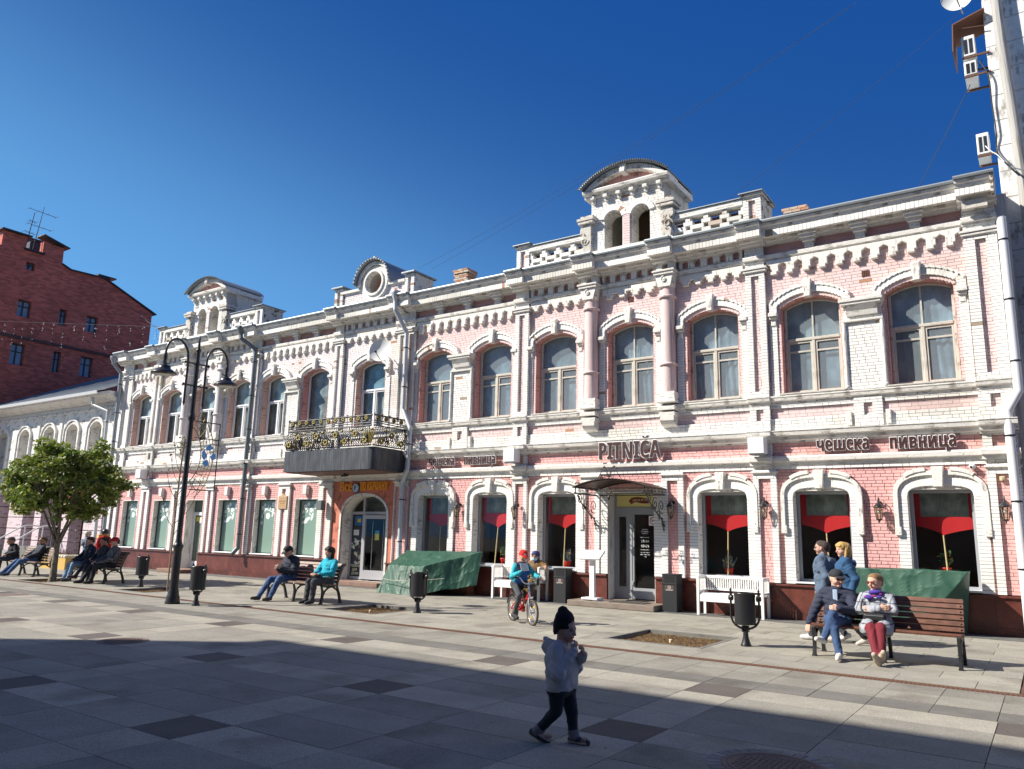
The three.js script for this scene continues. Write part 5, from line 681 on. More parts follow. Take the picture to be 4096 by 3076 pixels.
{ // wrought iron canopy over the tavern door
  const T = thing('door_canopy', 'black wrought iron canopy with curved roof and scroll brackets over the tavern door', 'canopy', [-8.57, 0, 0]), D = 1.2, hw = 0.92;
  const arcY = (x) => 2.86 + 0.17 * (1 - (x / hw) ** 2);
  const A = [], Bt = []; for (let k = 0; k <= 16; k++) { const x = -hw - 0.06 + (2 * hw + 0.12) * k / 16; A.push([x, arcY(x) + 0.012]); Bt.push([x, arcY(x) - 0.008]); }
  part(T, 'roof', ext(poly([...A, ...Bt.reverse()]), D + 0.05, 0.02), mat([0.05, 0.025, 0.02], 0.5, { metalness: 0.3 }));
  const fr = []; for (const z of [0.06, D]) fr.push(tube(Array.from({ length: 9 }, (_, k) => { const x = -hw + 2 * hw * k / 8; return V(x, arcY(x) - 0.02, z); }), 0.016, 6), rod(V(-hw, 2.70, z), V(hw, 2.70, z), 0.012));
  for (const s of [-1, 1]) fr.push(rod(V(s * hw, 2.70, 0.02), V(s * hw, 2.70, D + 0.05), 0.022), rod(V(s * hw, 2.84, 0.02), V(s * hw, 2.84, D), 0.014), rod(V(s * hw, 1.95, 0.025), V(s * hw, 2.86, 0.025), 0.018), rod(V(s * hw, 2.70, D), V(s * hw, 2.86, D), 0.014));
  part(T, 'frame', fr, M.iron);
  for (const s of [-1, 1]) { const x = s * hw, P = (z, y) => V(x, y, z), b = []; // bracket in the plane x = const
    b.push(tube([P(1.1, 2.66), P(0.95, 2.52), P(0.62, 2.3), P(0.3, 2.14), P(0.08, 1.95)], 0.015, 6)); for (const [cz, cy, r0, tn, a0, d] of [[0.98, 2.56, 0.13, 1.4, 0.6, 1], [0.62, 2.46, 0.16, 1.5, 2.2, -1], [0.26, 2.42, 0.18, 1.5, 4.2, 1], [0.14, 2.02, 0.11, 1.4, 1.2, -1], [0.1, 1.90, 0.07, 1.2, 4.7, 1], [0.42, 2.22, 0.10, 1.2, 0.3, 1], [0.80, 2.40, 0.08, 1.1, 3.3, 1]]) b.push(tube(spiral(cz, cy, r0, tn, a0, d, 22).map(([z, y]) => P(z, y)), 0.011, 5, 28));
    for (let k = 0; k < 9; k++) { const t = k / 8; b.push(sph(0.035, x + (k % 2 ? 0.012 : -0.012), 2.62 - 0.62 * t + 0.05 * Math.sin(k * 2), 1.0 - 0.85 * t, 0.35, 1, 1.1, 6)); } part(T, 'scroll_bracket', b, M.iron);
    const v = []; for (let k = 0; k < 5; k++) v.push(tube(spiral(0.2 + k * 0.2, 2.77, 0.055, 1.1, k, k % 2 ? 1 : -1, 14).map(([z, y]) => P(z, y)), 0.007, 4, 16)); part(T, 'side_scrolls', v, M.iron); }
  const fs = []; for (let k = 0; k < 9; k++) fs.push(tube(spiral(-0.8 + k * 0.2, 2.775, 0.055, 1.1, k, k % 2 ? 1 : -1, 14).map(([x, y]) => V(x, y, D)), 0.007, 4, 16)); for (const s of [-1, 1]) fs.push(tube(spiral(s * 0.12, 2.66, 0.09, 1.2, PI / 2, s, 16).map(([x, y]) => V(x, y, D + 0.02)), 0.009, 4, 18)); fs.push(sph(0.05, 0, 2.58, D + 0.02, 0.7, 1.2, 0.4, 8)); part(T, 'front_scrolls', fs, M.iron);
  const cr = []; for (const s of [-1, 1]) { cr.push(tube(spiral(s * 0.07, 3.10, 0.065, 1.3, -PI / 2, s, 18).map(([x, y]) => V(x, y, D)), 0.008, 5, 22), tube([V(0, 3.04, D), V(s * 0.08, 3.2, D), V(s * 0.16, 3.24, D), V(s * 0.27, 3.1, D), V(s * 0.33, 3.03, D)], 0.008, 5), tube([V(0, 3.05, D), V(s * 0.05, 3.22, D), V(s * 0.12, 3.31, D)], 0.008, 5), sph(0.035, s * 0.13, 3.32, D, 1, 0.7, 0.4, 6), sph(0.03, s * 0.2, 3.27, D, 1, 0.6, 0.4, 6)); } part(T, 'crest', cr, M.iron);
}
{ // wall lanterns
  const proto = thing('wall_lantern', 'black wall lantern', 'lantern', [0, 0, 0], 0, 'black lanterns along the tavern wall'), gl = phys([0.85, 0.8, 0.7], 0.15, { transmission: 0.9, thickness: 0 });
  part(proto, 'bracket', [cyl(0.045, 0.045, 0.02, 0, 0, 0, 16).rotateX(PI / 2).translate(0, 0.20, 0.0), tube([V(0, 0.18, 0.01), V(0, 0.22, 0.07), V(0, 0.30, 0.10), V(0, 0.30, 0.155), V(0, 0.24, 0.17)], 0.011, 6), tube(spiral(0.07, 0.20, 0.05, 1.2, 0, 1, 16).map(([z, y]) => V(0, y, z)), 0.008, 5, 18)], M.iron);
  part(proto, 'cap', [lathe([[0.0, 0.25], [0.02, 0.24], [0.03, 0.2], [0.05, 0.185], [0.075, 0.155], [0.105, 0.115], [0.11, 0.10], [0.0, 0.10]], 0, 0, 0.17, 8)], M.iron);
  part(proto, 'glass', [lathe([[0.085, 0.10], [0.05, -0.13]], 0, 0, 0.17, 6)], gl); const bars = []; for (let k = 0; k < 6; k++) { const a = k * PI / 3; bars.push(rod(V(0.088 * Math.cos(a), 0.10, 0.17 + 0.088 * Math.sin(a)), V(0.052 * Math.cos(a), -0.14, 0.17 + 0.052 * Math.sin(a)), 0.007, 0.007, 5)); } bars.push(lathe([[0.055, -0.13], [0.058, -0.145], [0.03, -0.165], [0.012, -0.175], [0.014, -0.19], [0.006, -0.205], [0, -0.215]], 0, 0, 0.17, 8)); part(proto, 'cage', bars, M.iron); part(proto, 'bulb', sph(0.03, 0, 0.02, 0.17, 1, 1.2, 1, 8), M.pvc);
  const sp = [[-14.0, 2.29, 0, 'black wall lantern between the balcony shadow and the window over the tarpaulin'], [-11.92, 2.26, 0.09, 'black wall lantern on the pilaster above the bench with the headscarf woman'], [-7.44, 2.31, 0.03, 'black wall lantern in the shade of the iron canopy by the no smoking sign'], [-5.22, 2.31, 0.03, 'black wall lantern on the pilaster beside the empty white bench'], [-2.87, 2.29, 0, 'black wall lantern between the two windows next to the drainpipe corner'], [-0.66, 2.30, 0.03, 'black wall lantern close to the white corner drainpipe']];
  sp.forEach(([x, y, z, l], i) => { if (i) dup(proto, [x, y, z], 0, l); else { proto.position.set(x, y, z); proto.userData.label = l; } });
}
const metalBox = (x, y, z, label) => { const t = thing('metal_box', label, 'box', [x, y, z], 0, 'white metal boxes on the frontages'); part(t, 'cabinet', rbx(0.36, 0.36, 0.3, 0, 0, 0.15, 0.012), mat([0.80, 0.82, 0.83], 0.5)); part(t, 'wall_bracket', [bb(-0.16, 0.16, -0.21, -0.185, 0, 0.26)], M.zinc); };
metalBox(-5.26, 3.76, 0.20, 'white metal box over the pilaster beside the empty white bench'); metalBox(-12.0, 3.80, 0.20, 'white metal box over the pilaster with the brown letters on its left'); metalBox(-30.3, 3.74, 0.20, 'white metal box on the shop building next to the leafy tree');
{ const t = thing('metal_box', 'dark grey outdoor loudspeaker box on the pilaster beside the shop door', 'box', [-19.62, 2.47, 0.1]); part(t, 'cabinet', rbx(0.24, 0.32, 0.2, 0, 0, 0.14, 0.012), mat([0.12, 0.14, 0.15], 0.6)); part(t, 'wall_bracket', bb(-0.02, 0.02, -0.05, 0.05, 0, 0.06), M.black); }
{ const t = thing('wall_plaque', 'tan wall plaque with dark lettering between two green windows', 'plaque', [-21.7, 2.6, 0.095]); part(t, 'board', [ext(poly([[-0.22, -0.24], [0.22, -0.24], [0.22, 0.2], [0.06, 0.22], [0.04, 0.28], [-0.04, 0.28], [-0.06, 0.22], [-0.22, 0.2]]), 0.03, 0, 0.006)], mat([0.52, 0.36, 0.22], 0.6)); part(t, 'lettering', new THREE.PlaneGeometry(0.4, 0.36).translate(0, -0.02, 0.032), new THREE.MeshStandardMaterial({ map: canvasTex(256, 230, (g, W, H) => { g.fillStyle = '#b8946c'; g.fillRect(0, 0, W, H); g.fillStyle = '#3a2012'; g.font = `bold ${H * .2}px serif`; g.textAlign = 'center'; g.fillText('рагушай', W / 2, H * .45, W * .94); g.font = `bold ${H * .16}px serif`; g.fillText('лит. Ша', W / 2, H * .66); g.fillRect(W * .1, H * .84, W * .8, 3); g.fillRect(W * .15, H * .14, W * .7, 3); }), roughness: 0.7 })); }
{ const t = thing('security_camera', 'small white dome camera under the ledge above a tavern window', 'camera', [-1.14, 3.2, 0]); part(t, 'housing', [sph(0.06, 0, 0, 0.09), cyl(0.05, 0.05, 0.1, 0, 0, 0, 14).rotateX(PI / 2)], M.pvc); part(t, 'lens', sph(0.025, -0.02, -0.015, 0.14, 1, 1, 0.6, 8), M.black); }
{ const t = thing('power_socket', 'yellowed weatherproof box on pink brick above the lantern by the drainpipe', 'box', [-0.66, 2.95, 0.03]); part(t, 'cover', rbx(0.09, 0.09, 0.07, 0, 0, 0.035, 0.01), mat([0.6, 0.52, 0.3], 0.6)); part(t, 'flap', rbx(0.05, 0.06, 0.03, 0.02, 0.0, 0.08, 0.01), mat([0.3, 0.27, 0.18], 0.6)); }
const vent = (x, y) => { const t = thing('wall_vent', x < -5 ? 'small dark wall vent above the middle arched window over the canopy' : 'small dark wall vent between two arched windows near the corner', 'vent', [x, y, 0.0]); part(t, 'hole_dark_plate', bb(-0.075, 0.075, -0.07, 0.07, -0.005, 0.006), M.dark); for (let k = 0; k < 5; k++) part(t, 'bar', bb(-0.07 + k * 0.034, -0.055 + k * 0.034, -0.07, 0.07, 0.004, 0.016), mat([0.2, 0.08, 0.05], 0.8)); };  // flat dark plate stands in for the shaded hole behind the bars
vent(-8.55, 7.82); vent(-2.85, 7.52);
// drainpipes
function drainpipe(label, pts, r, m, hopper) { const t = thing('drainpipe', label, 'drainpipe'); for (let k = 0; k < pts.length - 1; k++) { part(t, 'pipe', [rod(pts[k], pts[k + 1], r, r, 14), sph(r * 1.01, pts[k + 1].x, pts[k + 1].y, pts[k + 1].z, 1, 1, 1, 12)], m); const a = pts[k], b = pts[k + 1], L = a.distanceTo(b); if (Math.abs(a.y - b.y) > 1.2) for (let q = 0.5; q < L; q += 1.25) { const p = a.clone().lerp(b, q / L); part(t, 'clamp', [cyl(r * 1.12, r * 1.12, 0.03, p.x, p.y, p.z, 14), bb(p.x - 0.01, p.x + 0.01, p.y, p.y + 0.02, 0, p.z - r)], M.black); } } if (hopper) part(t, 'hopper', [lathe([[r, 0], [r * 1.1, 0.1], [r * 2.2, 0.26], [r * 2.2, 0.36], [r * 2.0, 0.36], [r * 2.0, 0.27], [0, 0.12]], pts[0].x, pts[0].y - 0.05, pts[0].z, 14)], m); }
drainpipe('white drainpipe at the end corner of the tavern building', [V(-0.24, 8.2, 0.16), V(-0.25, 4.62, 0.18), V(-0.46, 4.24, 0.24), V(-0.455, 0.2, 0.24)], 0.085, M.whitePipe);
drainpipe('grey white drainpipe between the balcony and the tavern building', [V(-16.42, 8.85, 0.62), V(-16.4, 8.55, 0.62), V(-16.2, 7.85, 0.26), V(-16.2, 5.4, 0.24), V(-15.82, 4.78, 0.3), V(-15.84, 3.5, 0.32), V(-16.1, 3.12, 0.22), V(-16.1, 1.1, 0.2), V(-16.02, 0.2, 0.2)], 0.07, mat([0.52, 0.55, 0.58], 0.5, { metalness: 0.3 }), true);
drainpipe('dark grey drainpipe with funnel top running down between shop windows', [V(-24.2, 8.75, 0.62), V(-24.15, 8.6, 0.62), V(-23.72, 8.2, 0.26), V(-23.75, 1.0, 0.24), V(-23.85, 0.8, 0.36)], 0.075, mat([0.16, 0.19, 0.2], 0.5, { metalness: 0.4 }), true);
drainpipe('grey drainpipe at the far corner where the shop meets the white building', [V(-33.05, 8.6, 0.6), V(-32.9, 8.2, 0.3), V(-32.85, 0.3, 0.22)], 0.075, mat([0.3, 0.33, 0.35], 0.5, { metalness: 0.4 }), true);
drainpipe('pale drainpipe bent under the gutter of the low white building', [V(-34.6, 7.3, 0.56), V(-34.55, 6.9, 0.5), V(-33.75, 6.6, 0.22), V(-33.55, 0.3, 0.2)], 0.07, mat([0.55, 0.57, 0.58], 0.5, { metalness: 0.2 }));
const dish = (label, x, y, z, r, ry, rx) => { const t = thing('satellite_dish', label, 'satellite dish', [x, y, z], ry); const pts = []; for (let k = 0; k <= 10; k++) pts.push([r * k / 10, 0.28 * r * (k / 10) ** 2]); part(t, 'reflector', lathe([...pts, [r * 1.02, 0.28 * r + 0.01], ...pts.slice().reverse().map(([a, b]) => [a, b - 0.008])], 0, 0, 0, 32).rotateX(PI / 2 + rx), mat([0.72, 0.72, 0.70], 0.5)); part(t, 'arm', [rod(V(0, -r * 0.9, 0.0), V(0, -r * 0.35, r * 1.1), 0.012), sph(0.04, 0, -r * 0.3, r * 1.1, 1, 1, 1.4, 8)], M.black); part(t, 'mount', [rod(V(0, 0, -0.02), V(0.05, -0.05, -0.4), 0.02), rod(V(-0.05, -0.1, -0.02), V(-0.05, -0.25, -0.4), 0.015)], M.zinc); };
dish('white satellite dish on the wall above the balcony door', -17.0, 7.3, 0.5, 0.38, 0.3, -0.15);
dish('white satellite dish at the top edge of the panel building', -0.62, 14.15, -0.9, 0.35, -0.2, 0.3);
{ // air conditioners hung on the side of the panel building
  const ac = (x, y, z, w, h, d, label) => { const t = thing('air_conditioner', label, 'air conditioner', [x, y, z]); part(t, 'casing', rbx(w, h, d, 0, 0, 0, 0.02), mat([0.74, 0.74, 0.72], 0.5)); for (let c = 0; c < 2; c++) { const s = []; for (let k = 0; k < 14; k++) s.push(bb(-w * 0.34 + c * w * 0.38, -w * 0.34 + c * w * 0.38 + w * 0.28, -h * 0.38 + k * h * 0.052, -h * 0.38 + k * h * 0.052 + h * 0.024, d / 2, d / 2 + 0.008)); part(t, 'grille', s, M.dark); } part(t, 'bracket', [bb(-w / 2, w / 2 + 0.25, -h / 2 - 0.05, -h / 2 - 0.01, d / 2 - 0.04, d / 2), bb(-w / 2, w / 2 + 0.25, -h / 2 - 0.05, -h / 2 - 0.01, -d / 2, -d / 2 + 0.04)], M2.rust); };
  ac(-0.53, 12.75, -1.15, 0.27, 0.50, 0.7, 'white air conditioner under the rusty sheet hood'); ac(-0.53, 12.2, -1.15, 0.25, 0.34, 0.7, 'beige air conditioner hung below the hooded one');
  ac(-0.44, 10.35, -1.15, 0.24, 0.50, 0.6, 'white air conditioner with a small meter box just above the tavern roof');
  const t = thing('sheet_metal_hood', 'rusty sheet metal hood over the high air conditioner', 'hood', [-0.5, 13.2, -1.15]); part(t, 'sheet', [bx(0.66, 0.02, 1.0, 0.02, 0.18, 0, 0, 0, 0.28), bx(0.02, 0.66, 1.0, -0.31, -0.24, 0, 0, 0, -0.06)], mat([0.22, 0.10, 0.06], 0.8)); part(t, 'strut', rod(V(-0.2, 0.0, 0.4), V(0.3, -0.1, 0.4), 0.012), M2.rust);
  const c = thing('cable_bundle', 'loose dark cables hanging down the edge of the panel building', 'cable'); part(c, 'cable', [tube([V(-0.35, 12.3, -0.8), V(-0.22, 11.9, -0.75), V(-0.2, 11.2, -0.78), V(-0.18, 10.5, -0.78), V(-0.2, 10.1, -0.8), V(-0.1, 9.7, -0.5), V(0.02, 9.4, -0.3), V(0.15, 9.2, -0.3)], 0.016, 6)], M.black); part(c, 'cable', [tube([V(-0.4, 10.25, -0.8), V(-0.3, 10.05, -0.7), V(-0.2, 9.9, -0.6), V(0.0, 9.5, -0.4), V(0.3, 9.3, -0.4)], 0.015, 6)], M.zinc);
}
{ // overhead wires
  const wm = mat([0.03, 0.04, 0.06], 0.8), wire = (l, a, b, sag, r = 0.0045) => { const p = []; for (let k = 0; k <= 20; k++) { const t = k / 20; p.push(a.clone().lerp(b, t).add(V(0, -sag * 4 * t * (1 - t), 0))); } solo('overhead_wire', l, 'wire', tube(p, r, 5, 60), wm, 'thin wires across the sky'); };
  wire('thin wire rising from the tavern attic parapet to the panel building dish', V(-0.6, 13.7, -0.9), V(-7.0, 10.0, -0.9), 0.12); wire('thin wire sloping down to the round roof window gable', V(-3, 15.6, -2), V(-17.9, 11.0, -2), 0.25); wire('second thin wire sloping down to the round roof window gable', V(-3, 15.9, -2.4), V(-17.6, 11.05, -2.4), 0.25); wire('thin wire from the tavern chimney up past the air conditioners', V(-0.3, 12.55, -1.2), V(-2.0, 9.6, -1.5), 0.05, 0.008);
  wire('thin wire from the red brick gable to the shop attic', V(-45.6, 14.8, -7), V(-30.4, 10.0, -0.4), 0.3, 0.015);
  const g = thing('light_garland', 'hanging strings of small bulbs in front of the red brick gable', 'garland'); const s = []; s.push(tube(Array.from({ length: 15 }, (_, k) => V(-44 + k * 0.95, 11.9 - 0.14 * k * 0.95 + 0.0, 1.2 - k * 0.07)), 0.008, 4)); const bl = []; for (let k = 0; k < 16; k++) { const t = k / 15, x = -44 + t * 13.3, y0 = 11.9 - 0.14 * t * 13.3, L = rr(0.4, 1.6); s.push(tube([V(x, y0, 1.2 - t), V(x + rr(-0.1, 0.1), y0 - L * 0.5, 1.2 - t), V(x + rr(-0.2, 0.2), y0 - L, 1.2 - t)], 0.006, 3, 6)); for (let q = 0; q < 5; q++) bl.push(sph(0.018, x + rr(-0.1, 0.1), y0 - L * rnd(), 1.2 - t, 1, 1, 1, 5)); } part(g, 'wire', s, wm); part(g, 'bulbs', bl, M.pvc);
}
// ================================================================ street furniture
{ // two-armed street lamp with the metal street decoration
  const T = thing('street_lamp', 'tall black two-armed street lamp with hanging bell lanterns', 'street lamp', [-16.07, 0, 7.47]);
  part(T, 'base', lathe([[0, 0], [0.155, 0], [0.16, 0.04], [0.14, 0.08], [0.148, 0.13], [0.12, 0.19], [0.115, 0.25], [0.098, 0.31], [0.092, 0.36], [0.083, 1.1], [0.095, 1.15], [0.095, 1.19], [0.112, 1.21], [0.112, 1.26], [0.085, 1.29], [0.07, 1.34], [0.058, 1.42]], 0, 0, 0, 24), M.iron);
  part(T, 'shaft', lathe([[0.059, 1.4], [0.054, 4.05], [0.08, 4.1], [0.085, 4.15], [0.07, 4.2], [0.055, 4.28], [0.05, 5.35], [0.06, 5.38], [0.06, 5.44], [0.045, 5.48], [0.045, 5.68], [0.06, 5.7], [0.06, 5.74], [0.035, 5.78], [0.02, 5.98], [0.03, 6.0], [0.012, 6.04], [0, 6.12]], 0, 0, 0, 18), M.iron);
  for (const s of [-1, 1]) { const a = group(T, 'arm'); part(a, 'bow', [tube([V(0, 4.48, s * 0.24), V(0, 4.9, s * 0.24), V(0, 5.4, s * 0.24), V(0, 5.68, s * 0.28), V(0, 5.86, s * 0.44), V(0, 5.88, s * 0.58), V(0, 5.76, s * 0.74), V(0, 5.55, s * 0.80), V(0, 5.2, s * 0.80)], 0.026, 8, 50), rod(V(0, 5.4, 0), V(0, 5.4, s * 0.3), 0.02), rod(V(0, 4.88, 0), V(0, 4.88, s * 0.3), 0.02), sph(0.035, 0, 5.4, s * 0.3, 1, 1, 1, 8), sph(0.035, 0, 4.88, s * 0.3, 1, 1, 1, 8), lathe([[0, -0.1], [0.02, -0.05], [0.035, 0]], 0, 4.48, s * 0.24, 8), lathe([[0.03, 0], [0.04, 0.05], [0.03, 0.1], [0.05, 0.2], [0.03, 0.3]], 0, 5.22, s * 0.80, 10), tube([V(0, 5.3, s * 0.8), V(0, 5.27, s * 0.72), V(0, 5.31, s * 0.68)], 0.012, 5)], M.iron);
    part(a, 'lantern_hood', lathe([[0, 0.24], [0.05, 0.23], [0.06, 0.2], [0.12, 0.19], [0.13, 0.15], [0.14, 0.12], [0.22, 0.07], [0.27, 0.03], [0.275, 0.0], [0.20, 0.0], [0.0, 0.05]], 0, 5.02, s * 0.80, 24), M.iron); part(a, 'lantern_glass', lathe([[0.195, 0.0], [0.185, -0.08], [0.14, -0.19], [0.07, -0.26], [0.0, -0.28]], 0, 5.02, s * 0.80, 24), phys([0.95, 0.93, 0.88], 0.08, { transmission: 0.92, thickness: 0 })); part(a, 'reflector', [lathe([[0, 0.02], [0.16, 0.0], [0.18, -0.02]], 0, 5.02, s * 0.80, 18)], M.pvc); }
  const D = thing('street_decoration', 'metal lattice crescent with blue diamond pieces in a black frame on the lamp post', 'decoration', [-15.96, 0, 7.42]), fr = mat([0.30, 0.24, 0.12], 0.5, { metalness: 0.5 });
  part(D, 'frame', [rod(V(0, 4.06, 0.02), V(0, 4.06, -0.64), 0.012), rod(V(0, 4.06, -0.64), V(0, 2.5, -0.64), 0.012), rod(V(0, 2.5, -0.64), V(0, 2.5, 0.02), 0.012), rod(V(0, 3.68, 0), V(0, 3.68, -0.64), 0.007), rod(V(0, 2.86, 0), V(0, 2.86, -0.64), 0.007)], M.black);
  const c = (r, a) => V(0.01, 3.28 + r * 1.25 * Math.sin(a), 0.42 - r * Math.cos(a)); const L = []; for (const r of [0.62, 0.70, 0.78, 0.86, 0.94]) L.push(tube(Array.from({ length: 15 }, (_, k) => c(r, -0.95 + 1.9 * k / 14)), r === 0.62 || r === 0.94 ? 0.012 : 0.007, 5, 30)); for (let k = 0; k < 11; k++) { const a = -0.9 + 1.8 * k / 10; L.push(rod(c(0.62, a), c(0.94, a + 0.1), 0.007, 0.007, 5)); } part(D, 'crescent', L, fr);
  const bl = phys([0.02, 0.28, 0.72], 0.3, { clearcoat: 0.5 }); for (const [z, y, w, h, q] of [[-0.28, 3.30, 0.1, 0.17, 0.2], [-0.34, 3.12, 0.12, 0.12, -0.3], [-0.40, 3.48, 0.15, 0.1, 0.1], [-0.52, 3.28, 0.11, 0.13, -0.4]]) part(D, 'blue_piece', ext(poly([[-w / 2, -h * 0.2], [0, -h / 2], [w / 2, -h * 0.1], [w * 0.1, h / 2], [-w * 0.3, h * 0.35]].map(([a, b]) => [a * 1.4, b * 1.4])), 0.012).rotateZ(q).rotateY(PI / 2).translate(0.02, y, z), bl);
}
const slatBrown = mat([0.21, 0.088, 0.055], 0.5, { map: tex(256, (u, v) => { const k = 0.78 + 0.4 * (fbm(u * 0.4, v, 24, 131, 3) - 0.45); return [k, k * 0.97, k * 0.94]; }) }), slatPale = mat([0.34, 0.24, 0.19], 0.55, { map: slatBrown.map });
function makeBench(label, pos, turn, sm, L = 1.98) { // cast iron ends with wooden slats; faces +z
  const t = thing('slat_bench', label, 'bench', pos, turn, 'iron and slat benches along the street'), m = M.iron;
  for (const x of [-L / 2 + 0.04, 0, L / 2 - 0.04]) { const f = group(t, 'end_frame'); const P = (z, y) => V(x, y, z), fl = (pts, w) => { const A = [], Bq = []; const c = new THREE.CatmullRomCurve3(pts.map(([z, y]) => V(z, y, 0))); const n = 18; for (let k = 0; k <= n; k++) { const p = c.getPoint(k / n), tg = c.getTangent(k / n), W = w * (1 + 0.25 * Math.cos(k / n * 6)) / 2; A.push([p.x - tg.y * W, p.y + tg.x * W]); Bq.push([p.x + tg.y * W, p.y - tg.x * W]); } const g = ext(poly([...A, ...Bq.reverse()]), 0.05, 0, 0.006).applyMatrix4(new THREE.Matrix4().set(0, 0, 1, x - 0.025, 0, 1, 0, 0, 1, 0, 0, 0, 0, 0, 0, 1)); return fixWinding(g); };
    part(f, 'front_leg', [fl([[0.27, 0.0], [0.235, 0.16], [0.24, 0.30], [0.27, 0.40], [0.25, 0.43], [0.1, 0.405], [-0.14, 0.38]], 0.05), fl([[0.235, 0.17], [0.17, 0.28], [0.06, 0.36], [-0.05, 0.385]], 0.035)], m); part(f, 'rear_leg', [fl([[-0.33, 0.0], [-0.29, 0.15], [-0.235, 0.3], [-0.20, 0.40], [-0.24, 0.55], [-0.32, 0.76], [-0.38, 0.86], [-0.43, 0.87]], 0.05), fl([[-0.28, 0.17], [-0.22, 0.28], [-0.1, 0.36]], 0.03)], m); part(f, 'foot', [rbx(0.06, 0.025, 0.09, x, 0.012, 0.27, 0.006), rbx(0.06, 0.025, 0.09, x, 0.012, -0.33, 0.006)], m); }
  const slat = (z, y, w, a, th = 0.032) => part(t, 'slat', boxUV(new RoundedBoxGeometry(L, th, w, 2, 0.006).rotateX(a).translate(0, y, z), 1.1), sm);
  for (const [z, y, a] of [[0.235, 0.445, 0.18], [0.135, 0.437, -0.06], [0.035, 0.428, -0.06], [-0.065, 0.418, -0.06], [-0.155, 0.412, -0.06]]) slat(z, y, 0.085, a);
  for (const [z, y, a] of [[-0.19, 0.485, 1.28], [-0.213, 0.565, 1.28], [-0.238, 0.645, 1.26], [-0.27, 0.722, 1.18], [-0.305, 0.797, 1.12], [-0.345, 0.865, 1.0]]) slat(z, y, 0.068, a);
  for (const x of [-L / 2 + 0.04, L / 2 - 0.04]) { const b = []; for (const [z, y] of [[-0.17, 0.49], [-0.195, 0.57], [-0.218, 0.65], [-0.25, 0.73], [-0.285, 0.805]]) b.push(sph(0.012, x, y, z + 0.003, 1, 1, 0.6, 7)); part(t, 'bolt', b, M.iron); }
  return t;
}
makeBench('brown slat bench seating the person in a cap and the checked coat', [-2.1, 0, 4.98], 0, slatBrown);
makeBench('slat bench seating the phone user and the person in turquoise', [-14.8, 0, 4.93], 0, slatPale);
makeBench('slat bench with three people beside the leafy tree', [-23.45, 0, 5.32], 0, slatPale);
makeBench('slat bench beyond the leafy tree with two people leaning back', [-27.6, 0, 5.35], 0, slatPale);
function makeBin(label, x, z, turn) { const t = thing('street_bin', label, 'litter bin', [x, 0, z], turn, 'round black litter bins on forks'), m = M.iron;
  part(t, 'foot', lathe([[0, 0], [0.085, 0], [0.085, 0.015], [0.07, 0.05], [0.045, 0.13], [0.038, 0.24], [0.05, 0.25]], 0, 0, 0, 16), m); part(t, 'collar', [rbx(0.11, 0.10, 0.09, 0, 0.265, 0, 0.012), lathe([[0.03, 0.0], [0.03, 0.03]], 0, 0, 0, 10).rotateX(PI / 2).translate(0, 0.265, 0.045)], m);
  part(t, 'fork', [tube([V(-0.225, 0.74, 0), V(-0.225, 0.50, 0), V(-0.215, 0.40, 0), V(-0.15, 0.31, 0), V(0, 0.26, 0), V(0.15, 0.31, 0), V(0.215, 0.40, 0), V(0.225, 0.50, 0), V(0.225, 0.74, 0)], 0.018, 8, 50)], m);
  for (const s of [-1, 1]) part(t, 'pivot', [lathe([[0, 0], [0.045, 0], [0.05, 0.02], [0.035, 0.035], [0.045, 0.05], [0.0, 0.06]], 0, 0, 0, 12).rotateZ(-s * PI / 2).translate(s * 0.19, 0.74, 0), rbx(0.075, 0.085, 0.07, s * 0.225, 0.74, 0, 0.02), lathe([[0.012, 0], [0.026, 0.03], [0.014, 0.06], [0.022, 0.09], [0, 0.125]], s * 0.225, 0.775, 0, 10)], m);
  part(t, 'bucket', lathe([[0, 0.345], [0.165, 0.335], [0.17, 0.35], [0.163, 0.37], [0.17, 0.395], [0.163, 0.42], [0.163, 0.76], [0.172, 0.775], [0.165, 0.795], [0.174, 0.81], [0.174, 0.83], [0.155, 0.83], [0.152, 0.37]], 0, 0, 0, 28), m); }
makeBin('round black litter bin on a fork between the white bench and brown bench', -4.17, 4.96, 0.05); makeBin('round black litter bin on a fork in front of the green tarpaulin', -11.15, 4.95, 0.0); makeBin('round black litter bin on a fork right beside the street lamp', -15.34, 7.38, 0.0); makeBin('round black litter bin on a fork beside the sapling and three-person bench', -20.94, 5.37, 0.0);
const benchWhite = mat([0.80, 0.80, 0.78], 0.55);
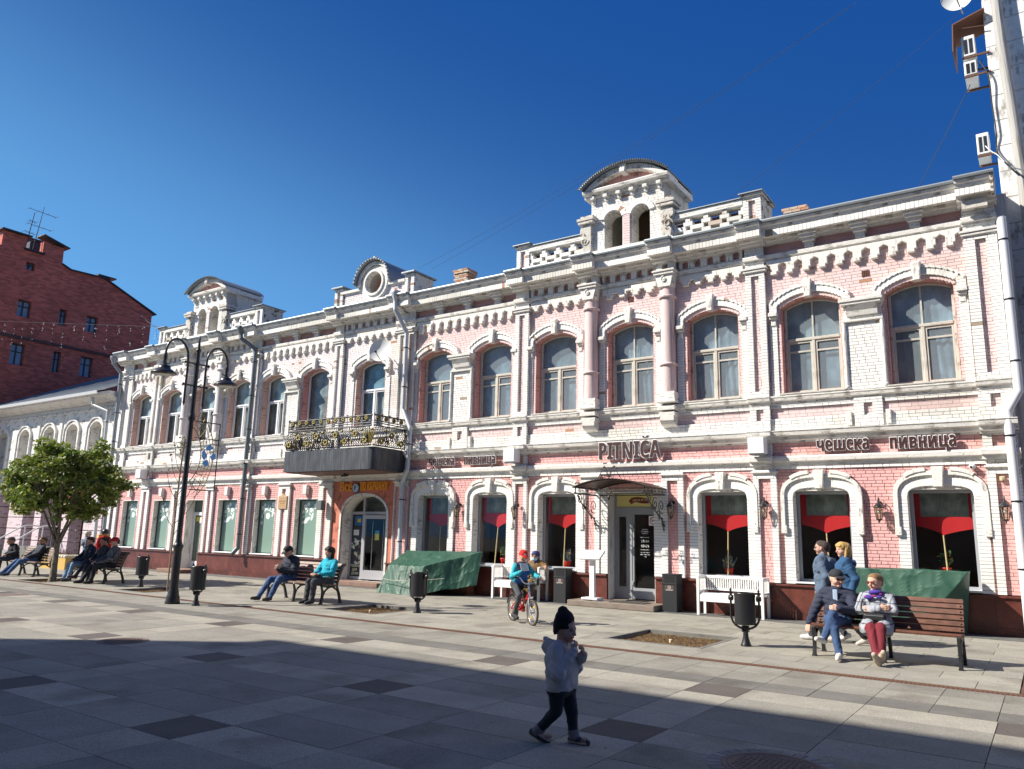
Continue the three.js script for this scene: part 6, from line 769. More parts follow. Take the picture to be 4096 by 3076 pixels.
function whiteBench(label, x, z) { const t = thing('white_bench', label, 'bench', [x, 0, z], 0, 'white slatted wooden benches along the tavern wall'), L = 1.5, D = 0.42;
  for (const s of [-1, 1]) { const X = s * (L / 2 - 0.03); part(t, 'front_leg', rbx(0.06, 0.86, 0.06, X, 0.43, D / 2, 0.006), benchWhite); part(t, 'rear_leg', rbx(0.06, 0.86, 0.06, X, 0.43, -D / 2, 0.006), benchWhite); part(t, 'arm_rail', rbx(0.055, 0.05, D - 0.06, X, 0.845, 0, 0.006), benchWhite); part(t, 'arm_rail', rbx(0.05, 0.05, D - 0.06, X, 0.52, 0, 0.006), benchWhite); for (let k = 0; k < 7; k++) part(t, 'arm_slat', bb(X - 0.01, X + 0.01, 0.545, 0.82, -D / 2 + 0.065 + k * 0.043, -D / 2 + 0.085 + k * 0.043), benchWhite); }
  part(t, 'seat', [rbx(L - 0.06, 0.035, D - 0.0, 0, 0.465, -0.01, 0.008)], benchWhite); part(t, 'apron', [rbx(L - 0.12, 0.15, 0.03, 0, 0.375, D / 2 + 0.0, 0.006)], benchWhite); part(t, 'back_rail', rbx(L - 0.12, 0.06, 0.045, 0, 0.83, -D / 2, 0.006), benchWhite); part(t, 'back_rail', rbx(L - 0.12, 0.05, 0.045, 0, 0.56, -D / 2, 0.006), benchWhite);
  for (let k = 0; k < 26; k++) { const X = -L / 2 + 0.105 + k * (L - 0.21) / 25; part(t, 'back_slat', bb(X - 0.014, X + 0.014, 0.585, 0.80, -D / 2 - 0.01, -D / 2 + 0.01), benchWhite); } }
whiteBench('empty white wooden bench with slatted back under a tavern window', -5.93, 0.36); whiteBench('white wooden bench holding the old woman in a headscarf', -11.62, 0.38);
function wallBin(label, x, z) { const t = thing('wall_bin', label, 'litter bin', [x, 0, z], 0, 'square black litter bins at the tavern door'), m = mat([0.013, 0.015, 0.019], 0.7); part(t, 'body', [rbx(0.36, 0.62, 0.34, 0, 0.31, 0, 0.01), rbx(0.38, 0.03, 0.36, 0, 0.635, 0, 0.008), rbx(0.36, 0.19, 0.34, 0, 0.74, 0, 0.01), rbx(0.38, 0.025, 0.36, 0, 0.845, 0, 0.008)], m); part(t, 'mouth_dark_plate', bb(-0.12, 0.12, 0.66, 0.80, 0.165, 0.174), M.dark); part(t, 'mouth_rim', [bb(-0.13, 0.13, 0.65, 0.66, 0.168, 0.178), bb(-0.13, 0.13, 0.80, 0.81, 0.168, 0.178)], m);  // the opening is a dark plate, its inner shade painted on
  part(t, 'label_plate', new THREE.PlaneGeometry(0.23, 0.13).translate(0, 0.545, 0.1745), new THREE.MeshStandardMaterial({ roughness: 0.6, map: canvasTex(192, 108, (g, W, H) => { g.fillStyle = '#4a3a38'; g.fillRect(0, 0, W, H); g.strokeStyle = '#d8d4d0'; g.lineWidth = 6; g.beginPath(); g.arc(W / 2, H * .42, H * .26, 0, 7); g.stroke(); g.beginPath(); g.moveTo(W * .42, H * .48); g.lineTo(W * .58, H * .36); g.stroke(); g.fillStyle = '#e8e4e0'; g.font = `bold ${H * .2}px sans-serif`; g.textAlign = 'center'; g.fillText('ДЛЯ МУСОРА', W / 2, H * .94, W * .9); }) })); }
wallBin('square black litter bin beside the menu stand and headscarf woman bench', -10.36, 0.28); wallBin('square black litter bin between the tavern door and the empty white bench', -7.36, 0.36);
{ const t = thing('door_step', 'low worn stone step in front of the tavern door', 'step', [-8.76, 0, 0]); const sm = mat([0.36, 0.30, 0.26], 0.85, { map: granite }); part(t, 'slab', boxUV(rbx(2.3, 0.14, 0.88, 0, 0.07, 0.40, 0.02)), sm); part(t, 'door_mat', rbx(0.9, 0.012, 0.45, 0.35, 0.146, 0.42, 0.004), mat([0.05, 0.045, 0.04], 1)); part(t, 'threshold', boxUV(bb(-0.42, 0.82, 0, 0.155, -0.5, -0.045)), sm); }
{ const t = thing('menu_stand', 'white menu stand with slanted top on the step by the tavern door', 'menu stand', [-9.36, 0.14, 0.55]); part(t, 'foot', [rbx(0.44, 0.05, 0.36, 0, 0.045, 0, 0.012), rbx(0.14, 0.02, 0.3, -0.15, 0.01, 0, 0.004), rbx(0.14, 0.02, 0.3, 0.15, 0.01, 0, 0.004)], M.pvc); part(t, 'post', rbx(0.13, 0.92, 0.09, 0, 0.52, 0, 0.006), M.pvc); part(t, 'desk', [new RoundedBoxGeometry(0.56, 0.05, 0.36, 2, 0.012).rotateX(0.6).translate(0, 1.08, 0.02)], M.pvc); part(t, 'menu_sheet', [bx(0.46, 0.004, 0.26).rotateX(0.6).translate(0, 1.106, 0.037)], mat([0.66, 0.68, 0.68], 0.7)); }
{ // green tarpaulins over stacked terrace furniture
  const tarp = phys([0.022, 0.085, 0.055], 0.58, { clearcoat: 0.08, clearcoatRoughness: 0.35, side: THREE.DoubleSide });
  const wr = (p) => { const a = fbm(p.x * 0.11 + p.y * 0.05 + 3, p.y * 0.06 + p.z * 0.11 + 3, 16, 201, 5), b = fbm(p.x * 0.3 + 1, p.y * 0.1 + p.z * 0.3, 16, 205, 4); const c = fbm(p.x * 0.9 + p.y * 0.3, p.y * 0.7 + p.z * 0.9, 16, 209, 3), rg = 1 - Math.abs(2 * b - 1), f = Math.abs(Math.sin(p.x * 4.5 - p.y * 5 + p.z * 3 + a * 13)); return (a - 0.5) * 0.16 + (b - 0.5) * 0.03 + (rg ** 6) * 0.012 - (f ** 0.5) * 0.014; };
  const quad = (p, n = 64) => { const g = new THREE.PlaneGeometry(1, 1, n, n), q = g.attributes.position; for (let i = 0; i < q.count; i++) { const u = q.getX(i) + 0.5, v = q.getY(i) + 0.5; const a = p[0].clone().lerp(p[1], u), b = p[3].clone().lerp(p[2], u), c = a.lerp(b, v); const d = wr(c); c.add(V(0.25 * d, 0.45 * d, 0.85 * d)); c.y = Math.max(0.004, c.y); c.z = Math.max(0.1, c.z); q.setXYZ(i, c.x, c.y, c.z); } return g; };
  const sm = (l) => { let g = merge(l); g.deleteAttribute('normal'); g.deleteAttribute('uv'); g = mergeV(g); g.computeVertexNormals(); return g; };
  const t1 = thing('tarpaulin', 'green tarpaulin draped over a sloping heap by the shop drainpipe', 'tarpaulin'), A = V(-15.75, 1.14, 0.22), B = V(-13.0, 1.18, 0.22), C = V(-15.45, 0.76, 1.35), D = V(-14.15, 0.76, 1.35), E = V(-15.62, 0, 1.62), Fq = V(-14.3, 0, 1.6), G = V(-12.92, 0.30, 0.55), H = V(-16.15, 0, 0.25);
  part(t1, 'cover', sm([quad([C, D, B, A]), quad([E, Fq, D, C]), quad([Fq, G, B, D]), quad([H, E, C, A])]), tarp); part(t1, 'rope', tube([V(-15.5, 0.4, 1.6), V(-14.9, 0.36, 1.66), V(-14.3, 0.38, 1.62), V(-13.6, 0.46, 1.1)], 0.008, 5, 30), mat([0.45, 0.42, 0.35], 0.9)); part(t1, 'stacked_tables', [bb(-15.4, -13.3, 0, 0.9, 0.12, 0.45), bb(-15.2, -14.3, 0, 0.55, 0.4, 1.0)], slatBrown);
  const t2 = thing('tarpaulin', 'green tarpaulin stretched over terrace furniture behind the brown bench', 'tarpaulin'), a = V(-3.5, 1.17, 0.82), b = V(-1.30, 1.19, 0.82), c = V(-1.32, 1.19, 0.25), d = V(-3.5, 1.17, 0.25), e = V(-3.45, 0.05, 1.0), f = V(-1.95, 0.40, 0.92), h = V(-1.45, 0.02, 0.3);
  part(t2, 'cover', sm([quad([e, f, b, a]), quad([f, h, c, b]), quad([a, b, c, d]), quad([V(-3.5, 0, 0.25), e, a, d])]), tarp); part(t2, 'stacked_tables', [bb(-3.3, -1.9, 0, 1.05, 0.15, 0.6)], slatBrown);
}
function mergeV(g) { // weld by position
  const p = g.attributes.position, m = new Map(), idx = [], out = []; for (let i = 0; i < p.count; i++) { const k = `${Math.round(p.getX(i) * 2e3)},${Math.round(p.getY(i) * 2e3)},${Math.round(p.getZ(i) * 2e3)}`; let j = m.get(k); if (j == null) { j = out.length / 3; m.set(k, j); out.push(p.getX(i), p.getY(i), p.getZ(i)); } idx.push(j); } const r = new THREE.BufferGeometry(); r.setAttribute('position', new THREE.Float32BufferAttribute(out, 3)); r.setIndex(idx); return r; }
// ================================================================ trees
const leafGeo = (() => { const g = new THREE.BufferGeometry(), p = [[0, 0], [0.5, 0.25], [0.42, 0.7], [0, 1.05], [-0.42, 0.7], [-0.5, 0.25]], a = []; for (let k = 1; k < 5; k++) for (const i of [0, k, k + 1]) a.push(p[i][0], p[i][1], 0.12 * Math.abs(p[i][0])); g.setAttribute('position', new THREE.Float32BufferAttribute(a, 3)); g.computeVertexNormals(); return g; })();
const leafMat = phys([1, 1, 1], 0.75, { transmission: 0.5, thickness: 0, side: THREE.DoubleSide }), bark = mat([0.30, 0.25, 0.19], 0.95, { map: tex(256, (u, v) => { const k = 0.5 + 0.8 * fbm(u, v * 0.4, 14, 301, 4); return grey(k * 0.9); }), bumpMap: paintBump, bumpScale: 0.02 }), barkDark = mat([0.10, 0.06, 0.045], 0.9);
{
  const T = thing('leafy_tree', 'small broad crowned tree in fresh green leaf in front of the white building', 'tree', [-24.6, 0, 6.0]);
  const wood = [], clumps = []; const limb = (a, b, r0, r1) => { const m = a.clone().lerp(b, 0.5).add(V(rr(-1, 1) * 0.06, 0.05, rr(-1, 1) * 0.06)); const c = new THREE.QuadraticBezierCurve3(a, m, b), n = 6; for (let k = 0; k < n; k++) wood.push(rod(c.getPoint(k / n), c.getPoint((k + 1) / n), r0 + (r1 - r0) * k / n, r0 + (r1 - r0) * (k + 1) / n, 8)); };
  const f = V(0.05, 1.1, 0); part(T, 'trunk', boxUV(merge([lathe([[0.14, 0], [0.105, 0.12], [0.085, 0.5], [0.08, 1.15]], 0.02, -0.06, 0, 14), rod(V(0.02, 0.9, 0), f, 0.081, 0.07, 12)]), 2), bark);
  const rx = 1.6, ry = 1.1, cy = 2.88; for (let k = 0; k < 9; k++) { const a = k / 9 * 2 * PI + rr(-0.2, 0.2), el = rr(0.0, 0.7), d = V(Math.cos(a) * rx * 0.62 * Math.cos(el), cy - 0.25 + ry * 0.6 * Math.sin(el), Math.sin(a) * rx * 0.62 * Math.cos(el)); limb(f.clone().add(V(0, rr(-0.15, 0.1), 0)), d, 0.04, 0.015); for (let q = 0; q < 4; q++) { const e = d.clone().add(V(rr(-0.8, 0.8), rr(-0.35, 0.6), rr(-0.8, 0.8))); limb(d.clone().lerp(f, rr(0, 0.45)), e, 0.03, 0.01); clumps.push(e); } }
  part(T, 'limbs', wood, bark);
  for (let L = 0; L < 52; L++) { // separate leafy boughs with gaps between them
    const a = L * 2.4 + rr(-0.3, 0.3), u = -0.78 + 1.72 * ((L + 0.5) / 52), q = Math.sqrt(Math.max(0.05, 1 - u * u * 0.8)) * (L % 4 ? rr(0.75, 1.0) : rr(0.2, 0.6)), o = V(Math.cos(a) * q * rx * rr(0.85, 1.08), cy + u * ry * rr(0.75, 1.2), Math.sin(a) * q * rx * rr(0.75, 1.12)), R0 = rr(0.22, 0.46); limb(f.clone().lerp(o, 0.35), o, 0.022, 0.008);
    for (let k = 0; k < 12; k++) { const b = rr(0, 6.283), w = rr(-1, 1), r = R0 * Math.cbrt(rr(0.1, 1)), s = Math.sqrt(1 - w * w); clumps.push(V(o.x + r * s * Math.cos(b), o.y + r * w * 0.7, o.z + r * s * Math.sin(b))); } }
  const per = 34, im = new THREE.InstancedMesh(leafGeo, leafMat, clumps.length * per), m = new THREE.Matrix4(), q = new THREE.Quaternion(), e = new THREE.Euler(); let i = 0;
  for (const c of clumps) { const tone = rr(0.75, 1.25); for (let k = 0; k < per; k++) { const a = rr(0, 6.28), u = rr(-1, 1), r = 0.21 * Math.sqrt(rnd()), s = Math.sqrt(1 - u * u); e.set(rr(-0.9, 0.9) + 0.9, rr(0, 6.28), rr(-0.6, 0.6), 'YXZ'); q.setFromEuler(e); const z = rr(0.045, 0.115); m.compose(V(c.x + r * s * Math.cos(a), c.y + r * u * 0.7, c.z + r * s * Math.sin(a)), q, V(z, z, z)); im.setMatrixAt(i, m); const v = tone * rr(0.7, 1.3); im.setColorAt(i++, col(0.215 * v * rr(0.75, 1.35), 0.29 * v, 0.034 * v)); } }
  im.name = 'crown'; im.userData.kind = 'stuff'; im.castShadow = im.receiveShadow = true; T.add(im);
}
{
  const T = thing('sapling', 'thin bare sapling with a few leaves next to the street lamp', 'tree', [-19.2, 0, 5.65]); part(T, 'trunk', [tube([V(0, -0.06, 0), V(0.02, 0.8, 0.02), V(0.05, 1.5, 0.03), V(0.08, 2.3, 0.05), V(0.1, 3.2, 0.05), V(0.18, 4.0, 0.06)], 0.022, 7, 30)], mat([0.30, 0.21, 0.14], 0.9)); const br = [], lf = [], lp = [];
  for (let k = 0; k < 13; k++) { const y = 1.45 + k * 0.15, a = k * 2.4, L = rr(0.7, 1.5) * (1 - k * 0.03), x0 = 0.06; const e = V(x0 + Math.cos(a) * L * 0.42, y + L * 0.85, Math.sin(a) * L * 0.42); br.push(tube([V(x0, y, 0.03), V(x0 + Math.cos(a) * L * 0.25, y + L * 0.3, Math.sin(a) * L * 0.25), e], 0.008, 5, 12)); lp.push(e); for (let q = 0; q < 3; q++) { const b = V(x0, y, 0.03).lerp(e, rr(0.4, 0.9)); br.push(rod(b, b.clone().add(V(rr(-0.2, 0.2), rr(0.15, 0.4), rr(-0.2, 0.2))), 0.005, 0.002, 4)); } }
  part(T, 'branches', br, barkDark); const im = new THREE.InstancedMesh(leafGeo, leafMat, 60), m = new THREE.Matrix4(), q = new THREE.Quaternion(), e = new THREE.Euler(); for (let k = 0; k < 60; k++) { const p = k < 30 ? V(0.18 + rr(-0.15, 0.15), 3.9 + rr(-0.2, 0.2), 0.06 + rr(-0.15, 0.15)) : pick(lp); e.set(rr(-1, 1), rr(0, 6), rr(-1, 1)); q.setFromEuler(e); const s = rr(0.03, 0.06); m.compose(p.clone().add(V(rr(-0.05, 0.05), rr(-0.05, 0.05), rr(-0.05, 0.05))), q, V(s, s, s)); im.setMatrixAt(k, m); im.setColorAt(k, col(0.12, 0.17, 0.03)); } im.name = 'leaves'; im.userData.kind = 'stuff'; T.add(im);
}
// ================================================================ people: one continuous surface per body, from a field of tapered limbs
function surfaceNets(f, colour, lo, hi, h) {
  const nx = Math.ceil((hi[0] - lo[0]) / h) + 2, ny = Math.ceil((hi[1] - lo[1]) / h) + 2, nz = Math.ceil((hi[2] - lo[2]) / h) + 2, D = new Float32Array(nx * ny * nz), id = new Int32Array(nx * ny * nz).fill(-1);
  const at = (i, j, k) => (k * ny + j) * nx + i;
  for (let k = 0; k < nz; k++) for (let j = 0; j < ny; j++) for (let i = 0; i < nx; i++) D[at(i, j, k)] = f(lo[0] + i * h, lo[1] + j * h, lo[2] + k * h);
  const P = [], C = [], I = [], E = [[0, 1], [2, 3], [4, 5], [6, 7], [0, 2], [1, 3], [4, 6], [5, 7], [0, 4], [1, 5], [2, 6], [3, 7]], v = new Float32Array(8);
  for (let k = 0; k < nz - 1; k++) for (let j = 0; j < ny - 1; j++) for (let i = 0; i < nx - 1; i++) {
    let m = 0; for (let c = 0; c < 8; c++) { v[c] = D[at(i + (c & 1), j + (c >> 1 & 1), k + (c >> 2))]; if (v[c] < 0) m |= 1 << c; } if (m === 0 || m === 255) continue;
    let x = 0, y = 0, z = 0, n = 0; for (const [a, b] of E) { if ((v[a] < 0) === (v[b] < 0)) continue; const t = v[a] / (v[a] - v[b]); x += (a & 1) + t * ((b & 1) - (a & 1)); y += (a >> 1 & 1) + t * ((b >> 1 & 1) - (a >> 1 & 1)); z += (a >> 2) + t * ((b >> 2) - (a >> 2)); n++; }
    id[at(i, j, k)] = P.length / 3; const px = lo[0] + (i + x / n) * h, py = lo[1] + (j + y / n) * h, pz = lo[2] + (k + z / n) * h; P.push(px, py, pz); if (colour) C.push(...colour(px, py, pz)); }
  const quad = (a, b, c, d, fl) => { if (a < 0 || b < 0 || c < 0 || d < 0) return; if (fl) I.push(a, c, b, a, d, c); else I.push(a, b, c, a, c, d); };
  for (let k = 1; k < nz - 1; k++) for (let j = 1; j < ny - 1; j++) for (let i = 1; i < nx - 1; i++) { const s = D[at(i, j, k)] < 0;
    if (s !== D[at(i + 1, j, k)] < 0) quad(id[at(i, j - 1, k - 1)], id[at(i, j, k - 1)], id[at(i, j, k)], id[at(i, j - 1, k)], !s);
    if (s !== D[at(i, j + 1, k)] < 0) quad(id[at(i - 1, j, k - 1)], id[at(i - 1, j, k)], id[at(i, j, k)], id[at(i, j, k - 1)], !s);
    if (s !== D[at(i, j, k + 1)] < 0) quad(id[at(i - 1, j - 1, k)], id[at(i, j - 1, k)], id[at(i, j, k)], id[at(i - 1, j, k)], !s); }
  const g = new THREE.BufferGeometry(); g.setAttribute('position', new THREE.Float32BufferAttribute(P, 3)); if (colour) g.setAttribute('color', new THREE.Float32BufferAttribute(C, 3)); g.setIndex(I); g.computeVertexNormals(); return g;
}
// bone: [ax,ay,az, bx,by,bz, r0, r1, colour]
const bone = (a, b, r0, r1, c) => [a[0], a[1], a[2], b[0], b[1], b[2], r0, r1 ?? r0, c];
function bd(b, x, y, z) { const dx = b[3] - b[0], dy = b[4] - b[1], dz = b[5] - b[2], L = dx * dx + dy * dy + dz * dz, px = x - b[0], py = y - b[1], pz = z - b[2]; let t = L > 1e-9 ? (px * dx + py * dy + pz * dz) / L : 0; t = t < 0 ? 0 : t > 1 ? 1 : t; const qx = px - t * dx, qy = py - t * dy, qz = pz - t * dz; return Math.sqrt(qx * qx + qy * qy + qz * qz) - (b[6] + (b[7] - b[6]) * t); }
function meshBones(bones, h, k, relief) {
  const lo = [1e9, 1e9, 1e9], hi = [-1e9, -1e9, -1e9]; for (const b of bones) for (let a = 0; a < 3; a++) { const r = Math.max(b[6], b[7]) + 0.03; lo[a] = Math.min(lo[a], b[a] - r, b[a + 3] - r); hi[a] = Math.max(hi[a], b[a] + r, b[a + 3] + r); }
  const bbx = bones.map((b) => [0, 1, 2].map((a) => [Math.min(b[a], b[a + 3]) - Math.max(b[6], b[7]) - 0.05, Math.max(b[a], b[a + 3]) + Math.max(b[6], b[7]) + 0.05]));
  const near = (x, y, z) => { let m = 9, w = null; bones.forEach((b, i) => { const q = bbx[i]; if (x < q[0][0] || x > q[0][1] || y < q[1][0] || y > q[1][1] || z < q[2][0] || z > q[2][1]) return; const d = bd(b, x, y, z); if (d < m) { m = d; w = b; } }); return w; };
  const f = (x, y, z) => { let d = 0.1, bw = null, bm = 9; for (let i = 0; i < bones.length; i++) { const q = bbx[i]; if (x < q[0][0] || x > q[0][1] || y < q[1][0] || y > q[1][1] || z < q[2][0] || z > q[2][1]) continue; const e = bd(bones[i], x, y, z); if (e < bm) { bm = e; bw = bones[i]; } const hh = Math.max(0, k - Math.abs(d - e)) / k; d = Math.min(d, e) - hh * hh * k * 0.25; } if (relief && bw && Math.abs(d) < 0.04) d += relief(x, y, z, bw); return d; };
  return surfaceNets(f, (x, y, z) => { const w = near(x, y, z), c = w ? w[8] : [0.5, 0.5, 0.5]; return typeof c === 'function' ? c(x, y, z) : c; }, lo, hi, h);
}
const clothMat = mat([1, 1, 1], 0.85, { vertexColors: true }), hairMats = {};
const add3 = (a, b, s = 1) => [a[0] + b[0] * s, a[1] + b[1] * s, a[2] + b[2] * s], sub3 = (a, b) => [a[0] - b[0], a[1] - b[1], a[2] - b[2]], nrm = (a) => { const l = Math.hypot(...a) || 1; return a.map((v) => v / l); }, crs = (a, b) => [a[1] * b[2] - a[2] * b[1], a[2] * b[0] - a[0] * b[2], a[0] * b[1] - a[1] * b[0]], mix3 = (a, b, t) => [0, 1, 2].map((i) => a[i] + (b[i] - a[i]) * t);
function handBones(w, dir, n, side, curl, skin, s = 1) { // palm, four fingers of unequal length, thumb off the side of the palm
  dir = nrm(dir); n = nrm(sub3(n, dir.map((v) => v * (n[0] * dir[0] + n[1] * dir[1] + n[2] * dir[2])))); const sd = crs(dir, n).map((v) => v * side), o = [], p = (f, l, u) => add3(add3(add3(w, dir, f * s), sd, l * s), n, u * s);
  o.push(bone(p(-0.01, 0, 0), p(0.03, 0, 0), 0.024 * s, 0.024 * s, skin), bone(p(0.03, -0.022, 0), p(0.085, -0.027, 0), 0.017 * s, 0.014 * s, skin), bone(p(0.03, 0.02, 0), p(0.088, 0.027, 0), 0.017 * s, 0.014 * s, skin), bone(p(0.03, 0, 0), p(0.09, 0, 0), 0.018 * s, 0.015 * s, skin));
  [[0.030, 0.070], [0.010, 0.080], [-0.011, 0.075], [-0.031, 0.058]].forEach(([l, L]) => { let q = p(0.088, l, 0), a = curl * 0.55, d = dir; for (let k = 0; k < 3; k++) { const dd = nrm(add3(dir.map((v) => v * Math.cos(a)), n, Math.sin(a))), e = add3(q, dd, L * s * [0.45, 0.32, 0.23][k]); o.push(bone(q, e, 0.0095 * s, 0.0085 * s, skin)); q = e; a += curl; } });
  const t0 = p(0.015, 0.026, 0.004), t1 = p(0.045, 0.05, 0.014), t2 = p(0.075, 0.055, 0.014 + 0.02 * curl); o.push(bone(t0, t1, 0.013 * s, 0.011 * s, skin), bone(t1, t2, 0.011 * s, 0.009 * s, skin)); return o;
}
function person(label, pos, turn, J, K, o = {}) {
  const T = thing('person', label, 'person', pos, turn), sc = o.scale ?? 1; T.scale.setScalar(sc);
  const b = [], top = K.top, leg = K.legs, skin = K.skin || [0.52, 0.30, 0.215], bulk = o.bulk ?? 1, lb = o.legBulk ?? 1, W = o.shoulder ?? 0.175;
  const pel = J.pel, ch = J.ch, nk = J.nk, R3 = J.tw || 0, ax = [Math.cos(R3), 0, -Math.sin(R3)], sl = (s) => J['s' + (s > 0 ? 'L' : 'R')] || add3(add3(ch, ax, s * W), [0, 0.09, 0]);
  const hips = (s) => add3(pel, [s * 0.085, 0, 0]), waist = mix3(pel, ch, 0.45);
  b.push(bone(hips(1), hips(-1), (o.skirt ? 0.13 : 0.118) * lb, (o.skirt ? 0.13 : 0.118) * lb, o.skirt ? top : leg), bone(add3(waist, ax, 0.05), add3(waist, ax, -0.05), 0.125 * bulk, 0.125 * bulk, top), bone(waist, ch, 0.135 * bulk, 0.14 * bulk, top), bone(add3(ch, ax, 0.07), add3(ch, ax, -0.07), 0.128 * bulk, 0.128 * bulk, top), bone(mix3(sl(1), sl(-1), 0.16), mix3(sl(1), sl(-1), 0.84), 0.085 * bulk, 0.085 * bulk, top), bone(add3(pel, [0, 0.06, 0.0]), waist, 0.13 * bulk, 0.135 * bulk, top), bone(add3(nk, [0, -0.06, -0.01]), add3(nk, [0, 0.02, 0]), 0.095 * (o.neck ?? 1), 0.08 * (o.neck ?? 1), o.collar || top), bone(nk, add3(nk, [0, 0.09, 0.012]), 0.06 * (o.neck ?? 1), 0.056 * (o.neck ?? 1), skin));
  for (const s of [1, -1]) { const q = s > 0 ? 'L' : 'R', S = sl(s), E = J['e' + q], H = J['w' + q], hd = nrm(sub3(H, E)); b.push(bone(S, E, 0.068 * bulk, 0.056 * bulk, top), bone(E, add3(H, hd, -0.01), 0.056 * bulk, 0.045 * bulk, top), bone(add3(H, hd, -0.03), add3(H, hd, 0.005), 0.03, 0.028, skin));
    const h = hips(s), k = J['k' + q], a = J['a' + q], td = J['t' + q] || [0, -0.02, 1], t = nrm(td); b.push(bone(h, k, 0.098 * lb, 0.07 * lb, leg), bone(k, a, 0.068 * lb, 0.052 * lb, leg), bone(mix3(k, a, 0.93), add3(a, nrm(sub3(a, k)), 0.015), 0.046, 0.044, K.sock || leg)); const ft = add3(a, nrm(sub3(a, k)), 0.045); const fs = o.foot ?? 1; b.push(bone(add3(ft, t, -0.04 * fs), add3(ft, t, 0.06 * fs), 0.043 * fs, 0.043 * fs, K.shoe), bone(add3(ft, t, 0.05 * fs), add3(add3(ft, t, 0.165 * fs), [0, -0.008 * fs, 0]), 0.043 * fs, 0.034 * fs, K.shoe)); }
  for (const e of o.extra || []) b.push(e);
  const rel = (x, y, z, w) => { if (w[8] === skin) return 0; if (w[8] === top) { const q = o.k ? 0.55 : 1, n = vnoise(x * 9 + 40, y * 9 + z * 7 + 40, 97, 7), n2 = vnoise(x * 23 + z * 11 + 40, y * 17 + 40, 97, 9); if (o.puffer) return 0.017 * (0.5 - Math.abs(Math.sin(y * 40 + 1.2 * n + 1.5 * Math.sin(x * 6))) ** 0.5) + 0.008 * (n2 - 0.5); return q * (0.012 * (Math.abs(Math.sin(y * 24 + x * 12 + z * 9 + 5 * n)) ** 0.6 - 0.6) + 0.014 * (n - 0.5) + 0.008 * (n2 - 0.5)) + (o.fleece ? 0.004 * Math.sin(x * 160 + y * 90) * Math.sin(y * 170 + z * 120) : 0); } if (w[8] === leg) { const n = vnoise(x * 11 + 40, y * 9 + z * 8 + 40, 97, 17); return (o.k ? 0.5 : 1) * (0.010 * (Math.abs(Math.sin(y * 30 + z * 22 + 6 * n)) ** 0.6 - 0.6) + 0.010 * (n - 0.5)); } return 0; };
  const body = [meshBones(b, o.cell || 0.0125, o.k ?? 0.02, rel)];
  for (const s of [1, -1]) { const q = s > 0 ? 'L' : 'R', H = J['w' + q], d = J['d' + q] || sub3(H, J['e' + q]); body.push(meshBones(handBones(H, d, J['n' + q] || [0, -1, 0], -s, J['c' + q] ?? 0.45, skin, o.hand ?? 0.95), 0.0065, 0.008)); }
  // head
  const hp = add3(nk, J.hoff || [0, 0.028, 0.018]), hs = o.head ?? 1.1, Q = new THREE.Quaternion().setFromEuler(new THREE.Euler(J.pitch || 0, J.yaw || 0, J.roll || 0, 'YXZ'));
  const hair = K.hair || [0.06, 0.04, 0.03], dk = mix3([0.04, 0.025, 0.02], skin, 0.3), lip = [skin[0] * 0.72, skin[1] * 0.5, skin[2] * 0.5], hb = [bone([0, 0.145, -0.035], [0, 0.14, 0.012], 0.078, 0.078, skin), bone([0, 0.165, -0.01], [0, 0.165, 0.02], 0.07, 0.068, skin), bone([-0.02, 0.10, 0.03], [0.02, 0.10, 0.03], 0.055, 0.055, skin), bone([0, 0.07, 0.03], [0, 0.042, 0.055], 0.048, 0.03, skin), bone([0, 0.02, -0.03], [0, 0.08, -0.02], 0.052, 0.06, skin), bone([0, 0.128, 0.088], [0, 0.098, 0.108], 0.010, 0.015, skin), bone([-0.02, 0.148, 0.084], [0.02, 0.148, 0.084], 0.012, 0.012, skin)];
  for (const s of [1, -1]) hb.push(bone([s * 0.076, 0.125, -0.012], [s * 0.08, 0.10, -0.008], 0.014, 0.010, skin), bone([s * 0.036, 0.10, 0.062], [s * 0.04, 0.095, 0.058], 0.026, 0.024, skin), bone([s * 0.030, 0.131, 0.0835], [s * 0.036, 0.131, 0.081], 0.0065, 0.0065, dk), bone([s * 0.018, 0.151, 0.093], [s * 0.046, 0.150, 0.082], 0.004, 0.0035, mix3(hair, skin, 0.55)));
  hb.push(bone([-0.02, 0.066, 0.081], [0.02, 0.066, 0.081], 0.0075, 0.0075, lip)); if (o.face) hb.push(...o.face);
  const place = (g) => g.scale(hs, hs, hs).applyQuaternion(Q).translate(...hp);
  body.push(place(meshBones(hb, 0.0068, 0.016)));
  const g = merge(body.map((q) => { q.deleteAttribute('uv'); return q; })); part(T, 'body', g, clothMat);
  // hair and headgear: cut-out shells
  const shell = (name, bones, cut, c, h = 0.008, rough = 0.8, rel2) => { const lo = [-0.2, -0.25, -0.25], hi = [0.2, 0.42, 0.26]; const f = (x, y, z) => { let d = 9; for (const q of bones) { const e = bd(q, x, y, z), hh = Math.max(0, 0.015 - Math.abs(d - e)) / 0.015; d = Math.min(d, e) - hh * hh * 0.015 * 0.25; } if (rel2 && Math.abs(d) < 0.03) d += rel2(x, y, z); return cut ? Math.max(d, cut(x, y, z)) : d; }; part(T, name, place(surfaceNets(f, null, lo, hi, h)), mat(c, rough)); };
  const strand = (x, y, z) => 0.003 * Math.sin(x * 220 + y * 40) * Math.sin(z * 190 + y * 30);
  if (o.hairStyle === 'short') shell('hair', [bone([0, 0.155, -0.045], [0, 0.165, 0.015], 0.083, 0.08, 0), bone([0, 0.09, -0.07], [0, 0.13, -0.07], 0.05, 0.06, 0)], (x, y, z) => Math.max((z - 0.035) - 1.25 * (y - 0.165), 0.06 - y), hair, 0.008, 0.8, strand);
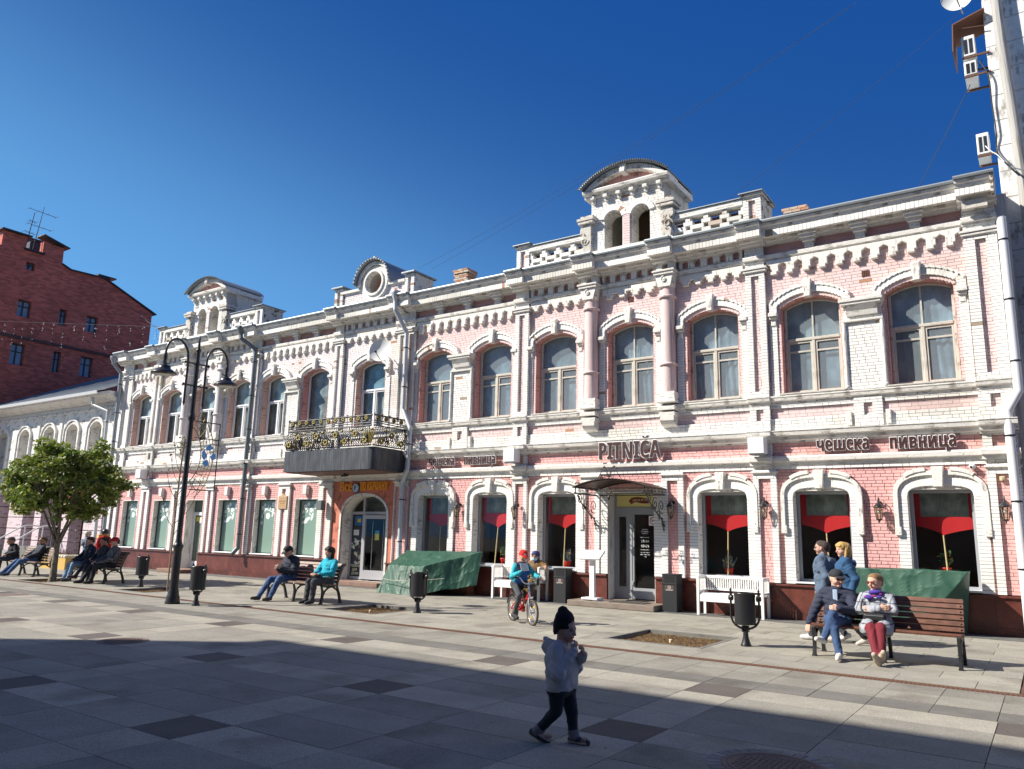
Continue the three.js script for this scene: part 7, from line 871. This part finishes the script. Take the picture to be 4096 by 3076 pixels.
  if (o.hairStyle === 'bob' || o.hairStyle === 'long') { const lw = o.hairStyle === 'long' ? -0.10 : 0.0; shell('hair', [bone([0, 0.155, -0.04], [0, 0.17, 0.02], 0.092, 0.088, 0), bone([0, 0.12, -0.075], [0, lw, -0.065], 0.06, 0.045, 0), bone([0.075, 0.14, -0.02], [0.078, lw + 0.02, 0.005], 0.03, 0.022, 0), bone([-0.075, 0.14, -0.02], [-0.078, lw + 0.02, 0.005], 0.03, 0.022, 0), bone([-0.05, 0.2, 0.07], [0.05, 0.19, 0.078], 0.024, 0.022, 0)], (x, y, z) => (y < 0.172 && z > 0.02 ? Math.min(0.057 - Math.abs(x), 9) : -1) , hair, 0.008, 0.7, strand); }
  if (o.hat === 'cap') { shell('cap', [bone([0, 0.17, -0.03], [0, 0.175, 0.012], 0.088, 0.086, 0)], (x, y, z) => 0.152 - y, K.hat, 0.007, 0.85); part(T, 'cap_visor', place(new THREE.SphereGeometry(1, 18, 10, 0, PI * 2, 0, PI / 2).scale(0.074, 0.02, 0.085).rotateX(0.14).translate(0, 0.156, 0.085)), mat(K.hat, 0.8)); if (K.badge) part(T, 'cap_badge', place(rbx(0.05, 0.03, 0.008, 0, 0.19, 0.096, 0.004)), mat(K.badge, 0.7)); }
  if (o.hat === 'beanie') shell('beanie', [bone([0, 0.15, -0.02], [0, 0.215, -0.025], 0.105, 0.092, 0), bone([0, 0.215, -0.025], [0, 0.285, -0.05], 0.092, 0.05, 0), bone([0, 0.10, -0.05], [0, 0.15, -0.03], 0.075, 0.1, 0)], (x, y, z) => Math.max(0.135 - y + (z < 0 ? 0.75 * z : 0) + Math.max(0, z) * 0.12, 0.03 - y), K.hat, 0.007, 0.95, (x, y, z) => 0.0025 * Math.sin(Math.atan2(x, z) * 60));
  if (o.hat === 'kerchief') shell('headscarf', [bone([0, 0.15, -0.04], [0, 0.16, 0.015], 0.096, 0.094, 0), bone([0, 0.06, -0.04], [0, 0.02, -0.02], 0.085, 0.075, 0), bone([0, 0.02, 0.04], [0, -0.03, 0.07], 0.04, 0.03, 0)], (x, y, z) => (z > 0.01 && y > 0.035 ? Math.min(0.062 - Math.hypot(x, (y - 0.11) * 0.8), 9) : -1), K.hat, 0.008, 0.8);
  if (o.hat === 'helmet') shell('helmet', [bone([0, 0.15, -0.03], [0, 0.16, 0.01], 0.115, 0.115, 0)], (x, y, z) => Math.max(0.10 - y - (z < 0.03 ? 0.05 : 0), -1), K.hat, 0.009, 0.35);
  if (o.glasses) part(T, 'glasses', place(merge([rbx(0.05, 0.032, 0.01, 0.034, 0.13, 0.098, 0.008), rbx(0.05, 0.032, 0.01, -0.034, 0.13, 0.098, 0.008), bx(0.025, 0.006, 0.008, 0, 0.136, 0.102), bx(0.005, 0.007, 0.10, 0.062, 0.136, 0.05, 0.15), bx(0.005, 0.007, 0.10, -0.062, 0.136, 0.05, -0.15)])), mat(o.glasses, 0.2));
  if (o.mask) part(T, 'face_mask', place(new THREE.SphereGeometry(1, 16, 12, 0, PI).scale(0.064, 0.05, 0.058).translate(0, 0.07, 0.055)), mat(o.mask, 0.9));
  for (const f of o.parts || []) f(T, place);
  return T;
}
const jean = [0.045, 0.085, 0.19], navy = [0.022, 0.028, 0.055], black = [0.012, 0.012, 0.015], pale = [0.62, 0.37, 0.28];
const sit = (m = {}) => ({ pel: [0, 0.50, -0.03], ch: [0, 0.86, -0.12], nk: [0, 1.01, -0.11], eL: [0.27, 0.72, 0.02], eR: [-0.27, 0.72, 0.02], wL: [0.10, 0.64, 0.22], wR: [-0.10, 0.64, 0.22], kL: [0.11, 0.50, 0.40], kR: [-0.11, 0.50, 0.40], aL: [0.11, 0.10, 0.42], aR: [-0.11, 0.10, 0.42], ...m });
// --- near bench
{ const mm = mat([0.35, 0.45, 0.6], 0.8);
person('person in dark cap and navy padded jacket sitting with legs crossed on the brown bench', [-2.76, 0, 5.0], 0, sit({ ch: [-0.01, 0.80, -0.12], nk: [0.0, 0.95, -0.11], tw: 0.1, yaw: 0.75, pitch: 0.08, eR: [-0.33, 0.62, -0.02], wR: [-0.38, 0.455, 0.12], dR: [-0.1, -0.75, 0.6], nR: [0.2, -0.4, -0.8], cR: 0.5, eL: [0.26, 0.68, 0.08], wL: [0.09, 0.70, 0.27], dL: [-0.9, 0.1, 0.3], nL: [0, -0.2, -1], cL: 0.85, kL: [0.03, 0.52, 0.42], aL: [0.12, 0.11, 0.56], kR: [0.03, 0.62, 0.40], aR: [-0.08, 0.30, 0.52], tR: [-0.35, 0.25, 1], tL: [0.05, -0.05, 1] }), { top: navy, legs: [0.035, 0.075, 0.17], shoe: [0.62, 0.60, 0.54], sock: black, hat: [0.02, 0.021, 0.028], skin: pale, hair: [0.25, 0.22, 0.2] }, { puffer: true, hat: 'cap', hairStyle: 'short', bulk: 1.12, glasses: [0.03, 0.02, 0.02], shoulder: 0.185, parts: [(T) => part(T, 'shirt_front', rbx(0.07, 0.2, 0.03, 0.0, 0.86, 0.03, 0.012), mm)] });
const plaid = (x, y, z) => { const a = Math.abs(((x * 1 + z * 0.35) * 7.2 + 100.5) % 1 - 0.5), c = Math.abs((y * 7.2 + 100.2) % 1 - 0.5); return a > 0.45 || c > 0.45 ? [0.05, 0.055, 0.07] : [0.34, 0.36, 0.40]; };
person('person in grey checked coat with folded arms, purple scarf and dark red trousers', [-2.2, 0, 5.0], 0.05, sit({ ch: [0, 0.79, -0.10], nk: [0, 0.93, -0.09], yaw: -0.55, pitch: 0.1, eL: [0.24, 0.70, 0.08], wL: [-0.06, 0.70, 0.16], eR: [-0.24, 0.70, 0.08], wR: [0.06, 0.74, 0.17], dL: [-1, 0.15, -0.1], dR: [1, 0.1, -0.15], nL: [0, 0, -1], nR: [0, 0, -1], cL: 0.3, cR: 0.3, kL: [0.08, 0.47, 0.38], kR: [-0.05, 0.47, 0.40], aL: [0.10, 0.13, 0.62], aR: [0.05, 0.10, 0.68], tL: [0.25, 0.75, 0.75], tR: [-0.2, 0.7, 0.75] }), { top: plaid, legs: [0.16, 0.012, 0.022], shoe: [0.42, 0.35, 0.27], sock: [0.12, 0.11, 0.13], skin: pale, hair: [0.22, 0.13, 0.06] }, { hairStyle: 'short', skirt: true, bulk: 1.05, glasses: [0.12, 0.03, 0.03], extra: [bone([0.09, 0.50, 0.0], [0.12, 0.46, 0.26], 0.12, 0.115, plaid), bone([-0.09, 0.50, 0.0], [-0.10, 0.46, 0.28], 0.12, 0.115, plaid), bone([-0.1, 0.44, 0.3], [0.16, 0.42, 0.3], 0.05, 0.05, plaid)], parts: [(T) => { part(T, 'scarf', merge([new THREE.TorusGeometry(0.078, 0.03, 10, 24).rotateX(PI / 2 - 0.3).translate(0, 0.935, -0.06), sph(0.05, -0.09, 0.88, 0.05, 1.3, 0.7, 0.6), sph(0.035, 0.05, 0.89, 0.055, 1.3, 0.6, 0.6)]), mat([0.07, 0.04, 0.30], 0.9)); part(T, 'scarf_pattern', merge([sph(0.026, -0.02, 0.90, 0.06, 1.5, 0.7, 0.5), sph(0.026, -0.13, 0.885, 0.06, 1, 0.5, 0.6), sph(0.02, 0.07, 0.93, 0.03, 1, 0.6, 0.6)]), mat([0.30, 0.03, 0.18], 0.9)); }] });
const bag = thing('waist_bag', 'small black bag on the lap of the person in the checked coat', 'bag', [-2.2, 0.61, 5.21], 0.05); part(bag, 'pouch', rbx(0.30, 0.11, 0.09, 0, 0, 0, 0.035, 4), mat([0.02, 0.022, 0.025], 0.45)); part(bag, 'zip', bx(0.24, 0.006, 0.01, 0, 0.025, 0.044), M.zinc); part(bag, 'strap', tube([V(-0.14, 0.02, 0), V(-0.18, 0.12, -0.06), V(-0.16, 0.24, -0.1)], 0.012, 6), mat([0.02, 0.02, 0.022], 0.6)); }
// --- couple walking behind the bench
const stand = (m = {}) => ({ pel: [0, 0.90, 0], ch: [0, 1.27, 0], nk: [0, 1.42, 0.0], eL: [0.25, 1.08, -0.04], eR: [-0.25, 1.08, -0.04], wL: [0.25, 0.84, 0.06], wR: [-0.25, 0.84, 0.06], kL: [0.10, 0.50, 0.04], kR: [-0.10, 0.50, 0.04], aL: [0.10, 0.10, -0.03], aR: [-0.10, 0.10, -0.03], ...m });
const stride = (m = {}) => stand({ kL: [0.09, 0.50, 0.17], aL: [0.09, 0.10, 0.24], kR: [-0.09, 0.49, 0.0], aR: [-0.09, 0.14, -0.27], tR: [0, -0.45, 1], eL: [0.25, 1.10, -0.12], wL: [0.23, 0.88, -0.04], eR: [-0.25, 1.1, 0.03], wR: [-0.23, 0.9, 0.18], ...m });
const hood = (c, y = 1.36, z = -0.13) => [bone([-0.07, y, z], [0.07, y, z], 0.06, 0.06, c), bone([-0.1, y + 0.03, z + 0.07], [0.1, y + 0.03, z + 0.07], 0.045, 0.045, c)];
{ const c1 = [0.085, 0.125, 0.19], c2 = [0.02, 0.075, 0.17];
person('person with short dark hair in a slate blue hooded jacket walking past the window', [-3.3, 0, 3.3], -PI / 2 - 0.1, stride({ yaw: 0.1 }), { top: c1, legs: [0.05, 0.055, 0.07], shoe: [0.6, 0.6, 0.58], skin: [0.5, 0.3, 0.23], hair: [0.05, 0.035, 0.03] }, { scale: 0.985, hairStyle: 'short', bulk: 1.25, skirt: true, glasses: [0.15, 0.15, 0.16], extra: [...hood(c1), bone([-0.09, 0.86, 0], [0.09, 0.86, 0], 0.125, 0.125, c1)] });
person('person with blond hair in a bright blue jacket walking past the window', [-2.92, 0, 3.45], -PI / 2 + 0.35, stride({ yaw: 0.35, kL: [0.09, 0.5, 0.05], aL: [0.09, 0.13, -0.24], tL: [0, -0.4, 1], kR: [-0.09, 0.5, 0.17], aR: [-0.09, 0.10, 0.22], tR: [0, 0, 1] }), { top: c2, legs: black, shoe: [0.55, 0.48, 0.42], skin: pale, hair: [0.48, 0.30, 0.10] }, { scale: 0.97, hairStyle: 'bob', bulk: 1.22, skirt: true, extra: [...hood(c2), bone([-0.09, 0.84, 0], [0.09, 0.84, 0], 0.13, 0.13, c2)] }); }
// --- the child walking in the shade
{ const grey0 = [0.47, 0.415, 0.40], pants = [0.018, 0.02, 0.026], c = (x, y, z) => (y < 0.415 + 0.006 * Math.sin(x * 40) ? pants : grey0), pantsC = (x, y, z) => (y < 0.415 + 0.006 * Math.sin(x * 40) ? pants : grey0), J = { pel: [0, 0.43, 0], ch: [0, 0.64, -0.005], nk: [0, 0.735, 0.0], hoff: [0, 0.045, 0.02], eL: [0.175, 0.585, 0.03], eR: [-0.18, 0.57, 0.06], wR: [-0.05, 0.735, 0.135], wL: [0.06, 0.69, 0.165], dR: [0.25, 0.9, 0.15], nR: [0.3, 0.1, -1], cR: 0.95, dL: [-0.35, 0.75, 0.1], nL: [-0.2, 0.2, -1], cL: 0.9, kL: [0.06, 0.235, 0.06], aL: [0.055, 0.068, 0.085], kR: [-0.06, 0.25, -0.02], aR: [-0.065, 0.085, -0.175], tR: [0, -0.32, 1], tL: [0, 0.0, 1], yaw: -0.1, pitch: 0.1 };
const skin = [0.50, 0.30, 0.23], T = person('small child in black pointed beanie and grey fleece jacket walking across the street', [-3.44, 0, 11.95], PI / 2 + 0.05, J, { top: c, legs: pantsC, shoe: [0.055, 0.05, 0.06], sock: [0.2, 0.18, 0.19], hat: [0.008, 0.008, 0.009], skin, hair: [0.05, 0.03, 0.02] }, { hat: 'beanie', head: 0.88, hand: 0.62, cell: 0.0075, fleece: true, shoulder: 0.10, bulk: 0.86, legBulk: 0.76, neck: 0.8, k: 0.009, foot: 0.72, extra: [bone([0, 0.715, -0.06], [0, 0.80, -0.165], 0.085, 0.02, c), bone([0, 0.67, -0.07], [0, 0.735, -0.14], 0.07, 0.05, c), bone([-0.065, 0.73, -0.03], [0.065, 0.73, -0.03], 0.05, 0.05, c), bone([-0.055, 0.475, 0], [0.055, 0.475, 0], 0.108, 0.108, c), bone([-0.055, 0.56, 0], [0.055, 0.56, 0], 0.112, 0.112, c), bone([-0.15, 0.6, 0.02], [-0.18, 0.56, 0.06], 0.068, 0.064, c), bone([0.15, 0.6, 0.0], [0.175, 0.575, 0.04], 0.066, 0.062, c)] });
for (const [x, z, p, y] of [[0.055, 0.13, 0, 0.0], [-0.065, -0.135, 0.32, 0.012]]) { part(T, 'shoe_sole', new RoundedBoxGeometry(0.068, 0.024, 0.165, 3, 0.011).rotateX(p).translate(x, y + 0.013 + (p ? 0.022 : 0), z), mat([0.42, 0.33, 0.29], 0.8)); part(T, 'shoe_panel', new RoundedBoxGeometry(0.066, 0.03, 0.045, 3, 0.012).rotateX(p).translate(x, y + 0.034 + (p ? 0.0 : 0), z + 0.05), mat([0.30, 0.2, 0.16], 0.8)); } }
// --- boy on the bicycle
{ const c = [0.015, 0.10, 0.36], cy = [0.03, 0.38, 0.46], A = R(59), at = [-8.52, 0, 4.9];
  const sl = (x, y, z) => (Math.abs(x) > 0.135 ? cy : y > 0.98 ? [0.02, 0.025, 0.06] : c);
  person('person in red cap and blue jacket riding a small bicycle one handed', at, A, { pel: [0, 0.72, -0.20], ch: [0, 0.97, -0.09], nk: [0, 1.085, -0.055], hoff: [0, 0.06, 0.02], pitch: 0.3, yaw: -0.1, eL: [0.22, 0.90, 0.05], wL: [0.25, 0.86, 0.24], dL: [0, -0.2, 1], nL: [0, -1, -0.2], cL: 0.9, eR: [-0.24, 0.86, 0.0], wR: [-0.10, 0.98, 0.18], dR: [0.5, 0.5, 0.4], nR: [0.6, 0, -0.6], cR: 0.8, kL: [0.10, 0.70, 0.16], aL: [0.10, 0.40, 0.05], kR: [-0.10, 0.52, 0.06], aR: [-0.11, 0.17, -0.13], tL: [0.05, -0.1, 1], tR: [0, -0.15, 1] }, { top: sl, legs: [0.06, 0.065, 0.075], shoe: [0.03, 0.03, 0.035], hat: [0.55, 0.015, 0.012], badge: [0.7, 0.7, 0.7], skin: [0.5, 0.3, 0.22], hair: [0.06, 0.04, 0.03] }, { hat: 'cap', hairStyle: 'short', head: 0.93, hand: 0.75, cell: 0.011, shoulder: 0.135, bulk: 0.9, legBulk: 0.82 });
  const pp = thing('paper_sheets', 'pale blue folded papers in the hand of the cycling boy', 'paper', [at[0], 0, at[2]], A); part(pp, 'sheet', [bx(0.20, 0.15, 0.006, -0.08, 1.06, 0.22, 0.3, -0.35), bx(0.18, 0.05, 0.006, -0.08, 1.03, 0.235, 0.3, -0.35)], mat([0.55, 0.66, 0.68], 0.8));
  const B = thing('bicycle', 'small bicycle with silver frame, red chain guard and knobbly tyres', 'bicycle', at, A), r = 0.235, zr = -0.44, zf = 0.44, rub = mat([0.09, 0.075, 0.06], 0.9), sil = mat([0.55, 0.56, 0.58], 0.3, { metalness: 0.8 }), red = phys([0.5, 0.01, 0.012], 0.35, { clearcoat: 0.6 });
  for (const z of [zr, zf]) { const w = group(B, 'wheel'); const kn = [new THREE.TorusGeometry(r - 0.022, 0.022, 10, 44).rotateY(PI / 2).translate(0, r, z)]; for (let k = 0; k < 44; k++) { const a = k / 44 * 2 * PI; kn.push(bx(0.035, 0.008, 0.014).rotateX(-a).translate(0, r + r * Math.sin(a) * 0.995, z + r * Math.cos(a) * 0.995)); } part(w, 'tyre', kn, rub); part(w, 'rim', new THREE.TorusGeometry(r - 0.045, 0.008, 8, 40).rotateY(PI / 2).translate(0, r, z), sil); const sp = []; for (let k = 0; k < 18; k++) { const a = k / 18 * 2 * PI; sp.push(rod(V((k % 2 ? 1 : -1) * 0.02, r, z), V(0, r + (r - 0.045) * Math.sin(a), z + (r - 0.045) * Math.cos(a)), 0.0018, 0.0018, 4)); } part(w, 'spokes', sp, sil); part(w, 'hub', [rod(V(-0.045, r, z), V(0.045, r, z), 0.02)], sil); part(w, 'reflector', [bx(0.012, 0.025, 0.06, 0, r + 0.1, z + 0.06, 0, 0.6), bx(0.012, 0.025, 0.06, 0, r - 0.1, z - 0.06, 0, 0.6)], mat([0.75, 0.4, 0.02], 0.3)); }
  part(B, 'frame', [rod(V(0, 0.58, 0.28), V(0, 0.27, -0.06), 0.02), rod(V(0, 0.27, -0.06), V(0, 0.55, -0.18), 0.017), rod(V(0, 0.48, 0.3), V(0, 0.42, -0.13), 0.016), ...[-1, 1].flatMap((s) => [rod(V(s * 0.02, 0.27, -0.06), V(s * 0.045, r, zr), 0.011), rod(V(s * 0.015, 0.48, -0.15), V(s * 0.045, r, zr), 0.01)])], red);
  part(B, 'fork', [rod(V(0, 0.72, 0.25), V(0, 0.5, 0.32), 0.018), ...[-1, 1].map((s) => tube([V(s * 0.03, 0.5, 0.32), V(s * 0.045, 0.38, 0.37), V(s * 0.045, r, zf)], 0.012, 8))], sil); part(B, 'mudguard', [lathe([[r + 0.03, -0.03], [r + 0.04, 0], [r + 0.03, 0.03]], 0, 0, 0, 30)].map((g) => new THREE.TorusGeometry(r + 0.03, 0.025, 6, 20, PI * 0.55).scale(1, 1, 1).rotateY(PI / 2).translate(0, r, zf)), sil); part(B, 'mudguard', new THREE.TorusGeometry(r + 0.03, 0.025, 6, 20, PI * 0.8).rotateZ(0.3).rotateY(-PI / 2).translate(0, r, zr), M.black);
  part(B, 'handlebar', [tube([V(-0.28, 0.86, 0.20), V(-0.2, 0.87, 0.24), V(-0.09, 0.76, 0.25), V(0.09, 0.76, 0.25), V(0.2, 0.87, 0.24), V(0.28, 0.86, 0.20)], 0.012, 8), rod(V(0, 0.72, 0.25), V(0, 0.77, 0.25), 0.016)], sil); for (const s of [-1, 1]) part(B, 'grip', rod(V(s * 0.2, 0.87, 0.235), V(s * 0.29, 0.86, 0.195), 0.018), M.black); part(B, 'saddle', [sph(0.1, 0, 0.62, -0.2, 0.9, 0.4, 1.3), rod(V(0, 0.5, -0.17), V(0, 0.6, -0.2), 0.013)], M.black); part(B, 'chain_guard', [rbx(0.02, 0.09, 0.4, 0.05, 0.25, -0.2, 0.02), cyl(0.07, 0.07, 0.02, 0, 0, 0, 20).rotateZ(PI / 2).translate(0.05, 0.27, -0.06)], red); part(B, 'crank', [rod(V(0.07, 0.27, -0.06), V(0.07, 0.36, 0.05), 0.01), rod(V(-0.07, 0.27, -0.06), V(-0.07, 0.17, -0.14), 0.01)], sil); part(B, 'pedal', rbx(0.08, 0.02, 0.07, 0.11, 0.365, 0.06, 0.006), M.black); part(B, 'pedal', rbx(0.08, 0.02, 0.07, -0.11, 0.13, -0.12, 0.006), M.black); }
// --- old woman on the white bench
{ const c = [0.17, 0.095, 0.03]; person('person in blue headscarf, face mask and long brown coat sitting on the white bench', [-11.2, 0, 0.36], 0.05, sit({ ch: [0.04, 0.84, -0.06], nk: [0.04, 0.97, -0.04], yaw: 0.15, pitch: 0.15, eL: [0.34, 0.86, 0.0], wL: [0.44, 0.93, 0.17], dL: [0.2, -0.6, 0.5], nL: [0, -0.5, -1], cL: 0.6, eR: [-0.22, 0.70, 0.06], wR: [-0.06, 0.66, 0.26], kL: [0.10, 0.48, 0.36], kR: [-0.10, 0.48, 0.36], aL: [0.1, 0.1, 0.34], aR: [-0.1, 0.1, 0.34] }), { top: c, legs: [0.05, 0.04, 0.035], shoe: [0.04, 0.03, 0.03], hat: [0.04, 0.04, 0.16], skin: [0.42, 0.24, 0.18] }, { hat: 'kerchief', bulk: 1.15, skirt: true, mask: [0.35, 0.6, 0.66], extra: [bone([0.1, 0.5, 0.0], [0.12, 0.46, 0.34], 0.13, 0.12, c), bone([-0.1, 0.5, 0], [-0.12, 0.46, 0.34], 0.13, 0.12, c), bone([-0.1, 0.42, 0.38], [0.12, 0.3, 0.38], 0.09, 0.1, c)] });
  const b = thing('shopping_bag', 'dark patterned shopping bag held by the person in the headscarf', 'bag', [-10.98, 0.48, 0.66]); part(b, 'body', rbx(0.24, 0.3, 0.12, 0, 0.08, 0, 0.03), mat([0.06, 0.065, 0.04], 0.8)); for (let k = 0; k < 4; k++) part(b, 'stripe', bx(0.2, 0.012, 0.124, 0, 0.0 + k * 0.06, 0), mat([0.35, 0.35, 0.25], 0.8)); part(b, 'handle', new THREE.TorusGeometry(0.07, 0.009, 6, 18, PI).translate(0, 0.22, 0), M.black); }
// --- bench with the phone and the turquoise jacket
person('person in black cap and dark padded jacket bent over a phone on the slat bench', [-15.3, 0, 4.96], 0, sit({ ch: [0, 0.84, -0.06], nk: [0, 0.98, -0.01], pitch: 0.45, eL: [0.24, 0.68, 0.06], eR: [-0.24, 0.68, 0.06], wL: [0.05, 0.74, 0.27], wR: [-0.07, 0.74, 0.27], dL: [-0.3, 0.3, 1], dR: [0.3, 0.3, 1], nL: [-0.3, 0.8, -0.2], nR: [0.3, 0.8, -0.2], cL: 0.6, cR: 0.6, kL: [0.13, 0.50, 0.38], aL: [0.10, 0.10, 0.58], kR: [-0.14, 0.48, 0.42], aR: [-0.14, 0.10, 0.72], tR: [0, 0.1, 1] }), { top: [0.022, 0.027, 0.045], legs: jean, shoe: [0.07, 0.055, 0.045], sock: [0.25, 0.2, 0.17], hat: [0.012, 0.012, 0.014], badge: [0.6, 0.6, 0.6], skin: [0.46, 0.27, 0.2] }, { hat: 'cap', hairStyle: 'short', puffer: true, bulk: 1.22, legBulk: 1.1 });
{ const p = thing('phone', 'black mobile phone in the hands of the person in the padded jacket', 'phone', [-15.31, 0.79, 5.33]); part(p, 'case', rbx(0.075, 0.15, 0.009, 0, 0, 0, 0.006).rotateX(-0.7), M.black); part(p, 'screen', bx(0.066, 0.135, 0.002).translate(0, 0, -0.006).rotateX(-0.7), mat([0.02, 0.025, 0.03], 0.1)); }
person('person with long dark hair in a turquoise jacket and grey trousers on the slat bench', [-14.02, 0, 4.95], 0.03, sit({ ch: [0, 0.84, -0.12], nk: [0, 0.99, -0.10], yaw: -0.05, eL: [0.24, 0.70, 0.04], eR: [-0.24, 0.70, 0.04], wL: [0.06, 0.66, 0.27], wR: [-0.06, 0.67, 0.27], dL: [-0.3, 0.1, 1], dR: [0.2, 0.1, 1], kL: [0.09, 0.50, 0.42], kR: [-0.08, 0.50, 0.42], aL: [0.09, 0.11, 0.46], aR: [-0.08, 0.11, 0.48] }), { top: [0.008, 0.34, 0.46], legs: [0.05, 0.052, 0.06], shoe: [0.045, 0.045, 0.045], skin: [0.5, 0.3, 0.22], hair: [0.015, 0.012, 0.012] }, { hairStyle: 'long', bulk: 1.08, legBulk: 1.15, extra: [bone([-0.08, 0.48, -0.05], [0.08, 0.48, -0.05], 0.13, 0.13, [0.008, 0.34, 0.46])] });
{ const b = thing('handbag', 'black handbag on the lap of the person in turquoise', 'bag', [-14.02, 0.62, 5.2]); part(b, 'body', rbx(0.26, 0.13, 0.11, 0, 0, 0, 0.04, 4), mat([0.015, 0.016, 0.02], 0.5)); part(b, 'handle', new THREE.TorusGeometry(0.08, 0.008, 6, 18, PI).rotateX(-0.8).translate(0, 0.05, 0.02), M.black); }
// --- three people by the tree
person('person with short auburn hair in a navy jacket and light jeans on the three-person bench', [-24.15, 0, 5.32], 0, sit({ pitch: 0.2, yaw: -0.2, wL: [0.02, 0.60, 0.34], wR: [-0.1, 0.6, 0.34], aL: [0.1, 0.1, 0.5], aR: [-0.1, 0.1, 0.52] }), { top: [0.018, 0.024, 0.05], legs: [0.17, 0.28, 0.40], shoe: [0.07, 0.055, 0.05], skin: pale, hair: [0.09, 0.03, 0.02] }, { hairStyle: 'short', bulk: 1.1 });
person('person with dark hair and dark jacket in the middle of the three-person bench', [-23.35, 0, 5.32], 0, sit({ pitch: 0.05, yaw: -0.3, aL: [0.1, 0.1, 0.5], aR: [-0.05, 0.2, 0.62], kR: [0, 0.6, 0.4], tR: [-0.2, 0.2, 1] }), { top: [0.025, 0.025, 0.032], legs: [0.02, 0.025, 0.045], shoe: [0.08, 0.04, 0.03], skin: [0.42, 0.24, 0.18], hair: [0.04, 0.03, 0.025] }, { hairStyle: 'short', bulk: 1.12 });
{ const ch = (x, y, z) => { const a = Math.sin((x + z) * 70) * Math.sin(y * 75 + x * 20); return a > 0.1 ? [0.22, 0.20, 0.19] : [0.06, 0.06, 0.065]; };
person('person in red cap and grey patterned jacket with hands on knees on the three-person bench', [-22.78, 0, 5.32], -0.12, sit({ pitch: 0.1, yaw: -0.1, wL: [0.08, 0.6, 0.3], wR: [-0.08, 0.62, 0.36], kL: [0.12, 0.50, 0.42], kR: [-0.12, 0.52, 0.42], aL: [0.12, 0.10, 0.5], aR: [-0.12, 0.1, 0.66] }), { top: ch, legs: [0.02, 0.021, 0.026], shoe: [0.02, 0.02, 0.025], hat: [0.5, 0.012, 0.015], skin: pale, hair: [0.1, 0.08, 0.07] }, { hat: 'cap', hairStyle: 'short', bulk: 1.18, legBulk: 1.1 }); }
// --- bench beyond the tree
person('person with sunglasses and jeans leaning back on the bench beyond the tree', [-27.35, 0, 5.3], -0.1, sit({ pel: [0, 0.48, 0.06], ch: [0, 0.80, -0.14], nk: [0, 0.95, -0.17], wL: [0.04, 0.58, 0.28], wR: [-0.04, 0.6, 0.3], kL: [0.1, 0.46, 0.48], kR: [-0.12, 0.46, 0.5], aL: [0.1, 0.1, 0.76], aR: [-0.12, 0.1, 0.86] }), { top: [0.022, 0.028, 0.045], legs: [0.05, 0.11, 0.25], shoe: [0.03, 0.04, 0.07], skin: [0.42, 0.25, 0.18], hair: [0.12, 0.07, 0.05] }, { hairStyle: 'short', bulk: 1.1, glasses: [0.02, 0.02, 0.02] });
person('person in a dark coat hunched forward at the end of the bench beyond the tree', [-28.55, 0, 5.45], -0.1, sit({ ch: [0, 0.80, 0.02], nk: [0, 0.92, 0.08], pitch: 0.35 }), { top: [0.025, 0.023, 0.028], legs: [0.03, 0.035, 0.06], shoe: [0.03, 0.03, 0.03], skin: [0.42, 0.25, 0.18], hair: [0.10, 0.08, 0.07] }, { hairStyle: 'short', bulk: 1.15 });
// --- passers-by near the shop corner
{ const c = [0.42, 0.012, 0.014]; const T = person('person in a red jacket and black helmet walking past the shop wall', [-27.0, 0, 3.3], PI / 2 - 0.3, stride({ yaw: 0.2 }), { top: c, legs: [0.03, 0.03, 0.035], shoe: [0.16, 0.05, 0.03], hat: [0.015, 0.015, 0.018], skin: [0.42, 0.25, 0.18] }, { hat: 'helmet', bulk: 1.1, scale: 0.88, cell: 0.016 });
  const b = thing('courier_bag', 'yellow delivery backpack on the person in the red jacket', 'bag', [-27.25, 1.05, 3.2], PI / 2 - 0.3); part(b, 'box', rbx(0.36, 0.4, 0.26, 0, 0.05, 0, 0.03), mat([0.72, 0.42, 0.01], 0.7)); part(b, 'flap', rbx(0.37, 0.05, 0.27, 0, 0.26, 0, 0.02), mat([0.6, 0.34, 0.01], 0.7));
  const d = [0.09, 0.14, 0.22]; person('person with white hair in a denim jacket standing with back turned near the drainpipe', [-28.9, 0, 2.9], PI - 0.4, stand(), { top: d, legs: [0.16, 0.24, 0.33], shoe: [0.05, 0.05, 0.05], skin: pale, hair: [0.5, 0.46, 0.4] }, { hairStyle: 'bob', bulk: 1.1, scale: 0.84, cell: 0.016, extra: [bone([-0.1, 1.15, -0.17], [0.1, 1.3, -0.17], 0.07, 0.07, [0.16, 0.16, 0.18])] }); }
// pots on the sills of the tavern
potPlant('red pot of green leaves behind the window over the headscarf bench', LWx[1] + 0.18, -0.46, 0.80, 0); potPlant('red pot with spiky grey leaves in the window left of the canopy', LWx[2] + 0.05, -0.46, 0.80, 1); potPlant('red pot with bluish leaves in the window above the empty white bench', LWx[4] - 0.05, -0.46, 0.80, 1); potPlant('small flowering pot in the window above the tarpaulin near the brown bench', LWx[6] - 0.05, -0.46, 1.0, 0);
renderer.render(scene, camera);
